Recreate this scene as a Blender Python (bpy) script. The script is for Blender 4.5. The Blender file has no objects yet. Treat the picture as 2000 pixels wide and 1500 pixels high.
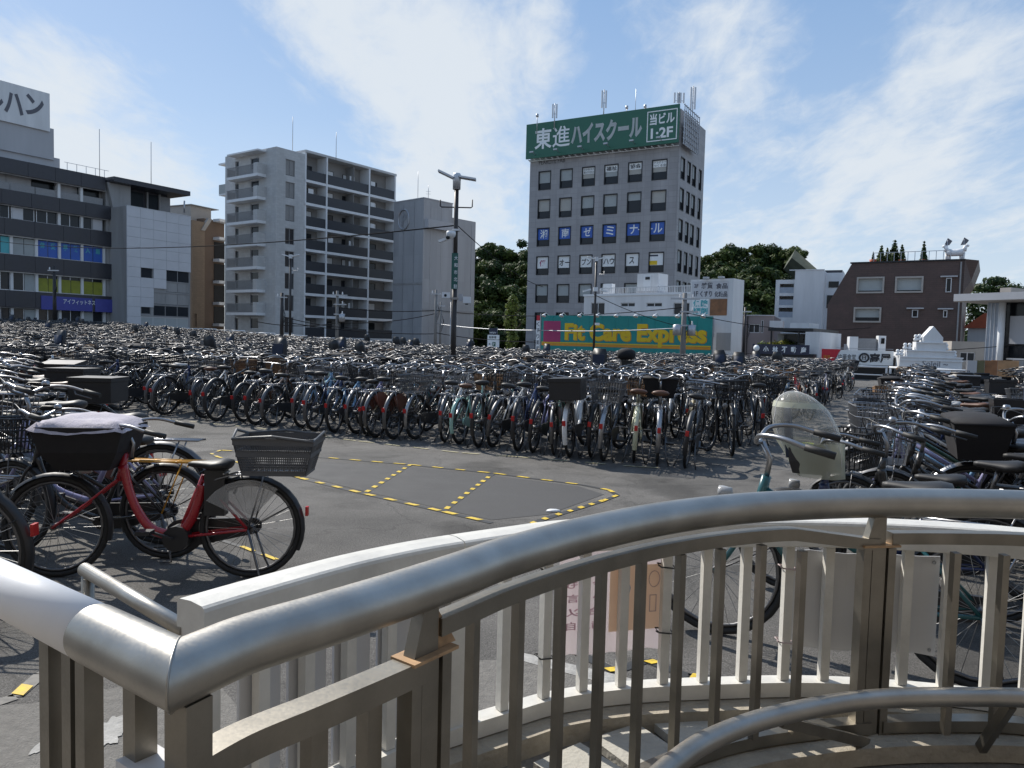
import bpy, bmesh, math, random
import numpy as np
from mathutils import Vector, Matrix, Quaternion
R = math.radians
S = bpy.context.scene
COL = S.collection
rnd = random.Random(7)

# ------------------------------------------------------------------ camera
F, CAMZ = 1480.0, 1.62
cd = bpy.data.cameras.new('camera'); cam = bpy.data.objects.new('camera', cd); COL.objects.link(cam)
cd.sensor_width = 36; cd.lens = 36 * F / 2000; cd.clip_start = .02; cd.clip_end = 3000
PITCH, ROLL = math.atan(86 / F), R(1.45)
RM = Matrix.Rotation(math.pi / 2 - PITCH, 3, 'X') @ Matrix.Rotation(ROLL, 3, 'Z')
cam.matrix_world = Matrix.Translation((0, 0, CAMZ)) @ RM.to_4x4()
S.camera = cam

def ray(px, py):
    return RM @ Vector(((px - 1000) / F, -(py - 750) / F, -1))
def P(px, py, d):                       # the point of that line of sight at distance d straight ahead
    r = ray(px, py); return Vector((0, 0, CAMZ)) + r * (d / r.y)
def G(px, py, z=0.0):                   # where that line of sight meets the level z
    r = ray(px, py); return Vector((0, 0, CAMZ)) + r * ((z - CAMZ) / r.z)

# ------------------------------------------------------------------ light
SUN_AZ, SUN_EL = R(-42), R(43)
sd = bpy.data.lights.new('sun', 'SUN'); sun = bpy.data.objects.new('sun', sd); COL.objects.link(sun)
sd.energy = 4.2; sd.angle = R(.53); sd.color = (1, .95, .87)
to_sun = Vector((math.sin(SUN_AZ) * math.cos(SUN_EL), math.cos(SUN_AZ) * math.cos(SUN_EL), math.sin(SUN_EL)))
sun.rotation_euler = to_sun.to_track_quat('Z', 'Y').to_euler()
sun.location = (0, 0, 60)
S.view_settings.view_transform = 'Standard'; S.view_settings.look = 'None'
S.view_settings.exposure = 0.36; S.view_settings.gamma = 1; S.view_settings.use_curve_mapping = False

W = bpy.data.worlds.new('World'); S.world = W; W.use_nodes = True
wt = W.node_tree; wn = wt.nodes; wl = wt.links
bg = wn['Background']; bg.inputs['Strength'].default_value = .105
sky = wn.new('ShaderNodeTexSky'); sky.sky_type = 'NISHITA'; sky.sun_disc = False
sky.sun_elevation = SUN_EL; sky.sun_rotation = SUN_AZ; sky.air_density = 1.0; sky.dust_density = .6; sky.ozone_density = 1.6
def wnode(t, **k):
    n = wn.new(t)
    for a, b in k.items(): setattr(n, a, b)
    return n
def wmath(op, a, b=None, c=None):
    n = wnode('ShaderNodeMath', operation=op)
    for i, v in enumerate((a, b, c)):
        if v is None: continue
        if isinstance(v, (int, float)): n.inputs[i].default_value = v
        else: wl.new(v, n.inputs[i])
    return n.outputs[0]
tc = wnode('ShaderNodeTexCoord')
sep = wnode('ShaderNodeSeparateXYZ'); wl.new(tc.outputs['Generated'], sep.inputs[0])
den = wmath('ADD', wmath('MAXIMUM', sep.outputs[2], 0.0), .16)
cx = wmath('DIVIDE', sep.outputs[0], den); cy = wmath('DIVIDE', sep.outputs[1], den)
comb = wnode('ShaderNodeCombineXYZ'); wl.new(cx, comb.inputs[0]); wl.new(cy, comb.inputs[1])
def wnoise(rot, scale, loc, nscale, detail, rough, dist):
    mp = wnode('ShaderNodeMapping'); wl.new(comb.outputs[0], mp.inputs[0])
    mp.inputs['Rotation'].default_value = (0, 0, rot); mp.inputs['Scale'].default_value = scale; mp.inputs['Location'].default_value = loc
    n = wnode('ShaderNodeTexNoise'); n.inputs['Scale'].default_value = nscale; n.inputs['Detail'].default_value = detail
    n.inputs['Roughness'].default_value = rough; n.inputs['Distortion'].default_value = dist
    wl.new(mp.outputs[0], n.inputs['Vector']); return n.outputs[0]
n_big = wnoise(R(20), (1, .7, 1), (3.1, 1.7, 0), 1.6, 5, .5, .4)
n_str = wnoise(R(-35), (1, .38, 1), (.6, 4.2, 0), 4.2, 10, .62, .7)
n_fin = wnoise(R(40), (1, .6, 1), (7, 2, 0), 13.0, 8, .62, .5)
field = wmath('ADD', wmath('MULTIPLY', n_big, .30), wmath('ADD', wmath('MULTIPLY', n_str, .52), wmath('MULTIPLY', n_fin, .32)))
# where the photograph's cloud banks stand: (pixel direction, angular radius, weight)
bias = None
for (px, py, r0, wgt) in [(620, 40, 7, .13), (760, 110, 9, .17), (960, 90, 8, .17), (1060, 110, 5, .10), (830, 250, 7, .13), (900, 380, 7, .15), (80, 200, 7, .20), (230, 260, 8, .20), (330, 370, 5, .12), (20, 150, 5, .10),
                          (1310, 110, 7, .11), (1450, 60, 6, .09), (1800, 210, 8, .10), (1690, 300, 6, .09), (1590, 430, 8, .16), (1900, 410, 8, .13), (1450, 250, 5, .08), (1930, 150, 6, .08), (830, 500, 8, .16), (1420, 430, 5, .06),
                          (280, 60, 11, -.18), (520, 250, 8, -.20), (640, 300, 7, -.12), (1180, 200, 5, -.16), (1160, 60, 3, -.06), (1640, 60, 5, -.16), (1500, 340, 5, -.12), (1700, 420, 3, -.06), (1640, 180, 4, -.10), (600, 480, 9, -.12), (1960, 280, 3, -.10)]:
    c = ray(px, py).normalized()
    dt = wnode('ShaderNodeVectorMath', operation='DOT_PRODUCT'); wl.new(tc.outputs['Generated'], dt.inputs[0]); dt.inputs[1].default_value = c
    mr = wnode('ShaderNodeMapRange'); mr.interpolation_type = 'SMOOTHSTEP'; wl.new(dt.outputs['Value'], mr.inputs[0])
    mr.inputs[1].default_value = math.cos(R(r0)); mr.inputs[2].default_value = 1.0
    mr.inputs[3].default_value = 0; mr.inputs[4].default_value = wgt * .76
    bias = mr.outputs[0] if bias is None else wmath('ADD', bias, mr.outputs[0])
field = wmath('ADD', field, bias)
mk = wnode('ShaderNodeMapRange'); mk.interpolation_type = 'SMOOTHSTEP'; wl.new(field, mk.inputs[0])
mk.inputs[1].default_value = .50; mk.inputs[2].default_value = .86; mk.inputs[3].default_value = 0; mk.inputs[4].default_value = .90
hz = wnode('ShaderNodeMapRange'); wl.new(sep.outputs[2], hz.inputs[0])          # thin veil low over the roofs
hz.inputs[1].default_value = 0; hz.inputs[2].default_value = .26; hz.inputs[3].default_value = .42; hz.inputs[4].default_value = .0
mask = wmath('MAXIMUM', mk.outputs[0], wmath('MULTIPLY', hz.outputs[0], 1.0))
mixc = wnode('ShaderNodeMix', data_type='RGBA'); wl.new(mask, mixc.inputs[0])
hsv = wnode('ShaderNodeHueSaturation'); hsv.inputs['Saturation'].default_value = 1.1; hsv.inputs['Value'].default_value = .9
wl.new(sky.outputs[0], hsv.inputs['Color'])
gr = wnode('ShaderNodeValToRGB'); wl.new(sep.outputs[2], gr.inputs[0])                    # clear-sky blue by elevation, softens the sky model's bright horizon
gr.color_ramp.elements[0].position = 0; gr.color_ramp.elements[0].color = (.43, .52, .63, 1)
gr.color_ramp.elements[1].position = .45; gr.color_ramp.elements[1].color = (.19, .315, .52, 1)
grs = wnode('ShaderNodeVectorMath', operation='SCALE'); wl.new(gr.outputs[0], grs.inputs[0]); grs.inputs['Scale'].default_value = 11.0
mixb = wnode('ShaderNodeMix', data_type='RGBA'); mixb.inputs[0].default_value = .68; wl.new(hsv.outputs[0], mixb.inputs[6]); wl.new(grs.outputs[0], mixb.inputs[7])
wl.new(mixb.outputs[2], mixc.inputs[6])
mixc.inputs[7].default_value = (5.7, 6.1, 6.5, 1)
wl.new(mixc.outputs[2], bg.inputs['Color'])

# ------------------------------------------------------------------ mesh helper
class MB:
    def __init__(s): s.v = []; s.f = []; s.m = []; s.sm = []
    def add(s, vs, fs, mat=0, smooth=False, M=None):
        o = len(s.v)
        if M is not None: vs = [tuple(M @ Vector(v)) for v in vs]
        s.v += [tuple(v) for v in vs]
        for f in fs: s.f.append([i + o for i in f]); s.m.append(mat); s.sm.append(smooth)
        return s
    def box(s, x0, x1, y0, y1, z0, z1, mat=0, M=None):
        return s.add([(x0, y0, z0), (x1, y0, z0), (x1, y1, z0), (x0, y1, z0), (x0, y0, z1), (x1, y0, z1), (x1, y1, z1), (x0, y1, z1)],
                     [(0, 3, 2, 1), (4, 5, 6, 7), (0, 1, 5, 4), (1, 2, 6, 5), (2, 3, 7, 6), (3, 0, 4, 7)], mat, False, M)
    def bar(s, p, q, w, h, mat=0, up=(0, 0, 1)):      # a rectangular bar from p to q
        p = Vector(p); q = Vector(q); d = (q - p); L = d.length
        if L < 1e-6: return s
        d /= L; up = Vector(up)
        if abs(d.dot(up)) > .99: up = Vector((0, 1, 0))
        x = d.cross(up).normalized(); z = x.cross(d)
        vs = []
        for c in (p, q):
            for a, b in ((-1, -1), (1, -1), (1, 1), (-1, 1)): vs.append(c + x * (a * w / 2) + z * (b * h / 2))
        return s.add(vs, [(0, 3, 2, 1), (4, 5, 6, 7), (0, 1, 5, 4), (1, 2, 6, 5), (2, 3, 7, 6), (3, 0, 4, 7)], mat)
    def quad(s, *p, mat=0, M=None): return s.add(p, [tuple(range(len(p)))], mat, False, M)
    def tube(s, pts, r, n=8, mat=0, cap=True, closed=False, smooth=True, endplanes=None):
        pts = [Vector(p) for p in pts]; k = len(pts)
        rs = r if isinstance(r, (list, tuple)) else [r] * k
        tang = []
        for i in range(k):
            a = pts[i - 1] if (i > 0 or closed) else pts[i]; b = pts[(i + 1) % k] if (i < k - 1 or closed) else pts[i]
            t = (b - a); tang.append(t.normalized() if t.length > 1e-9 else Vector((0, 0, 1)))
        u = tang[0].orthogonal().normalized()
        if abs(tang[0].z) < .95: u = tang[0].cross(Vector((0, 0, 1))).normalized()
        vs = []
        for i in range(k):
            t = tang[i]; u = (u - t * u.dot(t)); u = u.normalized() if u.length > 1e-6 else t.orthogonal().normalized()
            w = t.cross(u)
            for j in range(n):
                a = 2 * math.pi * j / n; vs.append(pts[i] + (u * math.cos(a) + w * math.sin(a)) * rs[i])
        if endplanes:
            for end, nrm in endplanes.items():
                i = 0 if end == 0 else k - 1; nrm = Vector(nrm)
                for j in range(n):
                    p = vs[i * n + j]; vs[i * n + j] = p + tang[i] * ((pts[i] - p).dot(nrm) / tang[i].dot(nrm))
        fs = []
        for i in range(k if closed else k - 1):
            a = i * n; b = ((i + 1) % k) * n
            for j in range(n): fs.append((a + j, a + (j + 1) % n, b + (j + 1) % n, b + j))
        s.add(vs, fs, mat, smooth)
        if cap and not closed:
            o = len(s.v) - k * n
            s.f.append([o + j for j in range(n)][::-1]); s.m.append(mat); s.sm.append(False)
            s.f.append([o + (k - 1) * n + j for j in range(n)]); s.m.append(mat); s.sm.append(False)
        return s
    def lathe(s, prof, n=12, M=None, mat=0, smooth=True):   # (r, z) profile round z
        vs = []; fs = []
        for r, z in prof:
            for j in range(n):
                a = 2 * math.pi * j / n; vs.append((r * math.cos(a), r * math.sin(a), z))
        for i in range(len(prof) - 1):
            for j in range(n): fs.append((i * n + j, i * n + (j + 1) % n, (i + 1) * n + (j + 1) % n, (i + 1) * n + j))
        return s.add(vs, fs, mat, smooth, M)
    def loft(s, rings, mat=0, smooth=True, cap=True, closed_ring=True):
        n = len(rings[0]); vs = [p for r in rings for p in r]; fs = []
        for i in range(len(rings) - 1):
            for j in range(n if closed_ring else n - 1):
                fs.append((i * n + j, i * n + (j + 1) % n, (i + 1) * n + (j + 1) % n, (i + 1) * n + j))
        if cap and closed_ring: fs.append(tuple(range(n))[::-1]); fs.append(tuple(range((len(rings) - 1) * n, len(rings) * n)))
        return s.add(vs, fs, mat, smooth)
    def prism(s, poly, y0, y1, mat=0, M=None):              # polygon in (x, z), extruded along y
        n = len(poly); vs = [(x, y0, z) for x, z in poly] + [(x, y1, z) for x, z in poly]
        fs = [tuple(range(n)), tuple(range(n, 2 * n))[::-1]] + [(i, i + n, (i + 1) % n + n, (i + 1) % n) for i in range(n)]
        return s.add(vs, fs, mat, False, M)
    def mesh(s, name, mats):
        me = bpy.data.meshes.new(name); me.from_pydata(s.v, [], s.f)
        for m in (mats if isinstance(mats, (list, tuple)) else [mats]): me.materials.append(m)
        me.polygons.foreach_set('material_index', s.m); me.polygons.foreach_set('use_smooth', s.sm)
        me.update(); return me
    def build(s, name, mats, parent=None, loc=None):
        o = bpy.data.objects.new(name, s.mesh(name, mats)); COL.objects.link(o)
        if parent is not None: o.parent = parent
        if loc is not None: o.location = loc
        return o

def link(name, me, parent=None, loc=(0, 0, 0), rz=0):
    o = bpy.data.objects.new(name, me); COL.objects.link(o); o.location = loc; o.rotation_euler = (0, 0, rz)
    if parent is not None: o.parent = parent
    return o
def tag(o, label, cat, group=None, kind=None):
    o['label'] = label; o['category'] = cat
    if group: o['group'] = group
    if kind: o['kind'] = kind
    return o
def thing(name, label, cat, loc=(0, 0, 0), rz=0, group=None):
    o = bpy.data.objects.new(name, None); COL.objects.link(o); o.empty_display_size = .2
    o.location = loc; o.rotation_euler = (0, 0, rz)
    return tag(o, label, cat, group)
def struct(o, label=None, cat=None):
    o['kind'] = 'structure'
    if label: o['label'] = label
    if cat: o['category'] = cat
    return o

# ------------------------------------------------------------------ materials
def mat(name, col, rough=.6, metal=0, var=.12, scale=1.5, bump=0, bscale=40, streak=False, spec=.5, world=True, alpha=1, coat=0, emit=0, trans=0, tiles=None):
    m = bpy.data.materials.new(name); m.use_nodes = True; t = m.node_tree; n = t.nodes; l = t.links
    b = n['Principled BSDF']; b.inputs['Roughness'].default_value = rough; b.inputs['Metallic'].default_value = metal
    b.inputs['Specular IOR Level'].default_value = spec; b.inputs['Coat Weight'].default_value = coat
    if alpha < 1: b.inputs['Alpha'].default_value = alpha
    if trans: b.inputs['Transmission Weight'].default_value = trans
    c = (*col, 1)
    if var or bump:
        tcn = n.new('ShaderNodeTexCoord'); vec = tcn.outputs['Object']
        if world: g = n.new('ShaderNodeNewGeometry'); vec = g.outputs['Position']
    if var:
        src = vec
        if streak:
            mp = n.new('ShaderNodeMapping'); mp.inputs['Scale'].default_value = (1, 1, .12); l.new(vec, mp.inputs[0]); src = mp.outputs[0]
        nz = n.new('ShaderNodeTexNoise'); nz.inputs['Scale'].default_value = scale; nz.inputs['Detail'].default_value = 6; nz.inputs['Roughness'].default_value = .65
        l.new(src, nz.inputs['Vector'])
        mr = n.new('ShaderNodeMapRange'); l.new(nz.outputs[0], mr.inputs[0]); mr.inputs[1].default_value = .3; mr.inputs[2].default_value = .7
        mr.inputs[3].default_value = 1 - var; mr.inputs[4].default_value = 1 + var
        mx = n.new('ShaderNodeVectorMath'); mx.operation = 'SCALE'; mx.inputs[0].default_value = col; l.new(mr.outputs[0], mx.inputs['Scale'])
        l.new(mx.outputs[0], b.inputs['Base Color'])
        r2 = n.new('ShaderNodeMapRange'); l.new(nz.outputs[0], r2.inputs[0]); r2.inputs[1].default_value = .3; r2.inputs[2].default_value = .7
        r2.inputs[3].default_value = max(.03, rough * .85); r2.inputs[4].default_value = min(1, rough * 1.15); l.new(r2.outputs[0], b.inputs['Roughness'])
    else: b.inputs['Base Color'].default_value = c
    if tiles:
        tw, th, dark, rel = tiles
        tcn2 = n.new('ShaderNodeTexCoord'); sp = n.new('ShaderNodeSeparateXYZ'); l.new(tcn2.outputs['Object'], sp.inputs[0])
        ad = n.new('ShaderNodeMath'); l.new(sp.outputs[0], ad.inputs[0]); l.new(sp.outputs[1], ad.inputs[1]); cb = n.new('ShaderNodeCombineXYZ'); l.new(ad.outputs[0], cb.inputs[0]); l.new(sp.outputs[2], cb.inputs[1])
        br = n.new('ShaderNodeTexBrick'); l.new(cb.outputs[0], br.inputs['Vector']); br.offset = rel; br.inputs['Scale'].default_value = 1; br.inputs['Brick Width'].default_value = tw; br.inputs['Row Height'].default_value = th
        br.inputs['Mortar Size'].default_value = .03 * min(tw, th) + .008; br.inputs['Color1'].default_value = (1, 1, 1, 1); br.inputs['Color2'].default_value = (.88, .88, .88, 1); br.inputs['Mortar'].default_value = (dark, dark, dark, 1)
        mm = n.new('ShaderNodeMix'); mm.data_type = 'RGBA'; mm.blend_type = 'MULTIPLY'; mm.inputs[0].default_value = 1
        prev = b.inputs['Base Color'].links[0].from_socket; l.new(prev, mm.inputs[6]); l.new(br.outputs['Color'], mm.inputs[7]); l.new(mm.outputs[2], b.inputs['Base Color'])
    if bump:
        nb = n.new('ShaderNodeTexNoise'); nb.inputs['Scale'].default_value = bscale; nb.inputs['Detail'].default_value = 4; l.new(vec, nb.inputs['Vector'])
        bp = n.new('ShaderNodeBump'); bp.inputs['Strength'].default_value = bump; bp.inputs['Distance'].default_value = .01; l.new(nb.outputs[0], bp.inputs['Height'])
        l.new(bp.outputs[0], b.inputs['Normal'])
    if emit: b.inputs['Emission Color'].default_value = c; b.inputs['Emission Strength'].default_value = emit
    return m

_txt = {}
def text_mesh(body, size=1.0, bold=0.0, ext=0.0, xs=1.0, align='LEFT', shear=0):
    key = (body, size, bold, ext, xs, align, shear)
    if key in _txt: return _txt[key]
    cu = bpy.data.curves.new('lettering', 'FONT'); cu.body = body; cu.size = size; cu.offset = bold; cu.extrude = ext; cu.align_x = align
    cu.resolution_u = 3; cu.shear = shear
    o = bpy.data.objects.new('lettering', cu); COL.objects.link(o)
    me = bpy.data.meshes.new_from_object(o.evaluated_get(bpy.context.evaluated_depsgraph_get()))
    bpy.data.objects.remove(o); bpy.data.curves.remove(cu)
    if len(me.vertices):
        co = np.empty(len(me.vertices) * 3, np.float32); me.vertices.foreach_get('co', co); co = co.reshape(-1, 3)
        co[:, 0] *= xs; me.vertices.foreach_set('co', co.ravel())
    _txt[key] = me; return me
def text_fit(body, w, h, bold=0.02, ext=.01):   # lettering in a w by h box, lower left corner at the origin, standing up in x z
    src = text_mesh(body, 1.0, bold, 0); me = src.copy()
    co = np.empty(len(me.vertices) * 3, np.float32); me.vertices.foreach_get('co', co); co = co.reshape(-1, 3)
    mn = co.min(0); mxx = co.max(0)
    out = np.zeros_like(co); out[:, 0] = (co[:, 0] - mn[0]) / max(1e-6, mxx[0] - mn[0]) * w; out[:, 2] = (co[:, 1] - mn[1]) / max(1e-6, mxx[1] - mn[1]) * h
    me.vertices.foreach_set('co', out.ravel()); me.update(); return me
def put_text(body, parent, x, y, z, w, h, m, bold=.02, rz=0, name='lettering'):
    me = text_fit(body, w, h, bold); me.materials.clear(); me.materials.append(m)
    return link(name, me, parent, (x, y, z), rz)
# ------------------------------------------------------------------ shared materials
def rise(x, y): return min(1.1, .00064 * max(0, -x) * max(0, y - 12))
M = {}
M['glass'] = mat('window_glass', (.022, .026, .032), .12, 0, 0, spec=.28)
M['glass_dark'] = mat('dark_glass', (.010, .012, .015), .15, 0, 0, spec=.3)
M['blind'] = mat('roller_blind', (.36, .385, .385), .7, 0, .06, 2)
M['blind2'] = mat('warm_roller_blind', (.40, .39, .36), .7, 0, .06, 2)
M['black_frame'] = mat('black_window_frame', (.02, .021, .024), .45, .3, .1, 3)
M['alu'] = mat('aluminium_frame', (.55, .56, .58), .45, .6, .08, 3)
M['white_paint'] = mat('white_wall_paint', (.66, .66, .66), .65, 0, .13, .9, .25, 8, streak=True)
M['white'] = mat('white_plastic', (.72, .73, .74), .45, 0, .05, 2)
M['tower'] = mat('tower_grey_tile', (.34, .33, .335), .6, 0, .17, .5, .3, 12, streak=True, tiles=(.9, .6, .80, 0))
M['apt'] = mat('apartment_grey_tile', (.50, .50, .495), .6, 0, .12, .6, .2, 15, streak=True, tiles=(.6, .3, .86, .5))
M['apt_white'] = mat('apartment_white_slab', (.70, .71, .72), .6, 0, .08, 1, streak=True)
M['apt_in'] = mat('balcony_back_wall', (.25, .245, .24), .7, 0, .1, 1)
M['dark_rail'] = mat('dark_balustrade_glass', (.030, .033, .040), .45, 0, .1, 2)
M['grey_rail'] = mat('grey_mesh_balustrade', (.25, .25, .255), .5, .2, .12, 8)
M['dark_band'] = mat('dark_spandrel_panel', (.042, .042, .05), .38, .2, .14, .8, .1, 6)
M['concrete'] = mat('concrete', (.29, .285, .28), .8, 0, .2, .7, .35, 14, streak=True)
M['pale_grey'] = mat('pale_grey_cladding', (.42, .42, .435), .65, 0, .09, .5, .2, 9, streak=True)
M['panel'] = mat('white_facade_panel', (.56, .56, .58), .5, 0, .06, .6)
M['parking'] = mat('parking_tower_sheet', (.38, .38, .39), .5, .1, .11, .6, .1, 10, streak=True, tiles=(1.0, 3.0, .9, 0))
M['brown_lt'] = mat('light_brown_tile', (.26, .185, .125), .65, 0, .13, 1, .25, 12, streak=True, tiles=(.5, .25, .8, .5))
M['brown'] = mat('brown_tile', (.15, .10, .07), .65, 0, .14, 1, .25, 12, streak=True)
M['maroon'] = mat('dark_maroon_tile', (.085, .050, .042), .5, 0, .22, 1.2, .3, 25, tiles=(.45, .15, .7, .5))
M['green_sign'] = mat('green_sign_sheet', (.024, .125, .080), .45, 0, .08, .5)
M['letter_white'] = mat('white_sign_lettering', (.78, .80, .80), .5, 0, .04, 2)
M['letter_black'] = mat('black_sign_lettering', (.03, .03, .035), .5, 0, .05, 2)
M['letter_dark'] = mat('dark_grey_lettering', (.10, .10, .12), .5, 0, .05, 2)
M['blue_film'] = mat('blue_window_film', (.03, .11, .45), .4, 0, .08, 1)
M['navy'] = mat('navy_sign', (.022, .026, .055), .45, 0, .1, 1)
M['blue_sign'] = mat('blue_violet_banner', (.06, .065, .30), .5, 0, .12, 1.5)
M['yellowgreen'] = mat('yellow_green_poster', (.26, .27, .03), .6, 0, .18, 1.5)
M['teal'] = mat('teal_sign_sheet', (.008, .235, .22), .45, 0, .08, .8)
M['magenta'] = mat('magenta_square', (.37, .035, .13), .5, 0, .08, 1)
M['orange'] = mat('orange_stripe', (.62, .26, .02), .5, 0, .08, 1)
M['yellow'] = mat('yellow_lettering', (.70, .47, .01), .5, 0, .08, 1)
M['turquoise'] = mat('turquoise_print', (.09, .42, .46), .5, 0, .08, 2)
M['pic_brown'] = mat('brown_photo_print', (.25, .11, .045), .5, 0, .45, 1.3)
M['red'] = mat('red_sign_sheet', (.55, .02, .04), .45, 0, .08, 1)
M['steel_grey'] = mat('galvanised_steel', (.42, .43, .45), .45, .8, .12, 3)
M['pole_dark'] = mat('dark_brown_pole_paint', (.035, .030, .028), .45, .2, .15, 2)
M['pole_con'] = mat('concrete_utility_pole', (.20, .195, .19), .85, 0, .15, 2, .2, 20)
M['wire'] = mat('black_cable', (.02, .02, .022), .95, 0, 0, spec=.05)
M['gravel_roof'] = mat('roof_membrane', (.30, .30, .29), .9, 0, .15, 1)
M['pink_wall'] = mat('faded_pink_render', (.25, .215, .215), .8, 0, .1, .8, .2, 12, streak=True)
M['blue_grey'] = mat('blue_grey_curtain', (.30, .34, .40), .4, .1, .15, 2)
M['beige'] = mat('beige_render', (.37, .34, .31), .75, 0, .1, 1)
M['terracotta'] = mat('red_roof_tile', (.48, .12, .06), .7, 0, .15, 3)
M['bark'] = mat('tree_bark', (.07, .05, .035), .9, 0, .25, 4, .5, 20, world=False)

def leafmat(name, c1, c2):
    m = bpy.data.materials.new(name); m.use_nodes = True; n = m.node_tree.nodes; l = m.node_tree.links; b = n['Principled BSDF']
    b.inputs['Roughness'].default_value = .6; b.inputs['Specular IOR Level'].default_value = .25
    g = n.new('ShaderNodeNewGeometry'); cr = n.new('ShaderNodeValToRGB'); l.new(g.outputs['Random Per Island'], cr.inputs[0])
    cr.color_ramp.elements[0].color = (*c1, 1); cr.color_ramp.elements[1].color = (*c2, 1); l.new(cr.outputs[0], b.inputs['Base Color'])
    tr = n.new('ShaderNodeBsdfTranslucent'); l.new(cr.outputs[0], tr.inputs[0]); mx = n.new('ShaderNodeMixShader'); mx.inputs[0].default_value = .25
    l.new(b.outputs[0], mx.inputs[1]); l.new(tr.outputs[0], mx.inputs[2]); l.new(mx.outputs[0], n['Material Output'].inputs[0]); return m
M['leaf'] = leafmat('broadleaf_foliage', (.024, .046, .011), (.10, .135, .03))
M['leaf_dark'] = leafmat('dark_evergreen_foliage', (.016, .034, .010), (.05, .082, .022))
M['leaf_lt'] = leafmat('light_creeper_foliage', (.06, .10, .02), (.16, .20, .05))
M['leaf_gold'] = leafmat('yellow_green_shrub_foliage', (.10, .12, .012), (.24, .23, .03))

# ------------------------------------------------------------------ ground and hill
asph = bpy.data.materials.new('weathered_asphalt'); asph.use_nodes = True
def _asph():
    n = asph.node_tree.nodes; l = asph.node_tree.links; b = n['Principled BSDF']
    g = n.new('ShaderNodeNewGeometry'); V = g.outputs['Position']
    def nz(sc, det, ro=.6):
        x = n.new('ShaderNodeTexNoise'); x.inputs['Scale'].default_value = sc; x.inputs['Detail'].default_value = det; x.inputs['Roughness'].default_value = ro
        l.new(V, x.inputs['Vector']); return x.outputs[0]
    big = nz(.35, 5); mid = nz(2.2, 6, .7); fine = nz(55, 3, .8); grit = nz(260, 2, .8)
    cr = n.new('ShaderNodeValToRGB'); l.new(big, cr.inputs[0])
    cr.color_ramp.elements[0].position = .33; cr.color_ramp.elements[0].color = (.078, .074, .069, 1)
    cr.color_ramp.elements[1].position = .68; cr.color_ramp.elements[1].color = (.150, .141, .130, 1)
    def mr(s, a, bb, lo=.3, hi=.7):
        x = n.new('ShaderNodeMapRange'); l.new(s, x.inputs[0]); x.inputs[1].default_value = lo; x.inputs[2].default_value = hi; x.inputs[3].default_value = a; x.inputs[4].default_value = bb; return x.outputs[0]
    def mul(a, s):
        x = n.new('ShaderNodeVectorMath'); x.operation = 'SCALE'; l.new(a, x.inputs[0]); l.new(s, x.inputs['Scale']); return x.outputs[0]
    c = mul(mul(mul(mul(cr.outputs[0], mr(mid, .74, 1.24)), mr(fine, .70, 1.30)), mr(grit, .5, 1.6)), mr(nz(110, 2, .9), .62, 1.5, .35, .68))
    c = mul(c, mr(nz(.9, 4, .55), .62, 1.0, .36, .46))
    # cracks and old seams
    vo = n.new('ShaderNodeTexVoronoi'); vo.feature = 'DISTANCE_TO_EDGE'; vo.inputs['Scale'].default_value = .42; vo.inputs['Randomness'].default_value = .9
    ad = n.new('ShaderNodeVectorMath'); ad.operation = 'ADD'
    nn = n.new('ShaderNodeTexNoise'); nn.inputs['Scale'].default_value = 1.7; nn.inputs['Detail'].default_value = 5; l.new(V, nn.inputs['Vector'])
    l.new(V, ad.inputs[0]); l.new(nn.outputs['Color'], ad.inputs[1]); l.new(ad.outputs[0], vo.inputs['Vector'])
    c = mul(c, mr(vo.outputs['Distance'], .72, 1, .0, .009)); l.new(c, b.inputs['Base Color'])
    l.new(mr(mid, .78, .97), b.inputs['Roughness']); b.inputs['Specular IOR Level'].default_value = .3
    bp = n.new('ShaderNodeBump'); bp.inputs['Strength'].default_value = .7; bp.inputs['Distance'].default_value = .006; l.new(grit, bp.inputs['Height']); l.new(bp.outputs[0], b.inputs['Normal'])
_asph()
gb = MB(); xs = [-900, -300, -120] + [-80 + 4 * i for i in range(41)] + [120, 300, 900]; ys = [-300, -60] + [-20 + 4 * i for i in range(31)] + [140, 200, 400, 1500]
vs = [(x, y, rise(x, y) if (x > -121 and y < 141) else (1.1 if x < 0 and y > 12 else 0)) for y in ys for x in xs]
nx = len(xs); gb.add(vs, [(j * nx + i, j * nx + i + 1, (j + 1) * nx + i + 1, (j + 1) * nx + i) for j in range(len(ys) - 1) for i in range(nx - 1)], 0, True)
struct(gb.build('ground', asph), 'asphalt parking lot ground running back to the street', 'ground')

hb = MB(); hm = mat('hill_soil', (.035, .045, .02), .95, 0, .3, .2, .5, 1)
def hillz(x, y):
    a = 15.5 * math.exp(-(((x + 13) / 18) ** 2 + ((y - 170) / 30) ** 2)); b = 19 * math.exp(-(((x - 50) / 24) ** 2 + ((y - 160) / 32) ** 2))
    return a + b - .5
hx = [-80 + 5 * i for i in range(46)]; hy = [112 + 6 * i for i in range(20)]
hb.add([(x, y, hillz(x, y) * (0 if (j in (0, 19)) else 1)) for j, y in enumerate(hy) for x in hx],
       [(j * 46 + i, j * 46 + i + 1, (j + 1) * 46 + i + 1, (j + 1) * 46 + i) for j in range(19) for i in range(45)], 0, True)
struct(hb.build('hill', hm), 'wooded hill rising behind the buildings', 'hill')

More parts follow.
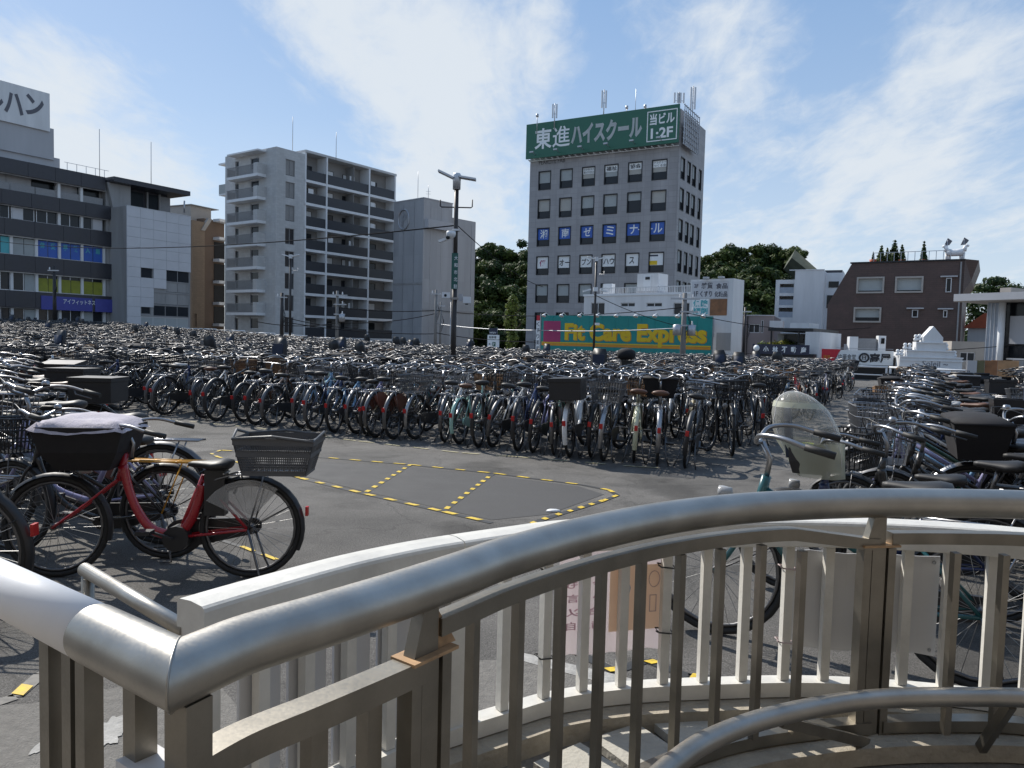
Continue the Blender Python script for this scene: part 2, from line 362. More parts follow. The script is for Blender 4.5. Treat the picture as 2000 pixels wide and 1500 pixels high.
# the station building the walkway belongs to, behind the camera: it shades the near railings from the open sky
stb = MB(); stb.box(-26, 26, -9, -3.2, -.3, 9.5).box(-26.4, 26.4, -9.4, -2.9, 9.502, 10.1)
for k in range(12): stb.box(-25 + k * 4.2, -22.4 + k * 4.2, -3.196, -3.12, 1.2, 3.4, 1).box(-25 + k * 4.2, -22.4 + k * 4.2, -3.196, -3.12, 5.0, 7.6, 1)
struct(stb.build('building', [M['beige'], M['glass_dark']]), 'beige station building behind the raised walkway', 'building')

# ------------------------------------------------------------------ building helper
class Bld:
    def __init__(s, name, label, cat, A, B):           # A, B: (px, py, distance) of the front face's left and right corners
        a = P(*A); b = P(*B); d = Vector((b.x - a.x, b.y - a.y)); s.W = d.length; s.rz = math.atan2(d.y, d.x)
        s.root = thing(name, label, cat, (a.x, a.y, 0), s.rz)
        s.Mi = (Matrix.Translation((a.x, a.y, 0)) @ Matrix.Rotation(s.rz, 4, 'Z')).inverted(); s.o = s.Mi @ Vector((0, 0, CAMZ))
    def _r(s, px, py): return s.Mi.to_3x3() @ ray(px, py)
    def f(s, px, py, y=0.0):
        r = s._r(px, py); p = s.o + r * ((y - s.o.y) / r.y); return p.x, p.z
    def s_(s, px, py, x=None):
        x = s.W if x is None else x; r = s._r(px, py); p = s.o + r * ((x - s.o.x) / r.x); return p.y, p.z
    def wall(s, name, m, x0, x1, y0, y1, z0, z1, front=(), right=(), left=(), recess=.18, top=None, mi=0):
        """a box of wall whose front, right and left faces have openings with reveals"""
        mb = MB()
        def face(a0, a1, holes, fn):
            aa = sorted({a0, a1, *[h[0] for h in holes], *[h[1] for h in holes]}); zz = sorted({z0, z1, *[h[2] for h in holes], *[h[3] for h in holes]})
            aa = [a for a in aa if a0 <= a <= a1]; zz = [z for z in zz if z0 <= z <= z1]
            for i in range(len(aa) - 1):
                for j in range(len(zz) - 1):
                    ca = (aa[i] + aa[i + 1]) / 2; cz = (zz[j] + zz[j + 1]) / 2
                    if any(h[0] < ca < h[1] and h[2] < cz < h[3] for h in holes): continue
                    mb.quad(fn(aa[i], zz[j], 0), fn(aa[i + 1], zz[j], 0), fn(aa[i + 1], zz[j + 1], 0), fn(aa[i], zz[j + 1], 0))
            for h in holes:
                p = [(h[0], h[2]), (h[1], h[2]), (h[1], h[3]), (h[0], h[3])]
                for k in range(4):
                    u, v = p[k], p[(k + 1) % 4]; mb.quad(fn(*u, 0), fn(*u, recess), fn(*v, recess), fn(*v, 0))
                mb.quad(*[fn(a, z, recess) for a, z in p])
        face(x0, x1, front, lambda a, z, d: (a, y0 + d, z)); face(y0, y1, right, lambda a, z, d: (x1 - d, a, z))
        face(y0, y1, left, lambda a, z, d: (x0 + d, y1 + y0 - a, z)); face(x0, x1, (), lambda a, z, d: (x1 + x0 - a, y1, z))
        mb.quad((x0, y0, z1), (x1, y0, z1), (x1, y1, z1), (x0, y1, z1))
        return mb.build(name, m, s.root)
    def place(s, name, me, side, a, z, parent=None, x=None, depth=0, y=0):
        """mesh built in x (along), y (inward), z (up): stand it on the front or the right face"""
        if side == 'f': return link(name, me, parent or s.root, (a, y + depth, z))
        return link(name, me, parent or s.root, ((s.W if x is None else x) - depth, a, z), math.pi / 2)
    def box(s, name, m, *b): return MB().box(*b).build(name, m, s.root)
_wc = {}
def win_meshes(w, h, fm, t=.05, d0=.06, d1=.12, nx=1, ny=1):
    k = (round(w, 2), round(h, 2), fm.name, t, d0, d1, nx, ny)
    if k not in _wc:
        a = MB(); a.box(0, w, d0, d1, 0, t).box(0, w, d0, d1, h - t, h).box(0, t, d0, d1, t, h - t).box(w - t, w, d0, d1, t, h - t)
        for i in range(1, nx): a.box(w * i / nx - t / 2, w * i / nx + t / 2, d0 + .01, d1 - .01, t, h - t)
        for i in range(1, ny): a.box(t, w - t, d0 + .012, d1 - .012, h * i / ny - t / 2, h * i / ny + t / 2)
        p = MB(); p.quad((t, d1 - .035, t), (w - t, d1 - .035, t), (w - t, d1 - .035, h - t), (t, d1 - .035, h - t))
        _wc[k] = (a.mesh('window', fm), p.mesh('pane', M['glass']))
    return _wc[k]
_bc = {}
def sheet(w, h, m, y=0.0):
    k = (round(w, 3), round(h, 3), m.name, y)
    if k not in _bc: _bc[k] = MB().box(0, w, y, y + .008, 0, h).mesh('sheet', m)
    return _bc[k]
def window(b, side, a0, a1, z0, z1, fm, nx=1, ny=1, t=.05, blind=0, bm=None, depth=.0, pane=None, x=None, y=0, d0=.06, d1=.12):
    w, h = a1 - a0, z1 - z0; fme, pme = win_meshes(w, h, fm, t, d0, d1, nx, ny)
    o = b.place('window', fme, side, a0, z0, depth=depth, x=x, y=y); p = link('pane', pme, o)
    if pane: p.material_slots[0].link = 'OBJECT'; p.material_slots[0].material = pane
    if blind: link('blind', sheet(w - 2 * t, (h - 2 * t) * blind, bm or M['blind']), o, (t, d1 - .05, t + (h - 2 * t) * (1 - blind)))
    return o
def antenna(px, py, py2, d, label, cat='antenna', r=.035, name='antenna', rungs=0):
    p = P(px, py, d); q = P(px, py2, d); mb = MB(); z = max(p.z, q.z)
    base = Vector((p.x, p.y, min(p.z, q.z))); mb.tube([base, (p.x, p.y, z)], r, 5)
    for i in range(rungs): zz = base.z + (z - base.z) * (.35 + .18 * i); mb.bar((p.x - .3, p.y, zz), (p.x + .3, p.y, zz), .03, .03)
    return tag(mb.build(name, M['steel_grey']), label, cat)

# ------------------------------------------------------------------ left office building
b = Bld('office_building', 'long office block with dark horizontal bands at the left edge', 'building', (-130, 285, 67.6), (236, 355, 82.0))
LW = b.W
zr = lambda y: b.f(0, y)[1]
rows = [(336, 369), (397.5, 425), (457, 495), (528, 566), (598.5, 637)]
top = zr(310); hr = []
for i, (ya, yb) in enumerate(rows): hr.append((zr(yb), zr(ya)))
xe = b.f(207, 450)[0]                                   # where the window bands stop at the concrete pier
mull = [b.f(px, 480)[0] for px in (-90, -45, -20, 22, 71, 116, 160, 203)]
b.wall('wall', M['concrete'], 0, LW, 0, 12, 0, top - .02, front=[(0.1, xe, a, c) for a, c in hr[1:]] + [(.1, xe, *hr[0])], recess=.9)
bands = [(hr[0][1], top + .12), (hr[1][1], hr[0][0]), (hr[2][1], hr[1][0]), (hr[3][1], hr[2][0]), (hr[4][1], hr[3][0])]
for i, (za, zc) in enumerate(bands):
    e = b.f(202 if i == 0 else 212 if i == 1 else 222, 400)[0]
    n = 6
    for k in range(n):                                   # each spandrel panel with open joints
        b.box('spandrel_panel', M['dark_band'], .0 + k * e / n, (k + 1) * e / n - .025, -.45, -.003, za, zc)
    b.box('band_lip', M['alu'] if i in (2, 3) else M['pale_grey'], 0, e, -.2, -.01, za - .10, za - .012)
for i, (za, zc) in enumerate(hr):
    for k in range(len(mull) - 1):
        a0, a1 = mull[k], mull[k + 1]; px = [-90, -45, -20, 22, 71, 116, 160, 203][k]
        if i == 0:
            pm = M['pale_grey'] if k in (2, 3, 5) else M['glass_dark']
            b.place('balcony_wall_panel', sheet(a1 - a0 - .05, zc - za, pm), 'f', a0, za, depth=.8)
            b.place('balustrade', sheet(a1 - a0 - .06, .75, M['grey_rail']), 'f', a0 + .03, za + .01, depth=.12)
            continue
        pane = None
        if i == 2: pane = None
        if i == 3 and k >= 4: pane = M['yellowgreen']
        o = window(b, 'f', a0 + .08, a1 - .08, za + .03, zc - .03, M['alu'], nx=2, t=.07, pane=None, depth=.1, blind=0)
        w = (a1 - a0 - .30) / 2; h = zc - za - .2
        for j in (0, 1):
            mm = None
            if i == 2: mm = M['blue_film'] if k >= 4 else (M['blind'] if k == 3 else M['turquoise'] if k == 2 else None)
            if i == 3: mm = M['yellowgreen'] if k >= 4 else (M['blind'] if (k == 3 and j == 1) else None)
            if i == 4: mm = M['blind'] if (k, j) in ((3, 1), (6, 0)) else None
            if i == 1: mm = M['panel'] if (k, j) in ((3, 0), (6, 1)) else None
            if mm: link('window_film' if mm is not M['blind'] else 'blind', sheet(w, h * (.95 if mm is not M['yellowgreen'] else .8), mm), o, (.08 + j * (w + .06), .03, .08))
            if mm is M['blue_film']:
                me = text_fit(['入会', '無料', '体験', '受付', '募集', '教室'][(k * 2 + j) % 6][0], w * .5, h * .38, .03); me.materials.clear(); me.materials.append(M['turquoise']); link('print', me, o, (.08 + j * (w + .06) + w * .25, .012, .55 * h))
    for k in range(1, len(mull)):
        if i in (2, 3, 4) or k in (5, 6): b.box('mullion', M['white_paint'], mull[k] - .13, mull[k] + .13, -.05, .3, za + .003, zc - .003)
# banner
x0, z1_ = b.f(75, 572); x1 = b.f(175, 590)[0]; x2 = b.f(225, 590)[0]; zt = zr(566.5) - .3; zb = zt - 1.35
b.box('banner', M['blue_sign'], x0, x1, -.53, -.455, zb, zt); b.box('banner', M['blue_sign'], x1 + .3, x2, -.53, -.455, zb, zt)
put_text('アイフィットネス', b.root, x0 + 2.1, -.545, zb + .65, 3.2, .5, M['letter_white'], .01)
# concrete pier with a cut-back head, roof canopy and its recessed top floor
p0 = b.f(206, 352); p1 = b.f(222, 432)
pier = MB(); xr = b.f(250, 500)[0]
pier.prism([(p1[0], 0), (xr, 0), (xr, top - .35), (p0[0] - .1, top - .35), (p1[0], b.f(222, 440)[1])], -.55, -.004); pier.build('pier', M['concrete'], b.root)
ce = b.f(355, 385)[0]
b.box('canopy', M['dark_band'], p0[0], ce, -1.6, 8, top - .32, top + .18)
te = b.f(336, 390)[0]; zt0 = b.f(250, 405)[1] - .6
b.box('top_floor_wall', M['dark_band'], xr + .01, te, .9, 7.5, zt0 - 2, top - .34)
for px in (253, 297, 321):
    x = b.f(px, 385)[0]; b.box('top_floor_glazing', M['glass'] if px != 321 else M['grey_rail'], x, x + (2.1 if px == 253 else 1.25), .8, .87, zt0, top - .55)
    b.box('top_floor_post', M['concrete'], x - .22, x - .05, .6, .85, zt0, top - .36)
b.box('balcony_parapet', M['dark_band'], te - .6, ce - .05, .3, .5, zt0 - .2, zt0 + .75)
# roof boxes and the big white rooftop sign
ph = b.f(127, 308); b.box('penthouse', M['pale_grey'], 0, ph[0], 1.0, 9, top - .1, ph[1])
sb = b.f(105, 252, .8); sbot = b.f(106, 300, .8)[1]
b.box('sign_base', M['pale_grey'], 0, sb[0], .8, 7, ph[1] - .3, sb[1])
st = b.f(97, 183, .6)
b.box('rooftop_sign', M['white_paint'], 0, st[0], .6, 6.5, sb[1] - .4, st[1])
u0 = b.f(4, 190, .55); u1 = b.f(46, 227, .55)
zb_ = b.f(46, 222, .55)[1]
for ch, pa, pb in (('ハ', 8, 46), ('ン', 50, 86)):
    xa = b.f(pa, 200, .55)[0]; xb = b.f(pb, 200, .55)[0]; za = b.f(pa, 218 + (4 if pa > 40 else 0), .55)[1]
    put_text(ch, b.root, xa, .58, za, xb - xa, 2.0, M['letter_dark'], .035)
xa = b.f(-34, 200, .55)[0]; xb = b.f(7, 200, .55)[0]
put_text('ル', b.root, xa, .58, b.f(0, 215, .55)[1], xb - xa, 2.0, M['letter_dark'], .035)
rb = MB()
for k in range(10):
    x = ph[0] + .3 + k * .95
    if x > p0[0] + .6: break
    rb.box(x, x + .04, .2, .24, top + .1, top + .95)
rb.box(ph[0] + .05, p0[0] + .5, .2, .24, top + .951, top + .99).build('roof_railing', M['steel_grey'], b.root)
for px, ya, yb in ((194, 252, 345), (295, 277, 368)): antenna(px, ya, yb, 84, 'tall thin whip antenna on the office roof, ' + ('above the dark bands' if px < 200 else 'above the canopy'))

# ------------------------------------------------------------------ white panelled building beside it
b = Bld('panel_building', 'white panel clad building with stepped grey windows below', 'building', (250, 402, 79.2), (375, 422, 85.8))
top = b.f(250, 401)[1]
sq = lambda x0, y0, x1, y1: (b.f(x0, y0)[0], b.f(x1, y0)[0], b.f((x0 + x1) / 2, y1)[1], b.f((x0 + x1) / 2, y0)[1])
hs = [sq(278, 520, 302, 544), sq(327, 526, 373.5, 552), sq(327.2, 552.4, 373.6, 573), sq(302.5, 573.4, 373.7, 597), sq(302.7, 597.4, 372.7, 619), sq(278.5, 595, 298, 614), sq(278.2, 620, 372, 642)]
b.wall('wall', M['concrete'], 0, b.W, .3, 9, 0, top - .03, front=hs, recess=.12)
inner = [sq(278, 520, 302, 544), sq(327, 526, 374.5, 573), sq(302.5, 573, 374.5, 643), sq(278, 594, 302.6, 643)]
rows_ = 14; zz0 = 0; hgt = top / rows_; nxp = 5
for r in range(rows_):                                   # each cladding panel is a piece
    for c in range(nxp):
        x0, x1, z0, z1 = c * b.W / nxp, (c + 1) * b.W / nxp - .02, r * hgt, (r + 1) * hgt - .02
        cells = [(x0, x1)]
        for (a0, a1, c0, c1) in inner:
            if c1 > (z0 + z1) / 2 > c0:
                nw = []
                for p, q in cells:
                    if a1 <= p or a0 >= q: nw.append((p, q))
                    else:
                        if a0 - p > .1: nw.append((p, a0))
                        if q - a1 > .1: nw.append((a1, q))
                cells = nw
        for p, q in cells: b.box('facade_panel', M['panel'], p, q, .18, .296, z0, z1)
for i, h in enumerate(hs):
    window(b, 'f', h[0], h[1], h[2], h[3], M['grey_rail'] if i not in (6,) else M['alu'], nx=(1, 2, 2, 3, 3, 1, 4)[i], t=.08, y=.28, blind=(.97 if i in (2, 3, 6) else 0), bm=(M['concrete'] if i in (2, 3) else M['turquoise'] if 0 else M['blind']))
b.box('parapet_cap', M['alu'], 0, b.W, .15, .4, top - .02, top + .05)
antenna(360, 392, 416, 83, 'short pipe standing on the white panel building', 'vent pipe', .09, 'vent_pipe')

# ------------------------------------------------------------------ brown tiled building
b = Bld('brown_apartment', 'narrow brown tiled building squeezed beside the pale apartment block', 'building', (375, 436, 99), (441, 436, 104))
z = lambda py: b.f(400, py)[1]
xm = b.f(400, 500)[0]
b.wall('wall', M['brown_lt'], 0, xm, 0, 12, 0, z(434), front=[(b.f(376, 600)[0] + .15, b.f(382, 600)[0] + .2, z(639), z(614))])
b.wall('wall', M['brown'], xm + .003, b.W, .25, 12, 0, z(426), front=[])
rp = MB(); rp.prism([(xm - .7, z(451)), (xm - .1, z(451)), (xm + 1.1, z(426)), (xm + .5, z(425))], -.15, .6); rp.build('roof_edge', M['beige'], b.root)
xa = b.f(418, 500)[0]
for py in (424, 460, 503, 546, 588.5, 631):
    b.box('balcony_slab', M['apt_white'], xa, b.W + .3, -1.0, .2, z(py) - .36, z(py))
for py in (460, 503, 546, 588.5):
    b.box('balcony_opening', M['glass_dark'], xa + .2, b.W, .18, .24, z(py) - 2.9, z(py) - .6)
b.box('penthouse', M['beige'], b.f(388, 415)[0], b.f(428, 415)[0], 1.5, 8, z(432), z(401)); b.box('penthouse_roof', M['concrete'], b.f(386, 415)[0], b.f(440, 415)[0], 1.2, 9, z(401.5), z(400))

# ------------------------------------------------------------------ pale apartment block
b = Bld('apartment_block', 'pale grey apartment block with white gridded balconies', 'building', (440, 305, 98), (540, 286, 92))
top = b.f(540, 286)[1]; AW = b.W
dS = [b.s_(px, 450)[0] for px in (557, 575, 596, 636, 719, 769)]
slabz = [b.s_(596, y)[1] for y in (294, 350, 395, 440.5, 485.5, 528, 572, 615, 658)]
fx = [b.f(px, 450)[0] for px in (459, 466, 489, 508, 519)]
fz = [b.f(490, y)[1] for y in (346, 390, 435, 478.5, 523, 567, 611, 656)]
fh = []
for zf in fz:
    fh += [(fx[0], fx[1], zf + .25, zf + 2.25), (fx[2], fx[3] - .3, zf + .9, zf + 2.25)]
rh = [(dS[0], dS[1], s - 2.55, s - .6) for s in [b.s_(566, y)[1] for y in (302, 346, 391, 436.5, 481, 524, 567, 610)]]
b.wall('wall', M['apt'], 0, AW, 0, dS[2] - .1, 0, top, front=[h for h in fh], right=rh, recess=.25)
for (a0, a1, c0, c1) in fh: window(b, 'f', a0, a1, c0, c1, M['alu'], t=.05, blind=0, d0=.1, d1=.2)
for k, (a0, a1, c0, c1) in enumerate(rh): window(b, 'r', a0, a1, c0, c1, M['grey_rail'], t=.07, nx=2, blind=(.97 if k < 3 else .0), bm=M['apt_in'], d0=.08, d1=.2)
for zf in fz[:-1]:
    b.box('balcony_slab', M['apt_white'], fx[0], fx[4], -1.25, -.004, zf - .34, zf); b.box('balcony_side_wall', M['apt'], fx[3] + .35, fx[4], -1.25, -.004, zf + .003, zf + 1.25)
    mbv = MB()
    x = fx[0] + .02
    while x < fx[3] + .3: mbv.box(x, x + .05, -1.2, -1.16, zf + .004, zf + 1.08); x += .14
    mbv.box(fx[0], fx[3] + .345, -1.22, -1.14, zf + 1.085, zf + 1.15).box(fx[0], fx[0] + .05, -1.1, -.01, zf + .2, zf + 1.08)
    mbv.build('balcony_railing', M['grey_rail'], b.root)
b.box('top_hood', M['apt_white'], fx[0], fx[4], -1.2, -.004, b.f(490, 303)[1], b.f(490, 300)[1])
ex = b.f(424, 318)[0]
b.box('side_canopy', M['apt_white'], ex, -.004, .2, 1.6, b.f(430, 321)[1], b.f(430, 318)[1]); b.box('side_balcony', M['apt_white'], ex + .1, -.004, .2, 1.8, b.f(430, 381)[1], b.f(430, 378)[1])
b.box('side_balcony_screen', M['blind'], ex + .1, -.004, .2, .25, b.f(430, 377.9)[1], b.f(430, 360)[1])
# balcony side: recessed wall, white slabs and fins, dark balustrades, windows
D1 = dS[5]; rec = 1.6; ytop = slabz[0]
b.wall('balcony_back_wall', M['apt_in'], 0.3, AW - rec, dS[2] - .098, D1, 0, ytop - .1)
b.box('roof_slab', M['apt'], .2, AW + .12, dS[2] - .099, D1 + .3, ytop - .18, ytop + .12)
for i, zs in enumerate(slabz[1:]): b.box('floor_slab', M['apt_white'], AW - rec, AW + .12, dS[2] - .097, D1 + .25, zs - .32, zs)
for k, s in enumerate(dS[2:]):
    b.box('fin_wall', M['apt_white'], AW - rec + .002, AW + (.17 if k else .02), s - .1, s + .12, 0, ytop - .19)
for i, zs in enumerate(slabz[1:]):
    zt = (slabz[i]) - .33
    for k in range(3):
        s0, s1 = dS[2 + k] + .125, dS[3 + k] - .105
        b.box('balustrade', M['dark_rail'], AW + .02, AW + .07, s0, s1, zs + .003, zs + 1.2)
        npart = (1, 2, 1)[k]
        if k == 1: b.box('party_screen', M['apt_in'], AW - rec + .002, AW - .02, (s0 + s1) / 2 + 1.0, (s0 + s1) / 2 + 1.06, zs + .004, zt - .05)
        span = (s1 - s0) / npart
        for j in range(npart):
            a0 = s0 + j * span + .4
            o = window(b, 'r', a0, a0 + min(2.4, span * .55), zs + .05, zs + 2.15, M['black_frame'], nx=2, t=.05, x=AW - rec + .13, d0=.02, d1=.11,
                       blind=(.95 if rnd.random() < .25 else 0), bm=M['apt_white'])
            if rnd.random() < .5: b.box('ac_unit', M['white'], AW - rec + .05, AW - rec + .4, a0 + span * .62, a0 + span * .62 + .8, zs + .01, zs + .62)
            if rnd.random() < .3: b.box('laundry', M['white'], AW - .5, AW - .46, a0 + .3, a0 + 1.1, zs + 1.1, zs + 1.9)
for px, ya, yb in ((572, 228, 294), (657, 258, 314)): antenna(px, ya, yb, 99, 'thin lightning rod on the pale apartment roof, ' + ('left one' if px < 600 else 'right one'), 'lightning rod', .04, 'lightning_rod')

# ------------------------------------------------------------------ grey parking tower with a P sign
b = Bld('parking_tower', 'windowless grey parking tower marked with a circled P', 'building', (770, 396, 98.8), (828, 387, 95))
top = b.f(828, 387)[1]; dm = b.s_(884, 403)[0]; de = b.s_(928, 500)[0]; t2 = b.s_(884, 425)[1]
b.wall('wall', M['parking'], 0, b.W, 0, dm, 0, top); b.wall('rear_wall', M['parking'], .2, b.W - .02, dm + .003, de, 0, t2)
b.box('coping', M['pale_grey'], -.05, b.W + .05, -.05, dm + .05, top + .002, top + .12)
lg = b.s_(828, 440)[1]
b.box('ledge_duct', M['pale_grey'], b.W + .002, b.W + .7, .15, dm - .4, lg - .3, lg + .75)
for px in (787, 808): x = b.f(px, 500)[0]; b.box('panel_joint', M['steel_grey'], x, x + .06, -.04, -.002, 0, top - .3)
for s in (1.2, 3.0, 5.1, 8.5, 10.5):
    if s < de: b.box('panel_joint', M['steel_grey'], b.W + .002, b.W + .03, s, s + .05, 0, (top if s < dm else t2) - .4)
zc = b.f(800, 552)[1]; b.box('wall_band', M['concrete'], .1, b.W - .1, -.06, -.003, zc - .25, zc)
zc = b.s_(860, 605)[1]; b.box('wall_band', M['concrete'], b.W + .003, b.W + .05, .1, de - .2, zc - .3, zc)
cxp, czp = b.f(789, 429); ring = MB(); ring.tube([(cxp + 1.05 * math.cos(a), -.05, czp + 1.25 * math.sin(a)) for a in [i * math.pi / 16 for i in range(32)]], .10, 6, closed=True)
ring.build('sign_ring', M['steel_grey'], b.root); put_text('P', b.root, cxp - .42, -.05, czp - .75, .9, 1.5, M['steel_grey'], .04)
antenna(817, 335, 390, 98, 'thin antenna rising from the grey parking tower'); antenna(837, 362, 388, 97, 'short antenna with cross bars on the parking tower', rungs=2)

# ------------------------------------------------------------------ grey office tower with the green rooftop sign
b = Bld('office_tower', 'grey office tower with square windows under a green rooftop sign', 'building', (1036, 306, 91.1), (1328, 270, 82))
TW = b.W; top = b.f(1329, 212)[1]
colx = []
for (c0, c1) in ((347, 412), (457, 523), (570, 638), (684, 757), (806, 880), (928, 1008)):
    colx.append((b.f(c0 / 2.632 + 920, 500 / 2.632 + 150)[0], b.f(c1 / 2.632 + 920, 500 / 2.632 + 150)[0]))
rowz = [(b.f(c, y1 / 2.632 + 150)[1], b.f(c, y0 / 2.632 + 150)[1]) for c, y0, y1 in ((1063, 484, 582), (1062, 629, 729), (1060, 776, 872), (1058, 922, 1019), (1056, 1067, 1162))]
pit = (rowz[0][0] - rowz[4][0]) / 4
rowz += [(rowz[4][0] - pit, rowz[4][1] - pit), (rowz[4][0] - 2 * pit, rowz[4][1] - 2 * pit)]
holes = [(x0, x1, z0, z1) for z0, z1 in rowz for x0, x1 in colx]
rsx = [(b.s_(p0, 350)[0], b.s_(p1, 350)[0]) for p0, p1 in ((1328.6, 1337), (1341.5, 1348.5), (1351.5, 1359), (1364.5, 1370))]
TD = b.s_(1376.5, 300)[0]
rz_ = [(rowz[i][0] + .1, rowz[i][1] + .3) for i in range(5)]
rsx[0] = (max(.35, rsx[0][0]), rsx[0][1])
b.wall('wall', M['tower'], 0, TW, 0, TD, 0, top, front=holes, right=[(a0, a1, z0, z1) for z0, z1 in rz_ for a0, a1 in rsx], recess=.3)
words = {(3, 0): '傳', (3, 1): 'オー', (3, 2): 'プン', (3, 3): 'ハウ', (3, 4): 'ス'}
for i, (z0, z1) in enumerate(rowz[:6]):
    for k, (x0, x1) in enumerate(colx):
        o = window(b, 'f', x0, x1, z0, z1, M['black_frame'], t=.10, blind=((.62 + (rnd.uniform(-.25, .1) if rnd.random() < .35 and i != 0 else rnd.uniform(-.02, .02))) if i in (0, 1, 4) else 0), bm=rnd.choice([M['blind'], M['blind'], M['blind2']]), d0=-.03, d1=.20)
        w, h = x1 - x0 - .2, z1 - z0 - .2; yf = .12
        def film(m, f0, f1, nm='window_film', dy=0): return link(nm, sheet(w, h * (f1 - f0), m), o, (.1, yf - dy, .1 + h * f0))
        def word(t, m, fx0, fx1, f0, f1, bold=.015):
            me = text_fit(t, w * (fx1 - fx0), h * (f1 - f0), bold); me.materials.clear(); me.materials.append(m); link('lettering', me, o, (.1 + w * fx0, yf - .025, .1 + h * f0))
        if i == 0 and k >= 2:
            film(M['letter_white'], .64, .99, dy=.01)
            if k in (2, 5): word(['', '', '社会福祉法人', '', '', 'アカデミー'][k], M['letter_black'], .06, .94, .84, .96, 0); word(['', '', '藤沢市民の', '', '', 'つくる会'][k], M['letter_black'], .06, .94, .67, .80, 0)
            else: word({3: '福祉', 4: '協会'}[k], M['letter_black'], .08, .92, .70, .94, .02)
        if i == 2: film(M['blue_film'], .34, .99); word('湘南ゼミナル'[k], M['letter_white'], .2, .84, .42, .93, .016)
        if i == 2 and k == 4: word('ー', M['letter_white'], .86, .99, .62, .68, .03)
        if i == 2 and k == 5: word('ー', M['letter_white'], .01, .13, .62, .68, .03)
        if i == 3:
            film(M['letter_white'], .34, .99)
            if k < 5: word(words[(i, k)], M['magenta'] if k == 0 else M['letter_black'], (.2, .08, .12, .08, .25)[k], (.75, .95, .92, .95, .65)[k], .46, .82, .015)
            else: film(M['yellow'], .36, .58, 'poster', .012).scale.x = .55; film(M['navy'], .82, .90, 'poster', .013).scale.x = .6
for z0, z1 in rz_:
    for a0, a1 in rsx: window(b, 'r', a0, a1, z0, z1, M['black_frame'], t=.08, blind=.6, d0=-.02, d1=.22)
# the green sign stands proud of the wall on brackets, lattice screen on its right end
zs0 = b.f(1328, 278, -.8)[1]; zs1 = b.f(1330, 203, -.8)[1]
b.box('sign_board', M['green_sign'], -.1, TW + .15, -.95, -.75, zs0, zs1)
br = MB()
for k in range(24): x = .1 + k * TW / 24; br.box(x, x + .10, -.74, -.004, zs0 - .12, zs0 - .04)
br.box(0, TW, -.30, -.22, zs0 - .20, zs0 - .122); br.build('sign_bracket', M['white'], b.root)
ta_, tb_, tc_ = b.f(1044, 290, -.95)[0], b.f(1115, 280, -.95)[0], b.f(1254, 250, -.95)[0]
tw_ = (tb_ - ta_ - .1) / 2
for ch_, q_x, bo_ in (('東', 0, .022), ('進', 1, .008)): put_text(ch_, b.root, ta_ + q_x * (tw_ + .04), -.975, zs0 + .95, tw_ - .06, 2.35, M['letter_white'], bo_, name='sign_lettering'); put_text('ハイスクール', b.root, tb_, -.975, zs0 + 1.0, tc_ - tb_, 2.3, M['letter_white'], .05, name='sign_lettering')
xa, xb_ = b.f(1264, 240, -.95)[0], b.f(1323, 240, -.95)[0]; za, zb2 = zs0 + .35, zs1 - .42
fr = MB(); fr.box(xa, xb_, -.99, -.955, za, za + .1).box(xa, xb_, -.99, -.955, zb2 - .1, zb2).box(xa, xa + .1, -.99, -.955, za + .1, zb2 - .1).box(xb_ - .1, xb_, -.99, -.955, za + .1, zb2 - .1)
fr.build('sign_frame', M['letter_white'], b.root)
zm = (za + zb2) / 2
put_text('当ビル', b.root, xa + .3, -.975, zm + .12, xb_ - xa - .6, zb2 - zm - .4, M['letter_white'], .03, name='sign_lettering'); put_text('1·2F', b.root, xa + .45, -.975, za + .3, xb_ - xa - .9, zm - za - .5, M['letter_white'], .03, name='sign_lettering')
put_text('PEARLITE FAB', b.root, b.f(1053, 315)[0], -.03, b.f(1053, 322)[1], 3.4, .5, M['letter_black'], .0)
for px in (1047, 1093, 1140, 1190, 1240, 1292):
    x = b.f(px, 280, -.95)[0]; mbv = MB(); mbv.bar((x, -.955, zs0 + .35), (x, -1.9, zs0 + .45), .06, .06).box(x - .25, x + .25, -2.05, -1.85, zs0 + .38, zs0 + .55); mbv.build('sign_floodlight', M['steel_grey'], b.root)
lat = MB(); l1 = b.s_(1366, 260, TW + .7)[0]
for k in range(9): y = -.7 + k * (l1 + .7) / 8; lat.box(TW + .62, TW + .70, y - .04, y + .04, zs0 - .1, zs1)
for k in range(8): zz = zs0 - .1 + k * (zs1 - zs0 + .05) / 7; lat.box(TW + .54, TW + .618, -.7, l1, zz - .04, zz + .04)
lat.build('sign_lattice', M['steel_grey'], b.root)
b.box('lattice_sheet', M['pale_grey'], TW + .45, TW + .52, .3, l1, zs0 - .1, zs0 + (zs1 - zs0) * .62)
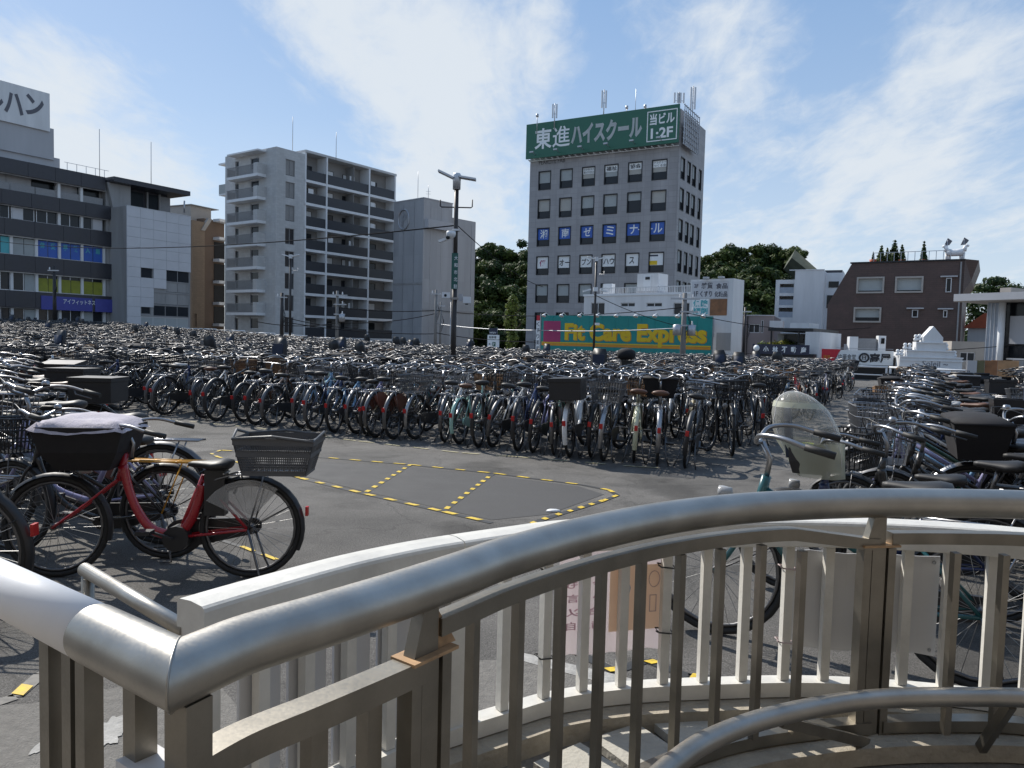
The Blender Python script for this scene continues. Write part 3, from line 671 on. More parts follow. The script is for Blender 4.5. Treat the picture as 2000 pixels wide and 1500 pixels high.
for px, ya, yb, kind in ((1049, 222, 243, 0), (1083, 202, 236, 1), (1179, 175, 222, 1), (1224, 206, 217, 0), (1241, 174, 214, 2), (1260, 204, 211, 0), (1326, 180, 204, 3), (1352, 168, 232, 1)):
    d = 85 + (1352 - px) * .012
    p = P(px, ya, d); q = P(px, yb, d); mb = MB(); z1 = p.z; z0 = q.z - 1.0; c = Vector((q.x, q.y, 0))
    if kind in (1, 3):
        t_ = thing('cell_antenna', {1083: 'twin cell antenna mast at the left end of the green sign roof', 1179: 'cell antenna mast over the middle of the green sign', 1326: 'squat four-panel antenna cluster over the right end of the green sign', 1352: 'tall cell antenna mast at the rear corner of the grey tower'}[px], 'antenna', (c.x, c.y, z0))
        MB().tube([(0, 0, 0), (0, 0, z1 - z0)], .06, 6).build('mast', M['steel_grey'], t_)
        for sx in ((-.22, .22) if kind == 1 else (-.5, -.16, .16, .5)):
            hh = (z1 - z0)
            MB().box(sx - .09, sx + .09, -.08, .08, hh * (.45 if kind == 1 else .5), hh * .97).build('antenna_panel', M['alu'], t_)
            MB().bar((0, 0, hh * .6), (sx, 0, hh * .6), .05, .05).build('bracket', M['steel_grey'], t_)
    else:
        mb.tube([(c.x, c.y, z0), (c.x, c.y, z1)], .05 if kind == 0 else .03, 5)
        if kind == 0: mb.lathe([(.0, 0), (.16, .02), (.16, .35), (0, .36)], 8, Matrix.Translation((c.x, c.y, z1 - .4)))
        tag(mb.build('antenna', M['steel_grey']), {1049: 'short stub antenna at the far left of the green sign roof', 1224: 'small camera-like antenna over the green sign', 1241: 'tallest thin whip antenna over the green sign', 1260: 'low aerial by the right of the green sign roof'}[px], 'antenna')

# ------------------------------------------------------------------ low white building, big teal shop sign, pylon
b = Bld('white_annex', 'low white flat roofed building in front of the grey tower', 'building', (1141, 581, 65), (1352, 576, 58.5))
top = b.f(1240, 577)[1]
hs = [(b.f(x0, 600)[0], b.f(x1, 600)[0], b.f((x0 + x1) / 2, y1)[1], b.f((x0 + x1) / 2, y0)[1]) for x0, x1, y0, y1 in ((1154, 1181, 591, 614), (1212, 1240, 591, 599.5), (1262, 1293, 591, 599.5), (1315, 1347, 591, 615))]
b.wall('wall', M['white_paint'], 0, b.W, 0, 7, 0, top, front=hs)
for h in hs: window(b, 'f', *h, M['alu'], t=.06, nx=2, pane=M['glass'])
b.box('roof_edge', M['white'], -.06, b.W + .06, -.06, .12, top + .002, top + .18)
rr = MB(); x = .3
rx0 = b.f(1168, 565)[0]; zr0 = top + .1; zr1 = b.f(1250, 561)[1]
nbar = 60
for k in range(nbar + 1): x = rx0 + k * (b.W - rx0) / nbar; rr.box(x, x + (.07 if k % 6 == 0 else .03), .3, .34, zr0, zr1)
rr.box(rx0, b.W, .29, .35, zr1 + .002, zr1 + .06); rr.build('roof_railing', M['alu'], b.root)
tx0, tz = b.f(1245, 535, 1.0); tx1 = b.f(1286, 535, 1.0)[0]
b.box('water_tank', M['white_paint'], tx0, tx1, 1.0, 2.6, top + .01, tz); b.box('tank_door', M['white'], tx0 + .6, tx0 + 1.3, .96, .997, top + .02, tz - .15); b.box('tank_louvre', M['black_frame'], tx0 + .8, tx0 + 1.2, .92, .955, tz - .5, tz - .28)
b.box('ac_unit', M['white'], b.f(1178, 560, .8)[0], b.f(1195, 560, .8)[0], .8, 1.3, top + .01, b.f(1185, 554, .8)[1]); b.box('tank_skirt', M['pale_grey'], tx0 - .05, tx1 + .05, .95, 2.65, top + .005, top + .4)

b = Bld('shop_billboard', 'wide teal billboard with large yellow lettering and a magenta square', 'sign', (1058, 616, 52), (1392, 618, 46))
zt = b.f(1225, 617)[1]; zb = b.f(1225, 694)[1]; zpr = b.f(1225, 675)[1]
npan = 13
for k in range(npan): b.box('sign_panel', M['teal'], k * b.W / npan, (k + 1) * b.W / npan - .012, 0, .12, .25, zt)
b.box('back_frame', M['steel_grey'], 0, b.W, .125, .3, .2, zt - .05)
b.box('stripe', M['orange'], .05, b.W - .05, -.012, -.003, b.f(1225, 679)[1], b.f(1225, 674)[1]); b.box('stripe', M['yellow'], .05, b.W - .05, -.014, -.004, b.f(1225, 673.6)[1], b.f(1225, 671.5)[1])
xq = b.f(1062, 640)[0]; b.box('magenta_square', M['magenta'], xq, b.f(1095, 640)[0], -.014, -.003, b.f(1080, 668)[1], b.f(1080, 627)[1])
zl = b.f(1225, 669)[1]; zl1 = b.f(1225, 632)[1]
xa = b.f(1103, 650)[0]; xb_ = b.f(1380, 655)[0]
gl = put_text('Fit Care Express', b.root, xa, -.02, zl - .26, xb_ - xa, zl1 - zl + .26, M['yellow'], .042, name='sign_lettering')
sh = put_text('Fit Care Express', b.root, xa + .05, -.008, zl - .30, xb_ - xa, zl1 - zl + .26, M['orange'], .045, name='lettering_shadow')
for k, px in enumerate((1070, 1104, 1139, 1173, 1210, 1248, 1285, 1329, 1379)):
    x = b.f(px, 618)[0]; mb = MB(); mb.tube([(x, .1, zt + .02), (x, -.25, zt + .16), (x, -.55, zt + .05)], .025, 5); mb.build('lamp_arm', M['white'], b.root)
    MB().lathe([(.02, .14), (.09, .12), (.16, 0), (.15, -.01), (0, .02)], 10, Matrix.Translation((x, -.58, zt - .07)) @ Matrix.Rotation(R(-25), 4, 'X')).build('lamp_shade', M['white'], b.root)

b = Bld('sign_pylon', 'pale shop pylon with black and turquoise lettering panels', 'sign', (1349, 548, 48), (1433, 545, 46.2))
top = b.f(1390, 545)[1]
b.wall('tower_body', M['white_paint'], 0, b.W, 0, 1.6, 0, top)
pn = lambda nm, m, x0, x1, y0, y1, d=-.03: b.box(nm, m, b.f(x0, 600)[0], b.f(x1, 600)[0], d, -.003, b.f((x0 + x1) / 2, y1)[1], b.f((x0 + x1) / 2, y0)[1])
def pt(t, x0, x1, y0, y1, m, bold=.02): put_text(t, b.root, b.f(x0, 600)[0], -.05, b.f((x0 + x1) / 2, y1)[1], b.f(x1, 600)[0] - b.f(x0, 600)[0], b.f(x0, y0)[1] - b.f(x0, y1)[1], m, bold)
pn('sign_face', M['panel'], 1350, 1421, 549, 583); pn('sign_face', M['letter_white'], 1352, 1384, 584, 615); pn('picture_panel', M['pic_brown'], 1387, 1420, 584, 616)
pt('2F', 1355, 1363, 555, 562, M['letter_dark']); pt('雑貨', 1369, 1391, 552, 564, M['letter_dark']); pt('食品', 1397, 1420, 553, 564, M['letter_dark'])
pt('1F', 1355, 1363, 569, 579, M['letter_dark']); pt('くすり', 1367, 1390, 568, 580, M['letter_dark']); pt('化粧品', 1395, 1420, 569, 580, M['letter_dark'])
pt('保険', 1354, 1383, 586, 599, M['turquoise'], .03); pt('調剤', 1354, 1383, 601, 614, M['turquoise'], .03)
pn('glass_panel', M['blue_grey'], 1382, 1396, 624, 658, -.06); pn('shutter', M['concrete'], 1402, 1430, 650, 684); b.box('floodlight', M['steel_grey'], 1.0, 1.3, -.4, -.1, top + .004, top + .12); b.box('floodlight', M['steel_grey'], 2.0, 2.3, -.4, -.1, top + .004, top + .12)

# vertical red and white banner post at the left end of the billboard
b = Bld('banner_post', 'narrow upright shop banner beside the teal billboard', 'sign', (1047, 650, 51.5), (1055, 650, 51.4))
z = lambda py: b.f(1051, py)[1]
b.box('post', M['steel_grey'], b.W - .03, b.W + .03, .0, .06, 0, z(612)); b.box('banner_cloth', M['letter_white'], 0, b.W - .04, .01, .03, z(686), z(626)); b.box('red_top', M['red'], 0.02, b.W - .05, -.004, .008, z(626), z(616))
for i, ch in enumerate('くすり薬局'): put_text(ch, b.root, .03, .0, z(637 + i * 12), .2, .3, M['letter_dark'], .01)

# small white car park sign
b = Bld('direction_sign', 'small white parking direction sign with arrow and P', 'sign', (952, 665, 52), (975, 665, 51.8))
z = lambda py: b.f(963, py)[1]
b.box('post', M['steel_grey'], b.W * .75, b.W * .75 + .06, .05, .1, 0, z(640)); b.box('sign_face', M['letter_white'], 0, b.W, 0, .04, z(663), z(654)); b.box('sign_face', M['letter_white'], 0, b.W, 0, .04, z(678), z(664)); b.box('dark_face', M['navy'], .1, b.W - .15, 0, .04, z(653.5), z(641))
put_text('seiyu', b.root, .14, -.015, z(652), .45, .16, M['letter_white'], .01); put_text('駐車場', b.root, .12, -.015, z(661), .5, .16, M['letter_black'], .01)
b.box('p_panel', M['green_sign'], .36, .58, -.012, -.003, z(676), z(668)); put_text('P', b.root, .42, -.03, z(675), .1, .2, M['letter_white'], .01); put_text('←', b.root, .08, -.02, z(674), .22, .14, M['letter_black'], .01)

# ------------------------------------------------------------------ right-hand buildings
b = Bld('pink_house', 'faded pinkish rendered building beside the shop pylon', 'building', (1440, 616, 66), (1512, 622, 64.8))
z = lambda py: b.f(1475, py)[1]
b.wall('wall', M['pink_wall'], 0, b.W, 0, 8, 0, z(617), front=[(1.0, 1.9, z(650), z(633)), (2.0, 2.2, z(650), z(625))])
b.box('roof_edge', M['pale_grey'], -.05, b.W + .05, -.1, .1, z(617) + .002, z(615)); window(b, 'f', 1.0, 1.9, z(650), z(633), M['alu'], nx=2); window(b, 'f', 2.0, 2.2, z(650), z(625), M['alu'])
b.box('drain_pipe', M['pole_dark'], .85, .93, -.1, -.01, 0, z(618)); b.box('white_box', M['white_paint'], b.f(1506, 630)[0], b.f(1532, 630)[0], -1.5, -.2, z(640), z(627))

b = Bld('white_apartment', 'white apartment house with three open balconies at its left', 'building', (1515, 560, 75), (1609, 560, 73.0))
z = lambda py: b.f(1562, py)[1]; X = lambda px: b.f(px, 580)[0]
bal = [(X(1522), X(1549.5), z(y1), z(y0)) for y0, y1 in ((554, 572), (578, 596), (601, 620))]
b.wall('balcony_wing', M['white_paint'], 0, X(1541.5) + .5, 0, 7, 0, z(546), front=[(h[0], min(h[1], X(1541.5) + .45), h[2], h[3]) for h in bal], recess=.8)
b.wall('wall', M['white_paint'], X(1541.5) + .503, b.W, -.5, 9, 0, z(529)); b.box('parapet', M['white'], X(1541), b.W + .05, -.55, -.40, z(529) + .002, z(527.5))
for h in bal:
    b.box('balcony_wall', M['blue_grey'], h[0], X(1541.5) + .45, .05, .1, h[2] + .01, h[2] + .55)
    window(b, 'f', h[0] + .1, X(1541.5) + .35, h[2] + .02, h[3] - .05, M['black_frame'], nx=3, t=.05, depth=.6)
b.box('stair_tower', M['apt_white'], b.W + .003, b.W + 1.6, 1.5, 9, 0, z(531)); b.box('stair_opening', M['glass_dark'], b.W + .3, b.W + 1.2, 1.45, 1.497, z(560), z(548))
b.box('stair_opening', M['glass_dark'], b.W + .2, b.W + 1.2, 1.45, 1.497, z(600), z(575)); b.box('roof_hut', M['dark_band'], b.W - 1.2, b.W + 1.4, 2.5, 6, z(529) + .01, z(524))

b = Bld('realty_shop', 'small estate agent shop with navy sign and roof garden', 'building', (1466, 700, 42), (1588, 704, 40))
z = lambda py: b.f(1527, py)[1]; X = lambda px: b.f(px, 690)[0]
b.wall('wall', M['white_paint'], 0, b.W, 0, 6, 0, z(696)); b.box('fascia', M['black_frame'], X(1471), X(1590), -.1, 3, z(697), z(690))
b.box('sign_board', M['navy'], X(1472), X(1582), -.22, -.12, z(692), z(673))
for ch, px in zip('小林不動産', (1493, 1511, 1529, 1547, 1566)): put_text(ch, b.root, X(px), -.245, z(689), X(px + 11) - X(px), .34, M['letter_white'], .03)
MB().lathe([(0, 0), (.17, 0), (.17, .03), (0, .03)], 20, Matrix.Translation((X(1480), -.225, z(681))) @ Matrix.Rotation(R(90), 4, 'X')).build('sign_emblem', M['letter_white'], b.root)
b.box('upper_wall', M['concrete'], X(1492), X(1578), 2.2, 5.8, z(697) + .3, z(650)); b.box('canopy', M['black_frame'], X(1490), X(1579), .7, 6, z(646), z(640)); b.box('roof_box', M['white_paint'], X(1507), X(1546), 3, 5, z(640) + .003, z(627))
for px in (1494, 1548, 1574): b.box('canopy_post', M['black_frame'], X(px), X(px) + .07, .8, .87, z(690), z(646.2))
b.box('side_wall', M['white_paint'], X(1566), X(1594), .5, 5, z(697) + .01, z(647)); b.box('upper_window', M['glass_dark'], X(1505), X(1545), 2.15, 2.197, z(668), z(652))

# dark brown tiled building with a sloping left gable
b = Bld('brown_tile_house', 'dark maroon tiled building with sloped left side and roof garden', 'building', (1616, 600, 58), (1879, 600, 53.3))
z = lambda py, px=1745: b.f(px, py)[1]; X = lambda px, py=600: b.f(px, py)[0]
zt = z(511, 1800); zh = z(595, 1616)
body = MB()
zz = [(X(1616), 0), (b.W, 0), (b.W, zt), (X(1664, 512), zt), (X(1649, 537), z(537, 1649)), (X(1616), zh)]
poly_holes = [(X(1671), X(1725), z(573, 1698), z(541, 1698)), (X(1746), X(1801), z(572, 1773), z(540, 1773)), (X(1668), X(1722), z(630, 1695), z(600, 1695)), (X(1845), X(1856), z(571, 1850), z(543, 1850)), (X(1782), X(1794), z(620, 1790), z(605, 1790)), (X(1843), X(1851), z(620, 1847), z(606, 1847))]
# front wall as a grid with holes, cut back to the sloping edge
def leftx(zv):
    if zv <= zh: return X(1616)
    a, c = Vector((X(1616), zh)), Vector((X(1664, 512), zt)); return a.x + (c.x - a.x) * (zv - zh) / (zt - zh)
xs_ = sorted({b.W, *[h[i] for h in poly_holes for i in (0, 1)]}); zs_ = sorted({0, zh, zt, *[h[i] for h in poly_holes for i in (2, 3)]})
for j in range(len(zs_) - 1):
    z0, z1 = zs_[j], zs_[j + 1]; body.quad((leftx(z0), 0, z0), (xs_[0], 0, z0), (xs_[0], 0, z1), (leftx(z1), 0, z1))
    for i in range(len(xs_) - 1):
        cx_, cz_ = (xs_[i] + xs_[i + 1]) / 2, (z0 + z1) / 2
        if not any(h[0] < cx_ < h[1] and h[2] < cz_ < h[3] for h in poly_holes): body.quad((xs_[i], 0, z0), (xs_[i + 1], 0, z0), (xs_[i + 1], 0, z1), (xs_[i], 0, z1))
for h in poly_holes:
    p = [(h[0], h[2]), (h[1], h[2]), (h[1], h[3]), (h[0], h[3])]
    for k in range(4): body.quad((p[k][0], 0, p[k][1]), (p[k][0], .25, p[k][1]), (p[(k + 1) % 4][0], .25, p[(k + 1) % 4][1]), (p[(k + 1) % 4][0], 0, p[(k + 1) % 4][1]))
    body.quad(*[(a, .25, c) for a, c in p])
body.quad((leftx(0), 0, 0), (leftx(0), 10, 0), (leftx(zh), 10, zh), (leftx(zh), 0, zh)); body.quad((leftx(zh), 0, zh), (leftx(zh), 10, zh), (leftx(zt), 10, zt), (leftx(zt), 0, zt))
body.quad((b.W, 0, 0), (b.W, 10, 0), (b.W, 10, zt), (b.W, 0, zt)); body.quad((leftx(zt), 0, zt), (b.W, 0, zt), (b.W, 10, zt), (leftx(zt), 10, zt)); body.quad((leftx(0), 10, 0), (b.W, 10, 0), (b.W, 10, zt), (leftx(zt), 10, zt), (leftx(zh), 10, zh))
body.build('wall', M['maroon'], b.root)
for i, h in enumerate(poly_holes):
    window(b, 'f', *h, M['alu'] if i > 2 else M['beige'], nx=1, t=.05 if i > 2 else .12, blind=(.9 if i < 2 else .7 if i == 2 else 0), bm=M['blind'], d0=-.12, d1=.2)
    if i >= 3: b.box('window_hood', M['pale_grey'], h[0] - .35, h[1] + .35, -.3, -.01, h[3] + .05, h[3] + .14)
b.box('roof_edge', M['black_frame'], leftx(zt) - .1, b.W + .05, -.12, .2, zt + .002, zt + .1)
ov = MB(); xo = X(1912, 507)
ov.add([(b.W + .004, -.1, zt + .09), (xo, .6, z(507, 1900)), (xo, 9, z(507, 1900)), (b.W + .004, 9, zt + .09), (b.W + .004, -.1, z(572, 1880)), (X(1897, 545), .6, z(546, 1897)), (X(1897, 545), 9, z(546, 1897)), (b.W + .004, 9, z(572, 1880))],
       [(0, 1, 2, 3), (0, 4, 5, 1), (1, 5, 6, 2), (4, 7, 6, 5), (2, 6, 7, 3), (0, 3, 7, 4)]); ov.build('roof_overhang', M['maroon'], b.root)
b.box('drain_pipe', M['grey_rail'], b.W - .25, b.W - .15, -.13, -.01, 0, zt - .1)
rr = MB()
for k in range(12): x = X(1700) + k * (X(1850) - X(1700)) / 11; rr.box(x, x + .04, .3, .34, zt, zt + .75)
rr.box(X(1700), X(1850), .3, .34, zt + .752, zt + .79); rr.build('roof_railing', M['steel_grey'], b.root)
BT = b
for i, (px, ya) in enumerate(((1844, 497), (1880, 487))): pass
# two white animal figures on the roof
for i, (px0, px1, yt, flip) in enumerate(((1845, 1883, 466, 1),)):
    x0, x1 = X(px0, 490), X(px1, 490); zr_ = zt + .1; hgt = z(482, 1865) - zr_
    root = thing('roof_sculpture', 'white two-headed animal sculpture standing on the maroon roof', 'sculpture', tuple((Matrix.Translation(b.root.location) @ Matrix.Rotation(b.rz, 4, 'Z')) @ Vector((x0, 1.2, zr_))), b.rz)
    w = x1 - x0; mb = MB(); rings = []
    for t, hw, zc_, hh in ((0, .08, .75, .15), (.12, .2, .72, .26), (.35, .22, .68, .26), (.6, .2, .68, .26), (.85, .22, .72, .28), (1, .1, .78, .16)):
        rings.append([(w * t, hw * math.cos(a), hgt * zc_ + hh * math.sin(a)) for a in [k * math.pi / 5 for k in range(10)]])
    mb.loft(rings); mb.build('body', M['white'], root)
    for t in (.08, .2, .82, .93): MB().tube([(w * t, .12, hgt * .7), (w * t, .14, 0)], [.13, .08], 8).build('leg', M['white'], root)
    for t, s in ((.08, -1), (.95, 1)):
        MB().tube([(w * t, 0, hgt * .8), (w * t + s * .12, 0, hgt * 1.25)], [.17, .11], 8).tube([(w * t + s * .1, 0, hgt * 1.25), (w * t + s * .32, 0, hgt * 1.2)], [.13, .06], 8).build('neck_and_head', M['white'], root)
    for px in (1848, 1881):
        q = X(px, 480) - x0; MB().tube([(q, .4, 0), (q, .4, z(468) - zr_)], .03, 5).build('flag_pole', M['steel_grey'], root); MB().add([(q, .4, z(464) - zr_), (q + .3, .42, z(470) - zr_), (q + .12, .4, z(478) - zr_), (q - .22, .38, z(479) - zr_), (q, .47, z(470) - zr_)], [(0, 1, 4), (1, 2, 4), (2, 3, 4), (3, 0, 4), (0, 3, 2, 1)]).build('flag', M['letter_dark'], root)

# restaurant with red and white sign
b = Bld('restaurant', 'low restaurant with a red and white sign on its roof edge', 'building', (1603, 715, 41), (1744, 719, 40))
z = lambda py: b.f(1673, py)[1]; X = lambda px: b.f(px, 700)[0]
b.wall('wall', M['black_frame'], 0, b.W, .3, 6, 0, z(697)); b.box('roof_slab', M['pale_grey'], 0, b.W + .1, .1, 6.1, z(697) + .002, z(693))
sg = MB(); sg.prism([(X(1603), z(711)), (X(1625), z(711)), (X(1640), z(683)), (X(1603), z(683))], -.25, -.05); sg.build('red_sign', M['red'], b.root)
sg = MB(); sg.prism([(X(1625) + .02, z(712)), (X(1743), z(712)), (X(1743), z(684)), (X(1640) + .02, z(684))], -.25, -.05); sg.build('white_sign', M['letter_white'], b.root)
put_text('中華食堂', b.root, X(1636), -.27, z(703), X(1670) - X(1636), .3, M['letter_black'], .0)
MB().tube([(X(1686) + .22 * math.cos(a), -.27, z(698) + .21 * math.sin(a)) for a in [k * math.pi / 10 for k in range(20)]], .05, 5, closed=True).build('sign_emblem', M['letter_black'], b.root); put_text('日', b.root, X(1682), -.27, z(702), .2, .22, M['letter_black'], .03)
put_text('高屋', b.root, X(1697), -.27, z(707), X(1738) - X(1697), .50, M['letter_black'], .03); put_text('味噌', b.root, X(1607), -.27, z(702), X(1620) - X(1607), .2, M['orange'], .0)
b.box('sign_lamp_rail', M['steel_grey'], X(1630), X(1740), -.5, -.46, z(681), z(680)); b.box('roof_unit', M['white_paint'], X(1663), X(1680), 1.0, 2, z(693) + .004, z(657)); b.box('roof_unit', M['white_paint'], X(1722), X(1737), 1.2, 2, z(693) + .004, z(654))
b.box('roof_unit_opening', M['glass_dark'], X(1727), X(1734), 1.16, 1.197, z(670), z(659)); b.box('roof_duct', M['grey_rail'], X(1682), X(1720), 1.4, 2.4, z(690), z(660)); b.box('roof_screen', M['pale_grey'], X(1660), X(1738), 2.5, 2.6, z(693) + .004, z(672))

# white shop with a stepped gable front
b = Bld('gable_shop', 'white shop front with a stepped gable like a chapel', 'building', (1756, 720, 39), (1880, 722, 38.4))
z = lambda py: b.f(1818, py)[1]; X = lambda px: b.f(px, 700)[0]
pr = MB(); st = [(1757, 735), (1880, 735), (1880, 697), (1864, 697), (1864, 684), (1847, 684), (1847, 668), (1840, 668), (1840, 659), (1820, 637), (1801, 659), (1801, 668), (1788, 668), (1788, 684), (1770, 684), (1770, 697), (1757, 697)]
pr.prism([(X(a), z(c)) for a, c in st], 0, .6); pr.build('gable_front', M['white_paint'], b.root)
for (x0, x1, py) in ((1756, 1881, 697), (1769, 1865, 684), (1787, 1848, 668), (1756, 1881, 703)): b.box('moulding', M['white'], X(x0), X(x1), -.06, -.003, z(py) - .06, z(py))
for px, py in ((1756, 692), (1764, 692), (1770, 679), (1779, 679), (1790, 662), (1797, 661), (1868, 692), (1851, 679)): MB().lathe([(0, 0), (.1, .02), (.12, .12), (.05, .16), (.1, .24), (.07, .32), (0, .34)], 10, Matrix.Translation((X(px), .3, z(py) - .12))).build('finial', M['white'], b.root)
b.box('shop_body', M['white_paint'], X(1764), X(1876), .603, 5, 0, z(690)); b.box('awning', M['white'], X(1757), X(1880), -.5, -.07, z(738), z(734.5)); b.box('shopfront_pier', M['white_paint'], X(1757), X(1770), 0.05, .5, 0, z(735.2)); b.box('shopfront_pier', M['white_paint'], X(1868), X(1880), 0.05, .5, 0, z(735.2)); b.box('shop_window', M['glass_dark'], X(1770), X(1868), .3, .35, 0, z(735.3))
put_text('~ Soleil ~', b.root, X(1787), -.02, z(716), X(1852) - X(1787), .30, M['letter_dark'], -.003)

b = Bld('canopy_building', 'modern building with wide pale canopy and white column at right edge', 'building', (1935, 600, 44), (2060, 600, 41.2))
z = lambda py: b.f(1990, py)[1]; X = lambda px: b.f(px, 640)[0]
b.box('canopy', M['beige'], X(1897), X(2120), -2.0, 8, z(590), z(576)); b.box('canopy_edge', M['pale_grey'], X(1897), X(2120), -2.06, -2.003, z(589), z(575)); b.box('roof_box', M['beige'], X(1931), X(1952), 1, 3, z(575), z(558)); b.wall('curtain_wall', M['blue_grey'], X(1926), X(1956), 0, 7, 0, z(590.5))
MB().tube([(X(1963), -.4, 0), (X(1963), -.4, z(590.5))], .17, 14).build('column', M['white'], b.root)
b.wall('wall', M['glass_dark'], X(1956) + .003, X(2120), .2, 7, 0, z(590.5)); b.box('spandrel_panel', M['pale_grey'], X(1971), X(2120), .05, .195, z(672), z(617)); b.box('sill', M['alu'], X(1969), X(2120), 0, .19, z(703), z(700))
for k in range(5): x = X(1927) + k * .2; b.box('curtain_mullion', M['alu'], x, x + .03, -.03, -.003, .1, z(591))

b = Bld('beige_house', 'low beige house behind the stepped gable shop', 'building', (1858, 690, 47), (1922, 690, 46.6))
z = lambda py: b.f(1890, py)[1]; X = lambda px: b.f(px, 690)[0]
b.wall('wall', M['beige'], 0, b.W, 0, 5, 0, z(667), front=[(X(1875), X(1905), z(706), z(688))]); window(b, 'f', X(1875), X(1905), z(706), z(688), M['alu'], nx=2)
b = Bld('red_roof_house', 'white house with a red tiled roof glimpsed under the canopy', 'building', (1890, 650, 60), (1930, 650, 59))
z = lambda py: b.f(1912, py)[1]; X = lambda px: b.f(px, 650)[0]
b.wall('wall', M['white_paint'], 0, b.W, 0, 5, 0, z(640)); MB().prism([(-.3, z(641)), (b.W + .3, z(641)), (b.W + .3, z(612)), (b.W * .8, z(612))], -.3, 5.2).build('roof', M['terracotta'], b.root)

# concrete retaining slope on the wooded hill
rs = MB(); q = [P(1553, 488, 128), P(1604, 533, 123), P(1588, 536, 123.5), P(1546, 503, 127)]; dv = Vector((.5, 5, -1.5))
rs.add(q + [v + dv for v in q], [(0, 3, 2, 1), (0, 1, 5, 4), (1, 2, 6, 5), (2, 3, 7, 6), (3, 0, 4, 7), (4, 5, 6, 7)]); tag(rs.build('retaining_slope', mat('mossy_concrete', (.085, .095, .07), .9, 0, .35, .8, .4, 3)), 'narrow mossy retaining slope on the wooded hill above the white apartment house', 'retaining wall')
# ------------------------------------------------------------------ trees
def crown_mesh(seed, n, lobes, leaf, size=1.0, mt=None):
    r = random.Random(seed); mb = MB()
    tot = sum(l[3] ** 2 for l in lobes)
    for (x, y, z, rad, sq) in lobes:
        for _ in range(int(n * rad * rad / tot)):
            d = Vector((r.gauss(0, 1), r.gauss(0, 1), r.gauss(0, 1))).normalized(); q = rad * (r.random() ** .28) * r.uniform(.82, 1.08)
            c = Vector((x, y, z)) + Vector((d.x * q, d.y * q, d.z * q * sq))
            nrm = (d + Vector((r.uniform(-.8, .8), r.uniform(-.8, .8), r.uniform(-.3, .9)))).normalized(); u = nrm.orthogonal().normalized(); v = nrm.cross(u)
            a = r.uniform(0, 6.28); u, v = u * math.cos(a) + v * math.sin(a), v * math.cos(a) - u * math.sin(a); s = leaf * r.uniform(.5, 1.25)
            mb.add([c - u * s - v * s * .4, c + u * s * .2 - v * s * .6, c + u * s + v * s * .3, c - u * s * .1 + v * s * .7], [(0, 1, 2, 3)])
    return mb.mesh('crown', mt)
def trunk_mesh(h, r0, seed=0):
    r = random.Random(seed); mb = MB(); mb.tube([(0, 0, -.5), (r.uniform(-.1, .1), 0, h * .4), (r.uniform(-.2, .2), r.uniform(-.2, .2), h * .8)], [r0, r0 * .75, r0 * .3], 7)
    for k in range(4):
        a = k * 1.7 + r.random(); z = h * (.35 + .1 * k); mb.tube([(0, 0, z), (math.cos(a) * h * .14, math.sin(a) * h * .14, z + h * .12), (math.cos(a) * h * .24, math.sin(a) * h * .24, z + h * .22)], [r0 * .4, r0 * .25, r0 * .1], 5)
    return mb.mesh('trunk', M['bark'])
def lobeset(seed, n, w, h, z0):
    r = random.Random(seed); L = [(0, 0, z0 + h * .45, w * .5, h / w * .6)]
    for k in range(n):
        a = r.uniform(0, 6.28); q = w * r.uniform(.3, .85); L.append((math.cos(a) * q, math.sin(a) * q, z0 + h * r.uniform(.15, .88), w * r.uniform(.16, .40), r.uniform(.6, .95)))
    return L
CR = [crown_mesh(k, 5600, lobeset(k, 19, 3.7, 7.4, 1.6), .27, mt=M['leaf' if k % 2 else 'leaf_dark']) for k in range(4)]
TRK = [trunk_mesh(8.5, .28, k) for k in range(2)]
def tree(px, py, d, h, k, label, group, wide=1.0):
    p = P(px, py, d); s = h / 9.2
    t = thing('tree', label, 'tree', (p.x, p.y, p.z - h), rnd.uniform(0, 6.28), group)
    link('crown', CR[k % 4], t).scale = (s * wide, s * wide, s); link('trunk', TRK[k % 2], t).scale = (s, s, s)
gl_, gr_ = 'trees on the hill between the towers', 'trees on the hill right of the grey tower'
ll, lr = 'broadleaf tree in the wood between the parking tower and the grey office tower', 'broadleaf tree in the wood right of the grey office tower'
for i, (px, py, d, h) in enumerate([(936, 484, 150, 9), (958, 470, 152, 9), (984, 476, 150, 8), (1008, 482, 150, 8.5), (1030, 466, 148, 9), (922, 500, 140, 9), (948, 508, 138, 9), (972, 512, 138, 9), (996, 505, 136, 9), (1020, 508, 136, 9),
     (934, 552, 126, 9), (960, 556, 124, 9), (986, 548, 124, 9), (1012, 552, 124, 9), (1030, 560, 122, 9), (938, 598, 114, 8.5), (966, 604, 112, 8.5), (992, 600, 112, 8.5), (1016, 606, 110, 8.5)]):
    tree(px, py, d, h, i, ('skyline ' if i < 5 else 'low ' if i > 14 else 'mid height ') + ll, ('skyline ' if i < 5 else 'low ' if i > 14 else 'mid height ') + gl_, 1.05)
for i, (px, py, d, h) in enumerate([(1376, 492, 146, 9), (1396, 500, 142, 9), (1424, 488, 146, 9.5), (1446, 478, 150, 9), (1470, 476, 150, 9), (1497, 484, 150, 9.5), (1518, 474, 150, 9), (1536, 476, 150, 8), (1548, 482, 146, 7), (1410, 532, 132, 9), (1440, 520, 134, 9), (1468, 514, 134, 9), (1494, 518, 134, 9),
     (1520, 520, 134, 9), (1450, 562, 122, 9), (1478, 556, 122, 9), (1504, 558, 122, 9), (1465, 600, 112, 8.5), (1492, 602, 112, 8.5), (1392, 545, 126, 9)]):
    tree(px, py, d, h, i + 1, ('skyline ' if i < 9 else 'lower ') + lr, ('skyline ' if i < 9 else 'lower ') + gr_, 1.1)
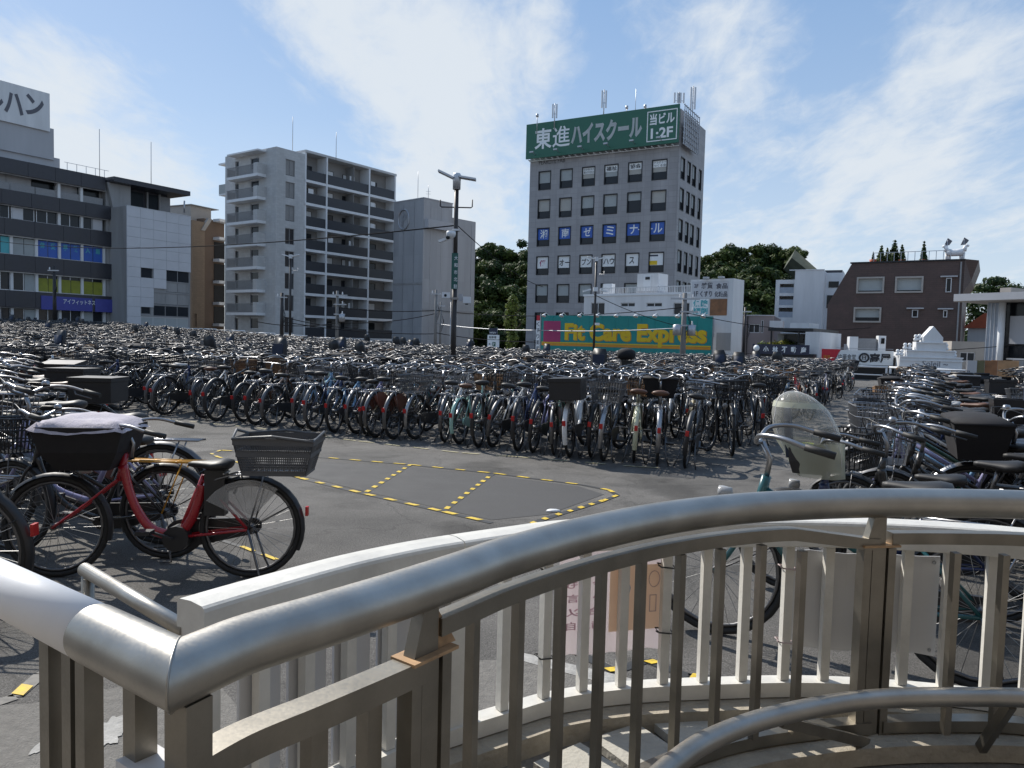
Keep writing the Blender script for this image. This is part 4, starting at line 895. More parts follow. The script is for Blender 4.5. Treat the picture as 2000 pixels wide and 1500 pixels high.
# creeper-hung pale tree at the foot of the wood
p = P(1000, 560, 100); t = thing('creeper_tree', 'pale green creeper covered tree hanging beside the grey tower', 'tree', (p.x, p.y, 0))
lob = [(.2 * math.sin(k), 0, 1.0 + k * .75, .75 + .25 * math.sin(k * 2.1), 1.3) for k in range(9)]
link('crown', crown_mesh(21, 1300, lob, .2, mt=M['leaf_lt']), t); link('trunk', TRK[0], t).scale = (.7, .7, .8)
# dark pine behind the canopy building
p = P(1945, 538, 78); t = thing('pine_tree', 'dark pine rising behind the canopy building at the right', 'tree', (p.x, p.y, 0)); hh = p.z
link('crown', crown_mesh(31, 2200, [(0, 0, hh - .6, 1.2, .4), (-1.4, 0, hh - 1.3, 1.3, .35), (1.5, 0, hh - 1.5, 1.3, .35), (0, 0, hh - 2.3, 1.9, .5), (-2.4, .3, hh - 2.6, 1.4, .4), (2.6, 0, hh - 2.7, 1.3, .4)], .22, mt=M['leaf_dark']), t)
link('trunk', trunk_mesh(hh, .22, 5), t)
p = P(1975, 545, 82); t = thing('pine_tree', 'lower dark tree behind the canopy building, right of the pine', 'tree', (p.x, p.y, 0)); hh = p.z
link('crown', crown_mesh(33, 1400, [(0, 0, hh - 1.2, 1.6, .55), (-1.6, 0, hh - 1.8, 1.2, .5), (1.8, 0, hh - 2.0, 1.4, .5)], .22, mt=M['leaf_dark']), t); link('trunk', trunk_mesh(hh, .2, 6), t)
p = P(1908, 560, 70); t = thing('evergreen_shrub', 'dark evergreen beside the right wall of the maroon building', 'tree', (p.x, p.y, 0)); hh = p.z
link('crown', crown_mesh(35, 1500, [(0, 0, hh - 1.6, 1.5, .9), (.6, 0, hh - 3.4, 1.7, .9), (-.4, 0, hh - 5.2, 1.6, .9)], .22, mt=M['leaf_dark']), t); link('trunk', trunk_mesh(hh * .8, .15, 7), t)
# conifers on the maroon roof
con = crown_mesh(41, 700, [(0, 0, .25 + k * .28, .38 * (1 - k / 7.5), 1.25) for k in range(7)], .11, mt=M['leaf']); con2 = crown_mesh(42, 700, [(0, 0, .25 + k * .28, .36 * (1 - k / 7.5), 1.25) for k in range(7)], .11, mt=M['leaf_dark'])
pot = MB().lathe([(0, 0), (.2, 0), (.26, .3), (0, .3)], 10).mesh('pot', M['terracotta']); ct = MB().tube([(0, 0, .2), (0, 0, 1.8)], [.04, .01], 5).mesh('trunk', M['bark'])
zt_ = zt
desc = ['leftmost small rooftop conifer on the maroon building', 'broad rooftop conifer, second from the left on the maroon building', 'tallest of the clustered rooftop conifers on the maroon building', 'slim rooftop conifer at the right of the cluster of conifers', 'lone rooftop conifer standing apart towards the white sculpture', 'small filler conifer between the two tallest rooftop conifers']
for i, (px, py, wd, dy) in enumerate([(1706, 489, .8, 1.0), (1722, 475, 1.15, 1.4), (1748, 464, 1.15, 1.2), (1763, 473, .95, 1.0), (1806, 466, .8, 1.1), (1734, 480, 1.0, 1.8)]):
    x, z = BT.f(px, py, dy); hgt = z - BT.f(px, 511, dy)[1]
    w = Matrix.Translation(BT.root.location) @ Matrix.Rotation(BT.rz, 4, 'Z') @ Vector((x, dy, BT.f(px, 511, dy)[1] - .15))
    t = thing('rooftop_conifer', desc[i], 'conifer', tuple(w), i * 1.1, 'conifers on the maroon roof'); s = (hgt + .15) / 2.25
    c = link('crown', con if i % 2 else con2, t); c.scale = (s * wd * 1.25, s * wd * 1.25, s); link('pot', pot, t); link('trunk', ct, t).scale = (1, 1, s)
# roof garden of the estate agent
for i, (px, py, m, lab) in enumerate([(1490, 668, 'leaf_lt', 'low green shrub at the left of the estate agent roof garden'), (1511, 665, 'leaf_gold', 'yellow green shrub over the middle of the navy sign'), (1530, 659, 'leaf_gold', 'tallest golden shrub in the estate agent roof garden'), (1546, 667, 'leaf', 'dark green shrub at the right of the estate agent roof garden')]):
    p = P(px, py, 42.6); q = P(px, 690, 42.6)
    t = thing('roof_shrub', lab, 'shrub', tuple(q), 0, 'shrubs in the roof garden'); hh = p.z - q.z
    link('foliage', crown_mesh(50 + i, 420, [(0, 0, hh * .6, .38, .8), (-.28, 0, hh * .5, .28, .8), (.3, 0, hh * .5, .28, .8)], .07, mt=M[m]), t)
    link('stem', MB().tube([(0, 0, 0), (0, 0, hh * .6)], .03, 5).mesh('stem', M['bark']), t)
p = P(1745, 480, 58.5)

# ------------------------------------------------------------------ lamp posts, poles, cables
def lamp_post(px, d, ytop, label, big):
    top = P(px, ytop, d); x0 = P(px - 6 if big else px - 2, 700, d).x; gz = rise(x0, d)
    t = thing('lamp_post', label, 'lamp post', (x0, d, gz), 0, 'floodlight posts in the bicycle lot'); H = top.z - gz
    lean = 0
    if big:
        MB().tube([(0, 0, 0), (0, 0, H * .52)], .085, 12).build('pole', M['pole_dark'], t); MB().tube([(0, 0, H * .52 + .002), (0, 0, H - .28)], .07, 12).build('upper_pole', M['pole_dark'], t)
        MB().lathe([(0, 0), (.12, 0), (.13, .45), (.10, .5), (0, .5)], 12, Matrix.Translation((0, 0, H - .35))).build('head_bracket', M['alu'], t)
        for s, tl in ((-1, .42), (1, -.12)):
            MB().box(-.26, .26, -.15, .15, -.025, .03, 0, Matrix.Translation((s * .34, 0, H + .10 - .1 * (s > 0))) @ Matrix.Rotation(tl if s < 0 else .14, 4, 'Y')).build('floodlight', M['alu'], t)
        hk = MB(); zk = P(px, 405, d).z - gz; hk.tube([(-.5, 0, zk + .22), (-.5, 0, zk + .03), (-.46, 0, zk), (.46, 0, zk - .0), (.5, 0, zk + .03), (.5, 0, zk + .25)], .022, 6); hk.build('hook_arm', M['pole_dark'], t)
        zc = P(px, 459, d).z - gz
        MB().lathe([(0, .10), (.14, .08), (.15, 0), (.13, -.08), (0, -.17)], 12, Matrix.Translation((-.13, -.2, zc))).build('dome_camera', M['white'], t); MB().lathe([(0, 0), (.07, -.02), (.06, -.09), (0, -.11)], 10, Matrix.Translation((-.22, -.28, zc - .07))).build('camera_lens', M['glass_dark'], t)
        MB().box(-.5, -.2, -.1, .05, -.04, .04, 0, Matrix.Translation((-.06, 0, zc - .05)) @ Matrix.Rotation(-.35, 4, 'Y')).build('loudspeaker', M['white'], t); MB().box(-.12, .13, -.1, .1, zc + .12, zc + .18).build('camera_bracket', M['alu'], t)
        zs = P(px, 565, d).z - gz; ze = P(px, 495, d).z - gz
        MB().box(-.10, .10, -.105, -.088, zs, ze).build('sign_strip', mat('dark_green_strip', (.015, .10, .085), .4), t)
        for k, ch in enumerate('大和市北駐'): put_text(ch, t, -.02, -.112, ze - .22 - k * .22, .11, .13, M['letter_white'], .01) if k < 5 else None
        zb = P(px, 578, d).z - gz
        MB().box(-.38, -.13, -.16, .02, zb - .08, zb + .10).build('security_camera', M['white'], t); MB().lathe([(0, -.02), (.045, -.02), (.045, .0), (0, .0)], 10, Matrix.Translation((-.27, -.17, zb)) @ Matrix.Rotation(R(90), 4, 'X')).build('camera_lens', M['glass_dark'], t)
        MB().box(.14, .26, -.1, .06, zb - .16, zb + .06).build('junction_box', M['pale_grey'], t); MB().box(.28, .52, -.14, .05, zb - .22, zb - .02).build('security_camera', M['white'], t); MB().lathe([(0, -.03), (.05, -.03), (.05, .0), (0, .0)], 10, Matrix.Translation((.40, -.12, zb - .24))).build('camera_lens', M['glass_dark'], t)
        MB().box(-.12, .12, -.1, .1, zb - .12, zb - .05).build('camera_bracket', M['beige'], t); MB().tube([(-.10, -.05, .0), (-.10, -.05, zb - .2)], .012, 5).build('conduit', M['steel_grey'], t)
    else:
        MB().tube([(0, 0, 0), (0, 0, H - .1)], .075, 10).build('pole', M['pole_dark'], t)
        for s in (-1, 1): MB().box(-.24, .24, -.13, .13, -.03, .03, 0, Matrix.Translation((s * .33, 0, H)) @ Matrix.Rotation(-s * .28, 4, 'Y')).build('floodlight', M['white'], t)
        MB().box(-.1, .1, -.1, .1, H - .2, H + .06).build('head_bracket', M['alu'], t)
        MB().tube([(0, 0, H - 1.0), (.5, 0, H - 1.0), (.5, 0, H - .8)], .02, 5).build('hook_arm', M['steel_grey'], t)
    return t
lp = lamp_post(891, 24, 348, 'tall dark post with twin floodlights and cameras in mid lot', True)
lamp_post(568, 51, 499, 'distant twin floodlight post before the pale apartment block', False)
l3 = lamp_post(1161, 48, 504, 'distant twin floodlight post before the teal billboard', False)
zc = P(1160, 566, 48).z
for s, w in ((-.55, .5), (.5, .45)): MB().box(-w / 2, w / 2, -.1, .1, -.05, .05, 0, Matrix.Translation((s, -.05, zc - .05)) @ Matrix.Rotation(s * .5, 4, 'Y')).build('loudspeaker', M['white'], l3)
MB().box(-.14, .14, -.1, .1, zc - .1, zc + .16).build('junction_box', M['white'], l3); MB().box(.02, .3, -.2, .05, P(1160, 632, 48).z - .1, P(1160, 632, 48).z + .05).build('security_camera', M['white'], l3)

def utility_pole(px, d, ytop, label, kind, m='pole_con', r=.13):
    top = P(px, ytop, d); gz = rise(top.x, d); t = thing('utility_pole', label, 'utility pole', (top.x, d, gz), 0, 'utility poles along the street'); H = top.z - gz
    MB().tube([(0, 0, 0), (0, 0, H)], [r * 1.15, r * .8], 9).build('pole', M[m], t)
    for k, dz in enumerate((.35, 1.1, 1.9)[:(1 if kind == 0 else 3)]):
        w = (1.0 - .1 * k) * (.45 if kind == 0 else .85); MB().box(-w * (.35 if k else 1), w, -.17, -.10, H - dz - .05, H - dz + .04).build('crossarm', M['steel_grey'], t)
        for q in (-.3, .45, .9):
            if -w * (.35 if k else 1) < q < w: MB().lathe([(0, 0), (.05, .01), (.06, .09), (.03, .14), (.05, .2), (0, .22)], 7, Matrix.Translation((q, -.135, H - dz + .042))).build('insulator', M['white'], t)
    if kind > 0: MB().lathe([(0, 0), (.24, .02), (.25, .6), (.1, .66), (0, .66)], 12, Matrix.Translation((.42, -.15, H - 2.5))).build('transformer', M['steel_grey'], t)
    if kind > 1: MB().lathe([(0, 0), (.24, .02), (.25, .6), (.1, .66), (0, .66)], 12, Matrix.Translation((-.42, -.15, H - 2.5))).build('transformer', M['steel_grey'], t)
    rr = MB()
    for k in range(4): rr.tube([(.1 + .05 * k, -.1, H - 1.1 - .2 * k), (.35, -.3, H - 1.7 - .1 * k), (.1, -.2, H - 2.1 - .2 * k)], .015, 4)
    rr.build('loose_cable', M['wire'], t); return Vector((top.x, d, top.z))
U = [utility_pole(551, 60, 572, 'dark utility pole with looped cables left of the floodlight post', 0, 'pole_dark', .15), utility_pole(659, 62, 568, 'utility pole with transformer before the white balconies', 1),
     utility_pole(852, 64, 566, 'grey utility pole standing before the parking tower', 0), utility_pole(1338, 44.5, 572, 'utility pole with two transformers before the teal billboard', 2, 'pole_con', .16), utility_pole(106, 62, 520, 'utility pole before the office block at far left', 0, 'pole_dark', .14),
     utility_pole(1456, 60, 600, 'thin dark pole between the shop pylon and the pink house', 0, 'pole_dark', .10), utility_pole(861, 70, 590, 'thinner grey utility pole just right of the other before the parking tower', 0, 'pole_con', .10)]
def cable(a, c, sag, label, r=.03, m='wire', n=16):
    a = Vector(a); c = Vector(c); pts = [a.lerp(c, i / n) - Vector((0, 0, sag * 4 * (i / n) * (1 - i / n))) for i in range(n + 1)]
    tag(MB().tube(pts, r, 4).build('overhead_cable', M[m]), label, 'cable', 'overhead cables')
PC = P(893, 440, 24)
cable(P(-80, 458, 62), PC, .9, 'long black cable from the left office block to the tall floodlight post', .02)
cable(PC, P(1060, 560, 50), .3, 'black cable from the tall post down towards the grey tower', .018)
cable(P(500, 628, 60), U[1] - Vector((0, 0, 2.6)), .3, 'lowest cable from the dark pole to the transformer pole', .03)
cable(P(551, 618, 60), P(700, 641, 62), .2, 'upper slack cable right of the dark utility pole', .03)
cable(P(551, 628, 60), P(850, 652, 64), .3, 'long low cable before the white balconies', .03)
cable(P(659, 600, 62), P(852, 606, 64), .2, 'high cable between the transformer pole and the grey pole', .03)
cable(P(659, 630, 62), P(852, 612, 64), .3, 'slanting cable rising to the pole before the parking tower', .03)
cable(P(852, 606, 64), P(1338, 600, 44.5), .5, 'pale cable crossing in front of the hill wood', .025)
cable(P(852, 632, 64), P(1050, 645, 51.5), .15, 'whitish cable above the small parking sign', .03, 'steel_grey')
cable(P(1050, 645, 51.5), P(1338, 640, 44.5), .12, 'whitish cable running across the teal billboard', .03, 'steel_grey')
cable(P(852, 650, 64), P(1060, 668, 52), .2, 'low cable behind the small parking sign', .03)
cable(P(1160, 575, 48), P(1338, 640, 44.5), .2, 'cable sloping from the billboard floodlight post to the transformer pole', .02)
cable(P(1338, 610, 44.5), P(1700, 640, 50), .5, 'cable from the transformer pole past the maroon house', .02)
cable(P(1456, 690, 50), P(2050, 668, 42), .3, 'low cable crossing in front of the right hand shops', .02)

# ------------------------------------------------------------------ guard rails along the far edge of the lot
RAILP = [(-34, 74), (-14, 62), (1.7, 49), (10.3, 38.5), (17, 34.2), (22, 27), (25, 18)]
for i in range(len(RAILP) - 1):
    (xa, ya), (xb2, yb2) = RAILP[i], RAILP[i + 1]; L = math.hypot(xb2 - xa, yb2 - ya); n = max(1, round(L / 4.2))
    for k in range(n):
        p0 = Vector((xa + (xb2 - xa) * k / n, ya + (yb2 - ya) * k / n, 0)); p1 = Vector((xa + (xb2 - xa) * (k + 1) / n, ya + (yb2 - ya) * (k + 1) / n, 0))
        rz = math.atan2(p1.y - p0.y, p1.x - p0.x); l = (p1 - p0).length - .06; gz = rise(p0.x, p0.y)
        t = thing('guard_rail', 'white pipe guard rail section along the far edge of the bicycle lot', 'guard rail', (p0.x, p0.y, gz), rz, 'guard rail sections along the far edge')
        for z in (.82, .45): MB().tube([(0, 0, z), (l, 0, z)], .05 if z > .6 else .03, 6).build('rail', M['white'], t)
        for x in (.05, l / 2, l - .05): MB().box(x - .04, x + .04, -.03, .03, -.2, .77).build('post', M['white'], t)
for i, (px, c, lab) in enumerate([(1897, 'pale_grey', 'pale grey blank board'), (1912, 'leaf_b', 'brownish green board'), (1930, 'pic_brown', 'red brown poster board'), (1962, 'orange_p', 'widest orange beige poster board'), (1988, 'concrete', 'grey board')]):
    mm = M[c] if c in M else (mat('olive_board_print', (.13, .12, .06), .7, 0, .3, 3) if c == 'leaf_b' else mat('orange_beige_print', (.42, .24, .12), .7, 0, .3, 2))
    p = P(px, 736, 30); q = P(px, 704, 30)
    t = thing('poster_board', lab + ' behind the guard rail at the right edge', 'notice board', (p.x, p.y, 0), -.3, 'boards behind the right guard rail'); w = .17 + .13 * (i in (2,)) + .3 * (i == 3)
    MB().box(-w, w, 0, .05, p.z, q.z).build('board', mm, t); 
    for s in (-1, 1): MB().box(s * w - .02, s * w + .02, .052, .09, 0, q.z).build('post', M['steel_grey'], t)
# ------------------------------------------------------------------ bicycle materials
BM = {}
def bm_(k, name, col, rough=.4, metal=0, var=.1, coat=0): BM[k] = mat(name, col, rough, metal, var, 6, world=False, coat=coat)
bm_('chrome', 'chromed_steel', (.32, .32, .33), .34, 1, .08); bm_('bar_dull', 'weathered_chrome', (.18, .18, .185), .42, 1, .1); bm_('alloy', 'dull_alloy', (.15, .15, .155), .48, 1, .1); bm_('tyre', 'tyre_rubber', (.018, .018, .018), .75); bm_('spoke', 'spoke_wire', (.28, .28, .28), .4, .9, 0)
bm_('plastic', 'black_plastic', (.02, .02, .022), .45); bm_('saddle', 'black_vinyl_saddle', (.018, .017, .017), .55); bm_('saddle_br', 'brown_vinyl_saddle', (.12, .055, .03), .5); bm_('grip', 'grip_rubber', (.02, .02, .02), .6)
bm_('red', 'red_reflector', (.45, .02, .02), .25); bm_('wicker', 'brown_wicker', (.20, .11, .05), .7, 0, .3); bm_('guard', 'brown_dress_guard', (.16, .06, .04), .35); bm_('grey_plastic', 'grey_basket_plastic', (.085, .088, .095), .5); bm_('white_pl', 'pale_saddle_cover', (.45, .45, .44), .6)
bm_('yellow_rack', 'yellow_rack_paint', (.62, .30, .02), .4); bm_('lamp', 'headlamp_lens', (.38, .38, .38), .15); bm_('cloth_black', 'black_basket_cover_cloth', (.014, .013, .015), .85, 0, .2); bm_('navy_pl', 'navy_seat_pad', (.02, .03, .06), .6)
FR = {}
for k, c in dict(black=(.015, .015, .016), silver=(.55, .56, .57), navy=(.015, .03, .10), teal=(.012, .085, .095), lightblue=(.16, .30, .46), white=(.68, .68, .67), red=(.33, .012, .02), green=(.015, .07, .045), brown=(.10, .045, .02), beige=(.48, .42, .28),
                 lavender=(.28, .27, .44), mint=(.30, .50, .44), yellow=(.62, .30, .02), grey=(.16, .165, .175), cream=(.52, .52, .36)).items(): FR[k] = mat(k + '_bicycle_paint', c, .28 if k != 'silver' else .3, .75 if k == 'silver' else 0, .06, 4, world=False, coat=.4)
WR, RA, FA, BB, HP = .335, Vector((0, -.52, .335)), Vector((0, .60, .335)), Vector((0, -.05, .275)), Vector((0, .40, .72))
def arc(c, r, a0, a1, n): return [(0, c[1] + r * math.cos(R(a0 + (a1 - a0) * i / n)), c[2] + r * math.sin(R(a0 + (a1 - a0) * i / n))) for i in range(n + 1)]
def sm(pts, n=4):                                       # Catmull-Rom through the points
    pts = [Vector(p) for p in pts]; out = []
    for i in range(len(pts) - 1):
        p0 = pts[max(0, i - 1)]; p1 = pts[i]; p2 = pts[i + 1]; p3 = pts[min(len(pts) - 1, i + 2)]
        for k in range(n):
            t = k / n; out.append(.5 * ((2 * p1) + (-p0 + p2) * t + (2 * p0 - 5 * p1 + 4 * p2 - p3) * t * t + (-p0 + 3 * p1 - 3 * p2 + p3) * t ** 3))
    return out + [pts[-1]]
def mirror(p): return [(-x, y, z) for x, y, z in p]

def bike_parts(frame='step', basket='wire', rear='rack', bar='swept', guard=True, lod=0, saddle='saddle', rcol='chrome', stand=True, ebike=False, fender='chrome'):
    """-> list of [name, mesh builder, material key, parent name, steered]; lod 0 near, 1 far, 2 crowd"""
    P_ = []; n = (10, 6, 3)[lod]; seg = (30, 16, 9)[lod]; q_ = (4, 3, 1)[lod]
    def part(name, mb, m, parent=None, steer=False): P_.append([name, mb, m, parent, steer]); return mb
    for c, st in ((RA, False), (FA, True)):
        tyre = MB().tube(arc(c, WR - .018, 0, 360 - 360 / seg, seg - 1), .019, (7, 4, 3)[lod], closed=True)
        rim = MB()
        if lod < 2: rim.tube(arc(c, WR - .046, 0, 360 - 360 / seg, seg - 1), .011, (5, 3, 3)[lod], closed=True)
        rim.tube([(-.05, c.y, c.z), (.05, c.y, c.z)], .02 if st else .028, 7 if lod == 0 else 4)
        sp = MB(); ns = (28, 14, 8)[lod]
        for i in range(ns):
            a = 2 * math.pi * i / ns; o = (.6 if (i // 2) % 2 else -.6) * .35
            sx = .026 if i % 2 else -.026
            hub = Vector((sx, c.y + .022 * math.cos(a + o), c.z + .022 * math.sin(a + o))); e = Vector((0, c.y + (WR - .05) * math.cos(a), c.z + (WR - .05) * math.sin(a)))
            sp.tube([hub, e], .0016 if lod == 0 else .0025, 3, cap=False)
        nm = 'front_wheel' if st else 'rear_wheel'
        part(nm, rim, 'alloy', None, st); part('tyre', tyre, 'tyre', nm, st)
        if lod < 2: part('spokes', sp, 'spoke', nm, st)
    fr = MB(); SC = Vector((0, -.215, .68))
    if frame == 'u':
        fr.tube(sm([(0, .405, .74), (0, .335, .52), (0, .21, .35), (0, .07, .29), (0, -.08, .315), (0, -.165, .46), (0, -.205, .62)], 5), .033, 12)
    elif frame == 'ebike':
        fr.tube(sm([(0, .405, .74), (0, .36, .56), (0, .25, .385), (0, .10, .33), (0, -.03, .35), (0, -.12, .45)], q_), .032, n)
    elif frame == 'diamond':
        fr.tube([(0, .40, .70), BB], .019, n); fr.tube([(0, .385, .80), SC + Vector((0, .02, -.02))], .017, n)
    else:
        fr.tube(sm([(0, .405, .70), (0, .33, .52), (0, .18, .355), BB], q_), .021, n)
        if frame == 'loop': fr.tube(sm([(0, .39, .78), (0, .31, .60), (0, .15, .44), (0, -.11, .42)], q_), .016, n)
        else: fr.tube([(0, .395, .76), (0, -.135, .46)], .016, n)
    fr.tube([BB, SC], .018, n); fr.tube([(0, .425, .64), (0, .385, .82)], .024, n)
    for s in (-1, 1):
        fr.tube([BB + Vector((s * .03, -.03, 0)), RA + Vector((s * .065, 0, 0))], .010, max(3, n - 3)); fr.tube([SC + Vector((s * .02, 0, -.03)), RA + Vector((s * .065, 0, 0))], .009, max(3, n - 3))
    part('frame', fr, 'FRAME')
    fk = MB()
    for s in (-1, 1): fk.tube(sm([(s * .02, .428, .65), (s * .055, .45, .60), (s * .055, .52, .46), (s * .052, .60, .335)], min(2, q_)), .012, max(3, n - 2))
    part('fork', fk, 'FRAME' if lod == 0 or frame == 'ebike' else 'alloy', None, True)
    for c, a0, a1, st in ((RA, 18, 205, False), (FA, 40, 195, True)):
        g = MB(); k = (16, 8, 4)[lod]; rings = []
        for i in range(k + 1):
            a = R(a0 + (a1 - a0) * i / k)
            rings.append([(x, c.y + (WR + .018 + dz) * math.cos(a), c.z + (WR + .018 + dz) * math.sin(a)) for x, dz in ((-.028, -.018), (-.014, 0), (.014, 0), (.028, -.018))])
        g.loft(rings, cap=False, closed_ring=False)
        if lod < 2:
            for s in (-1, 1): g.tube([(s * .026, c.y + (WR + .01) * math.cos(R(150)), c.z + (WR + .01) * math.sin(R(150))), (s * .06, c.y, c.z)], .003, 3)
        part('rear_mudguard' if not st else 'front_mudguard', g, fender, None, st)
    cc = MB(); ring = [(.052, BB.y + .10 * math.cos(R(a)), BB.z + .10 * math.sin(R(a))) for a in range(-90, 91, 30)] + [(.052, RA.y + .055 * math.cos(R(a)), RA.z + .055 * math.sin(R(a))) for a in range(90, 271, 36)]
    m = len(ring); cc.add(ring + [(x + .025, y, z) for x, y, z in ring], [tuple(range(m)), tuple(range(m, 2 * m))[::-1]] + [(i, i + m, (i + 1) % m + m, (i + 1) % m) for i in range(m)])
    part('chain_case', cc, 'plastic' if lod else ('plastic' if frame != 'loop' else 'FRAME'))
    ck = MB()
    for s in (-1, 1):
        a = R(200) if s > 0 else R(20); e = BB + Vector((s * .10, .165 * math.cos(a), .165 * math.sin(a)))
        ck.bar(BB + Vector((s * .085, 0, 0)), e, .022, .014)
    if ebike: ck.lathe([(0, -.05), (.085, -.05), (.085, .05), (0, .05)], 12, Matrix.Translation((0, -.05, .265)) @ Matrix.Rotation(R(90), 4, 'Y'), smooth=False)
    part('crank', ck, 'alloy' if not ebike else 'plastic')
    if lod < 2:
        for s in (-1, 1):
            a = R(200) if s > 0 else R(20); e = BB + Vector((s * .145, .165 * math.cos(a), .165 * math.sin(a)))
            part('pedal', MB().box(e.x - .045, e.x + .045, e.y - .045, e.y + .045, e.z - .012, e.z + .012), 'plastic', 'crank')
    if ebike: part('battery', MB().box(-.045, .045, -.30, -.17, .42, .72, 0, Matrix.Translation((0, -.06, .0)) @ Matrix.Rotation(0, 4, 'X')), 'plastic')
    part('seat_post', MB().tube([SC + Vector((0, 0, -.02)), (0, -.25, .82)], .013, max(3, n - 3)), 'chrome')
    sd_ = MB(); rings = []
    for y, hw, zt, h in ((-.395, .03, .855, .03), (-.385, .09, .872, .06), (-.34, .11, .878, .075), (-.28, .095, .868, .07), (-.21, .05, .862, .05), (-.14, .028, .858, .04), (-.115, .012, .85, .025)):
        k = (10, 6, 5)[lod]; rings.append([(hw * math.cos(2 * math.pi * i / k), y, zt - h / 2 + h / 2 * math.sin(2 * math.pi * i / k)) for i in range(k)])
    part('saddle', sd_.loft(rings), saddle)
    if stand:
        ks = MB()
        for s in (-1, 1): ks.tube([(s * .07, RA.y, RA.z), (s * .10, RA.y - .07, .10), (s * .13, RA.y - .10, .012), (s * .13, RA.y - .02, .008)], .008, max(3, n - 4))
        part('kickstand', ks, 'alloy')
    hb = MB()
    if bar == 'swept':
        pts = sm([(0, .415, .985), (.07, .43, .99), (.17, .40, 1.035), (.25, .30, 1.04), (.285, .19, 1.01), (.29, .08, .985)], q_)
        hb.tube(pts, .011, max(3, n - 2)); hb.tube(mirror(pts), .011, max(3, n - 2)); gr = [[(s * .286, .20, 1.013), (s * .29, .075, .984)] for s in (-1, 1)]
    else:
        hb.tube(sm([(-.30, .34, .985), (-.10, .40, .99), (.10, .40, .99), (.30, .34, .985)], q_), .012, max(3, n - 2)); gr = [[(s * .20, .37, .989), (s * .305, .338, .985)] for s in (-1, 1)]
    hb.tube([(0, .386, .81), (0, .372, .90), (0, .41, .985)], .014, max(3, n - 3)); part('handlebar', hb, 'chrome', None, True)
    for g in gr: part('grip', MB().tube(g, .017, max(3, n - 3)), 'grip', 'handlebar', True)
    if lod == 0 and bar == 'swept' and basket != 'none':
        for s in (-1, 1): part('brake_lever', MB().tube([(s * .27, .27, 1.03), (s * .262, .25, .99), (s * .272, .13, .962)], .006, 5), 'alloy', 'handlebar', True)
        part('bell', MB().lathe([(0, .03), (.02, .026), (.028, .01), (.028, 0)], 8, Matrix.Translation((.16, .40, 1.05))), 'chrome', 'handlebar', True)
        cb = MB()
        for s, w in ((-1, .0), (1, .02)): cb.tube(sm([(s * .25, .30, 1.03), (s * .12, .50, 1.08 - w), (s * .03, .47, .93), (s * .02, .43, .80)], 3), .004, 4)
        part('brake_cable', cb, 'plastic', None, True)
    hl = MB().lathe([(0, -.05), (.03, -.045), (.036, .0), (.036, .02), (0, .024)], (9, 6, 5)[lod], Matrix.Translation((-.06 if lod else .075, .60, .70 if basket == 'none' else .655)) @ Matrix.Rotation(R(-90), 4, 'X')); part('headlamp', hl, 'lamp' if lod == 0 else 'chrome', None, True)
    part('reflector', MB().box(-.02, .02, RA.y - WR - .04, RA.y - WR - .022, .42, .48), 'red', 'rear_mudguard' if lod == 0 else None)
    def basketmb(y0, z0, h, wt, wb, dt, db, kind, mesh_n):
        mb = MB(); B4 = lambda t, e=0: [(-(wb + (wt - wb) * t) / 2 - e, y0 - (db + (dt - db) * t) / 2 * 1 - e, z0 + h * t), ((wb + (wt - wb) * t) / 2 + e, y0 - (db + (dt - db) * t) / 2 - e, z0 + h * t), ((wb + (wt - wb) * t) / 2 + e, y0 + (db + (dt - db) * t) / 2 + e, z0 + h * t), (-(wb + (wt - wb) * t) / 2 - e, y0 + (db + (dt - db) * t) / 2 + e, z0 + h * t)]
        if kind == 'solid':
            mb.loft([B4(0), B4(1), B4(1, -.012), [(x * .93, y0 + (y - y0) * .93, z + .012) for x, y, z in B4(0)]], smooth=False, cap=True); return mb
        rw = .0055 if kind == 'wire' else .009
        for t in ((0, .33, .66, 1) if lod < 2 else (.5, 1)):
            q = B4(t); mb.tube(q, rw if t in (1,) else rw * .62, 4 if lod == 0 else 3, closed=True, smooth=False)
        for side in range(4):
            a0, a1 = B4(0)[side], B4(0)[(side + 1) % 4]; c0, c1 = B4(1)[side], B4(1)[(side + 1) % 4]; k = mesh_n + (2 if side % 2 == 0 else 0)
            for i in range(k):
                f = (i + .5) / k; mb.tube([Vector(a0).lerp(Vector(a1), f), Vector(c0).lerp(Vector(c1), f)], rw * .6, 3, cap=False)
        q = B4(0)
        for i in range(mesh_n):
            f = (i + .5) / mesh_n; mb.tube([Vector(q[0]).lerp(Vector(q[1]), f), Vector(q[3]).lerp(Vector(q[2]), f)], rw * .6, 3, cap=False)
        return mb
    mn = (7, 5, 3)[lod]
    if basket == 'wire': part('front_basket', basketmb(.60, .735, .24, .40, .30, .30, .23, 'wire', mn), 'chrome', None, True)
    elif basket == 'black': part('front_basket', basketmb(.60, .735, .24, .42, .32, .31, .25, 'lattice', mn + 1), 'plastic', None, True)
    elif basket == 'wicker': part('front_basket', basketmb(.60, .735, .24, .40, .31, .30, .25, 'lattice', mn + 4), 'wicker', None, True)
    elif basket in ('cover', 'box'):
        part('front_basket', basketmb(.61, .725, .25, .46, .34, .36, .27, 'solid', 3), 'cloth_black' if basket == 'cover' else 'grey_plastic', None, True)
        mb = MB(); mb.loft([[(x * s, .61 + y * s, z) for x, y in ((-.23, -.18), (.23, -.18), (.23, .18), (-.23, .18))] for s, z in ((1.03, .972), (1.0, .99), (.6, 1.02), (.1, 1.03))], smooth=True); part('basket_lid', mb, 'cloth_black' if basket == 'cover' else 'white_pl', 'front_basket', True)
    if basket != 'none': part('basket_stay', MB().tube([(-.10, .55, .735), (-.055, .60, .335)], .004, 3).tube([(.10, .55, .735), (.055, .60, .335)], .004, 3), 'alloy', None, True)
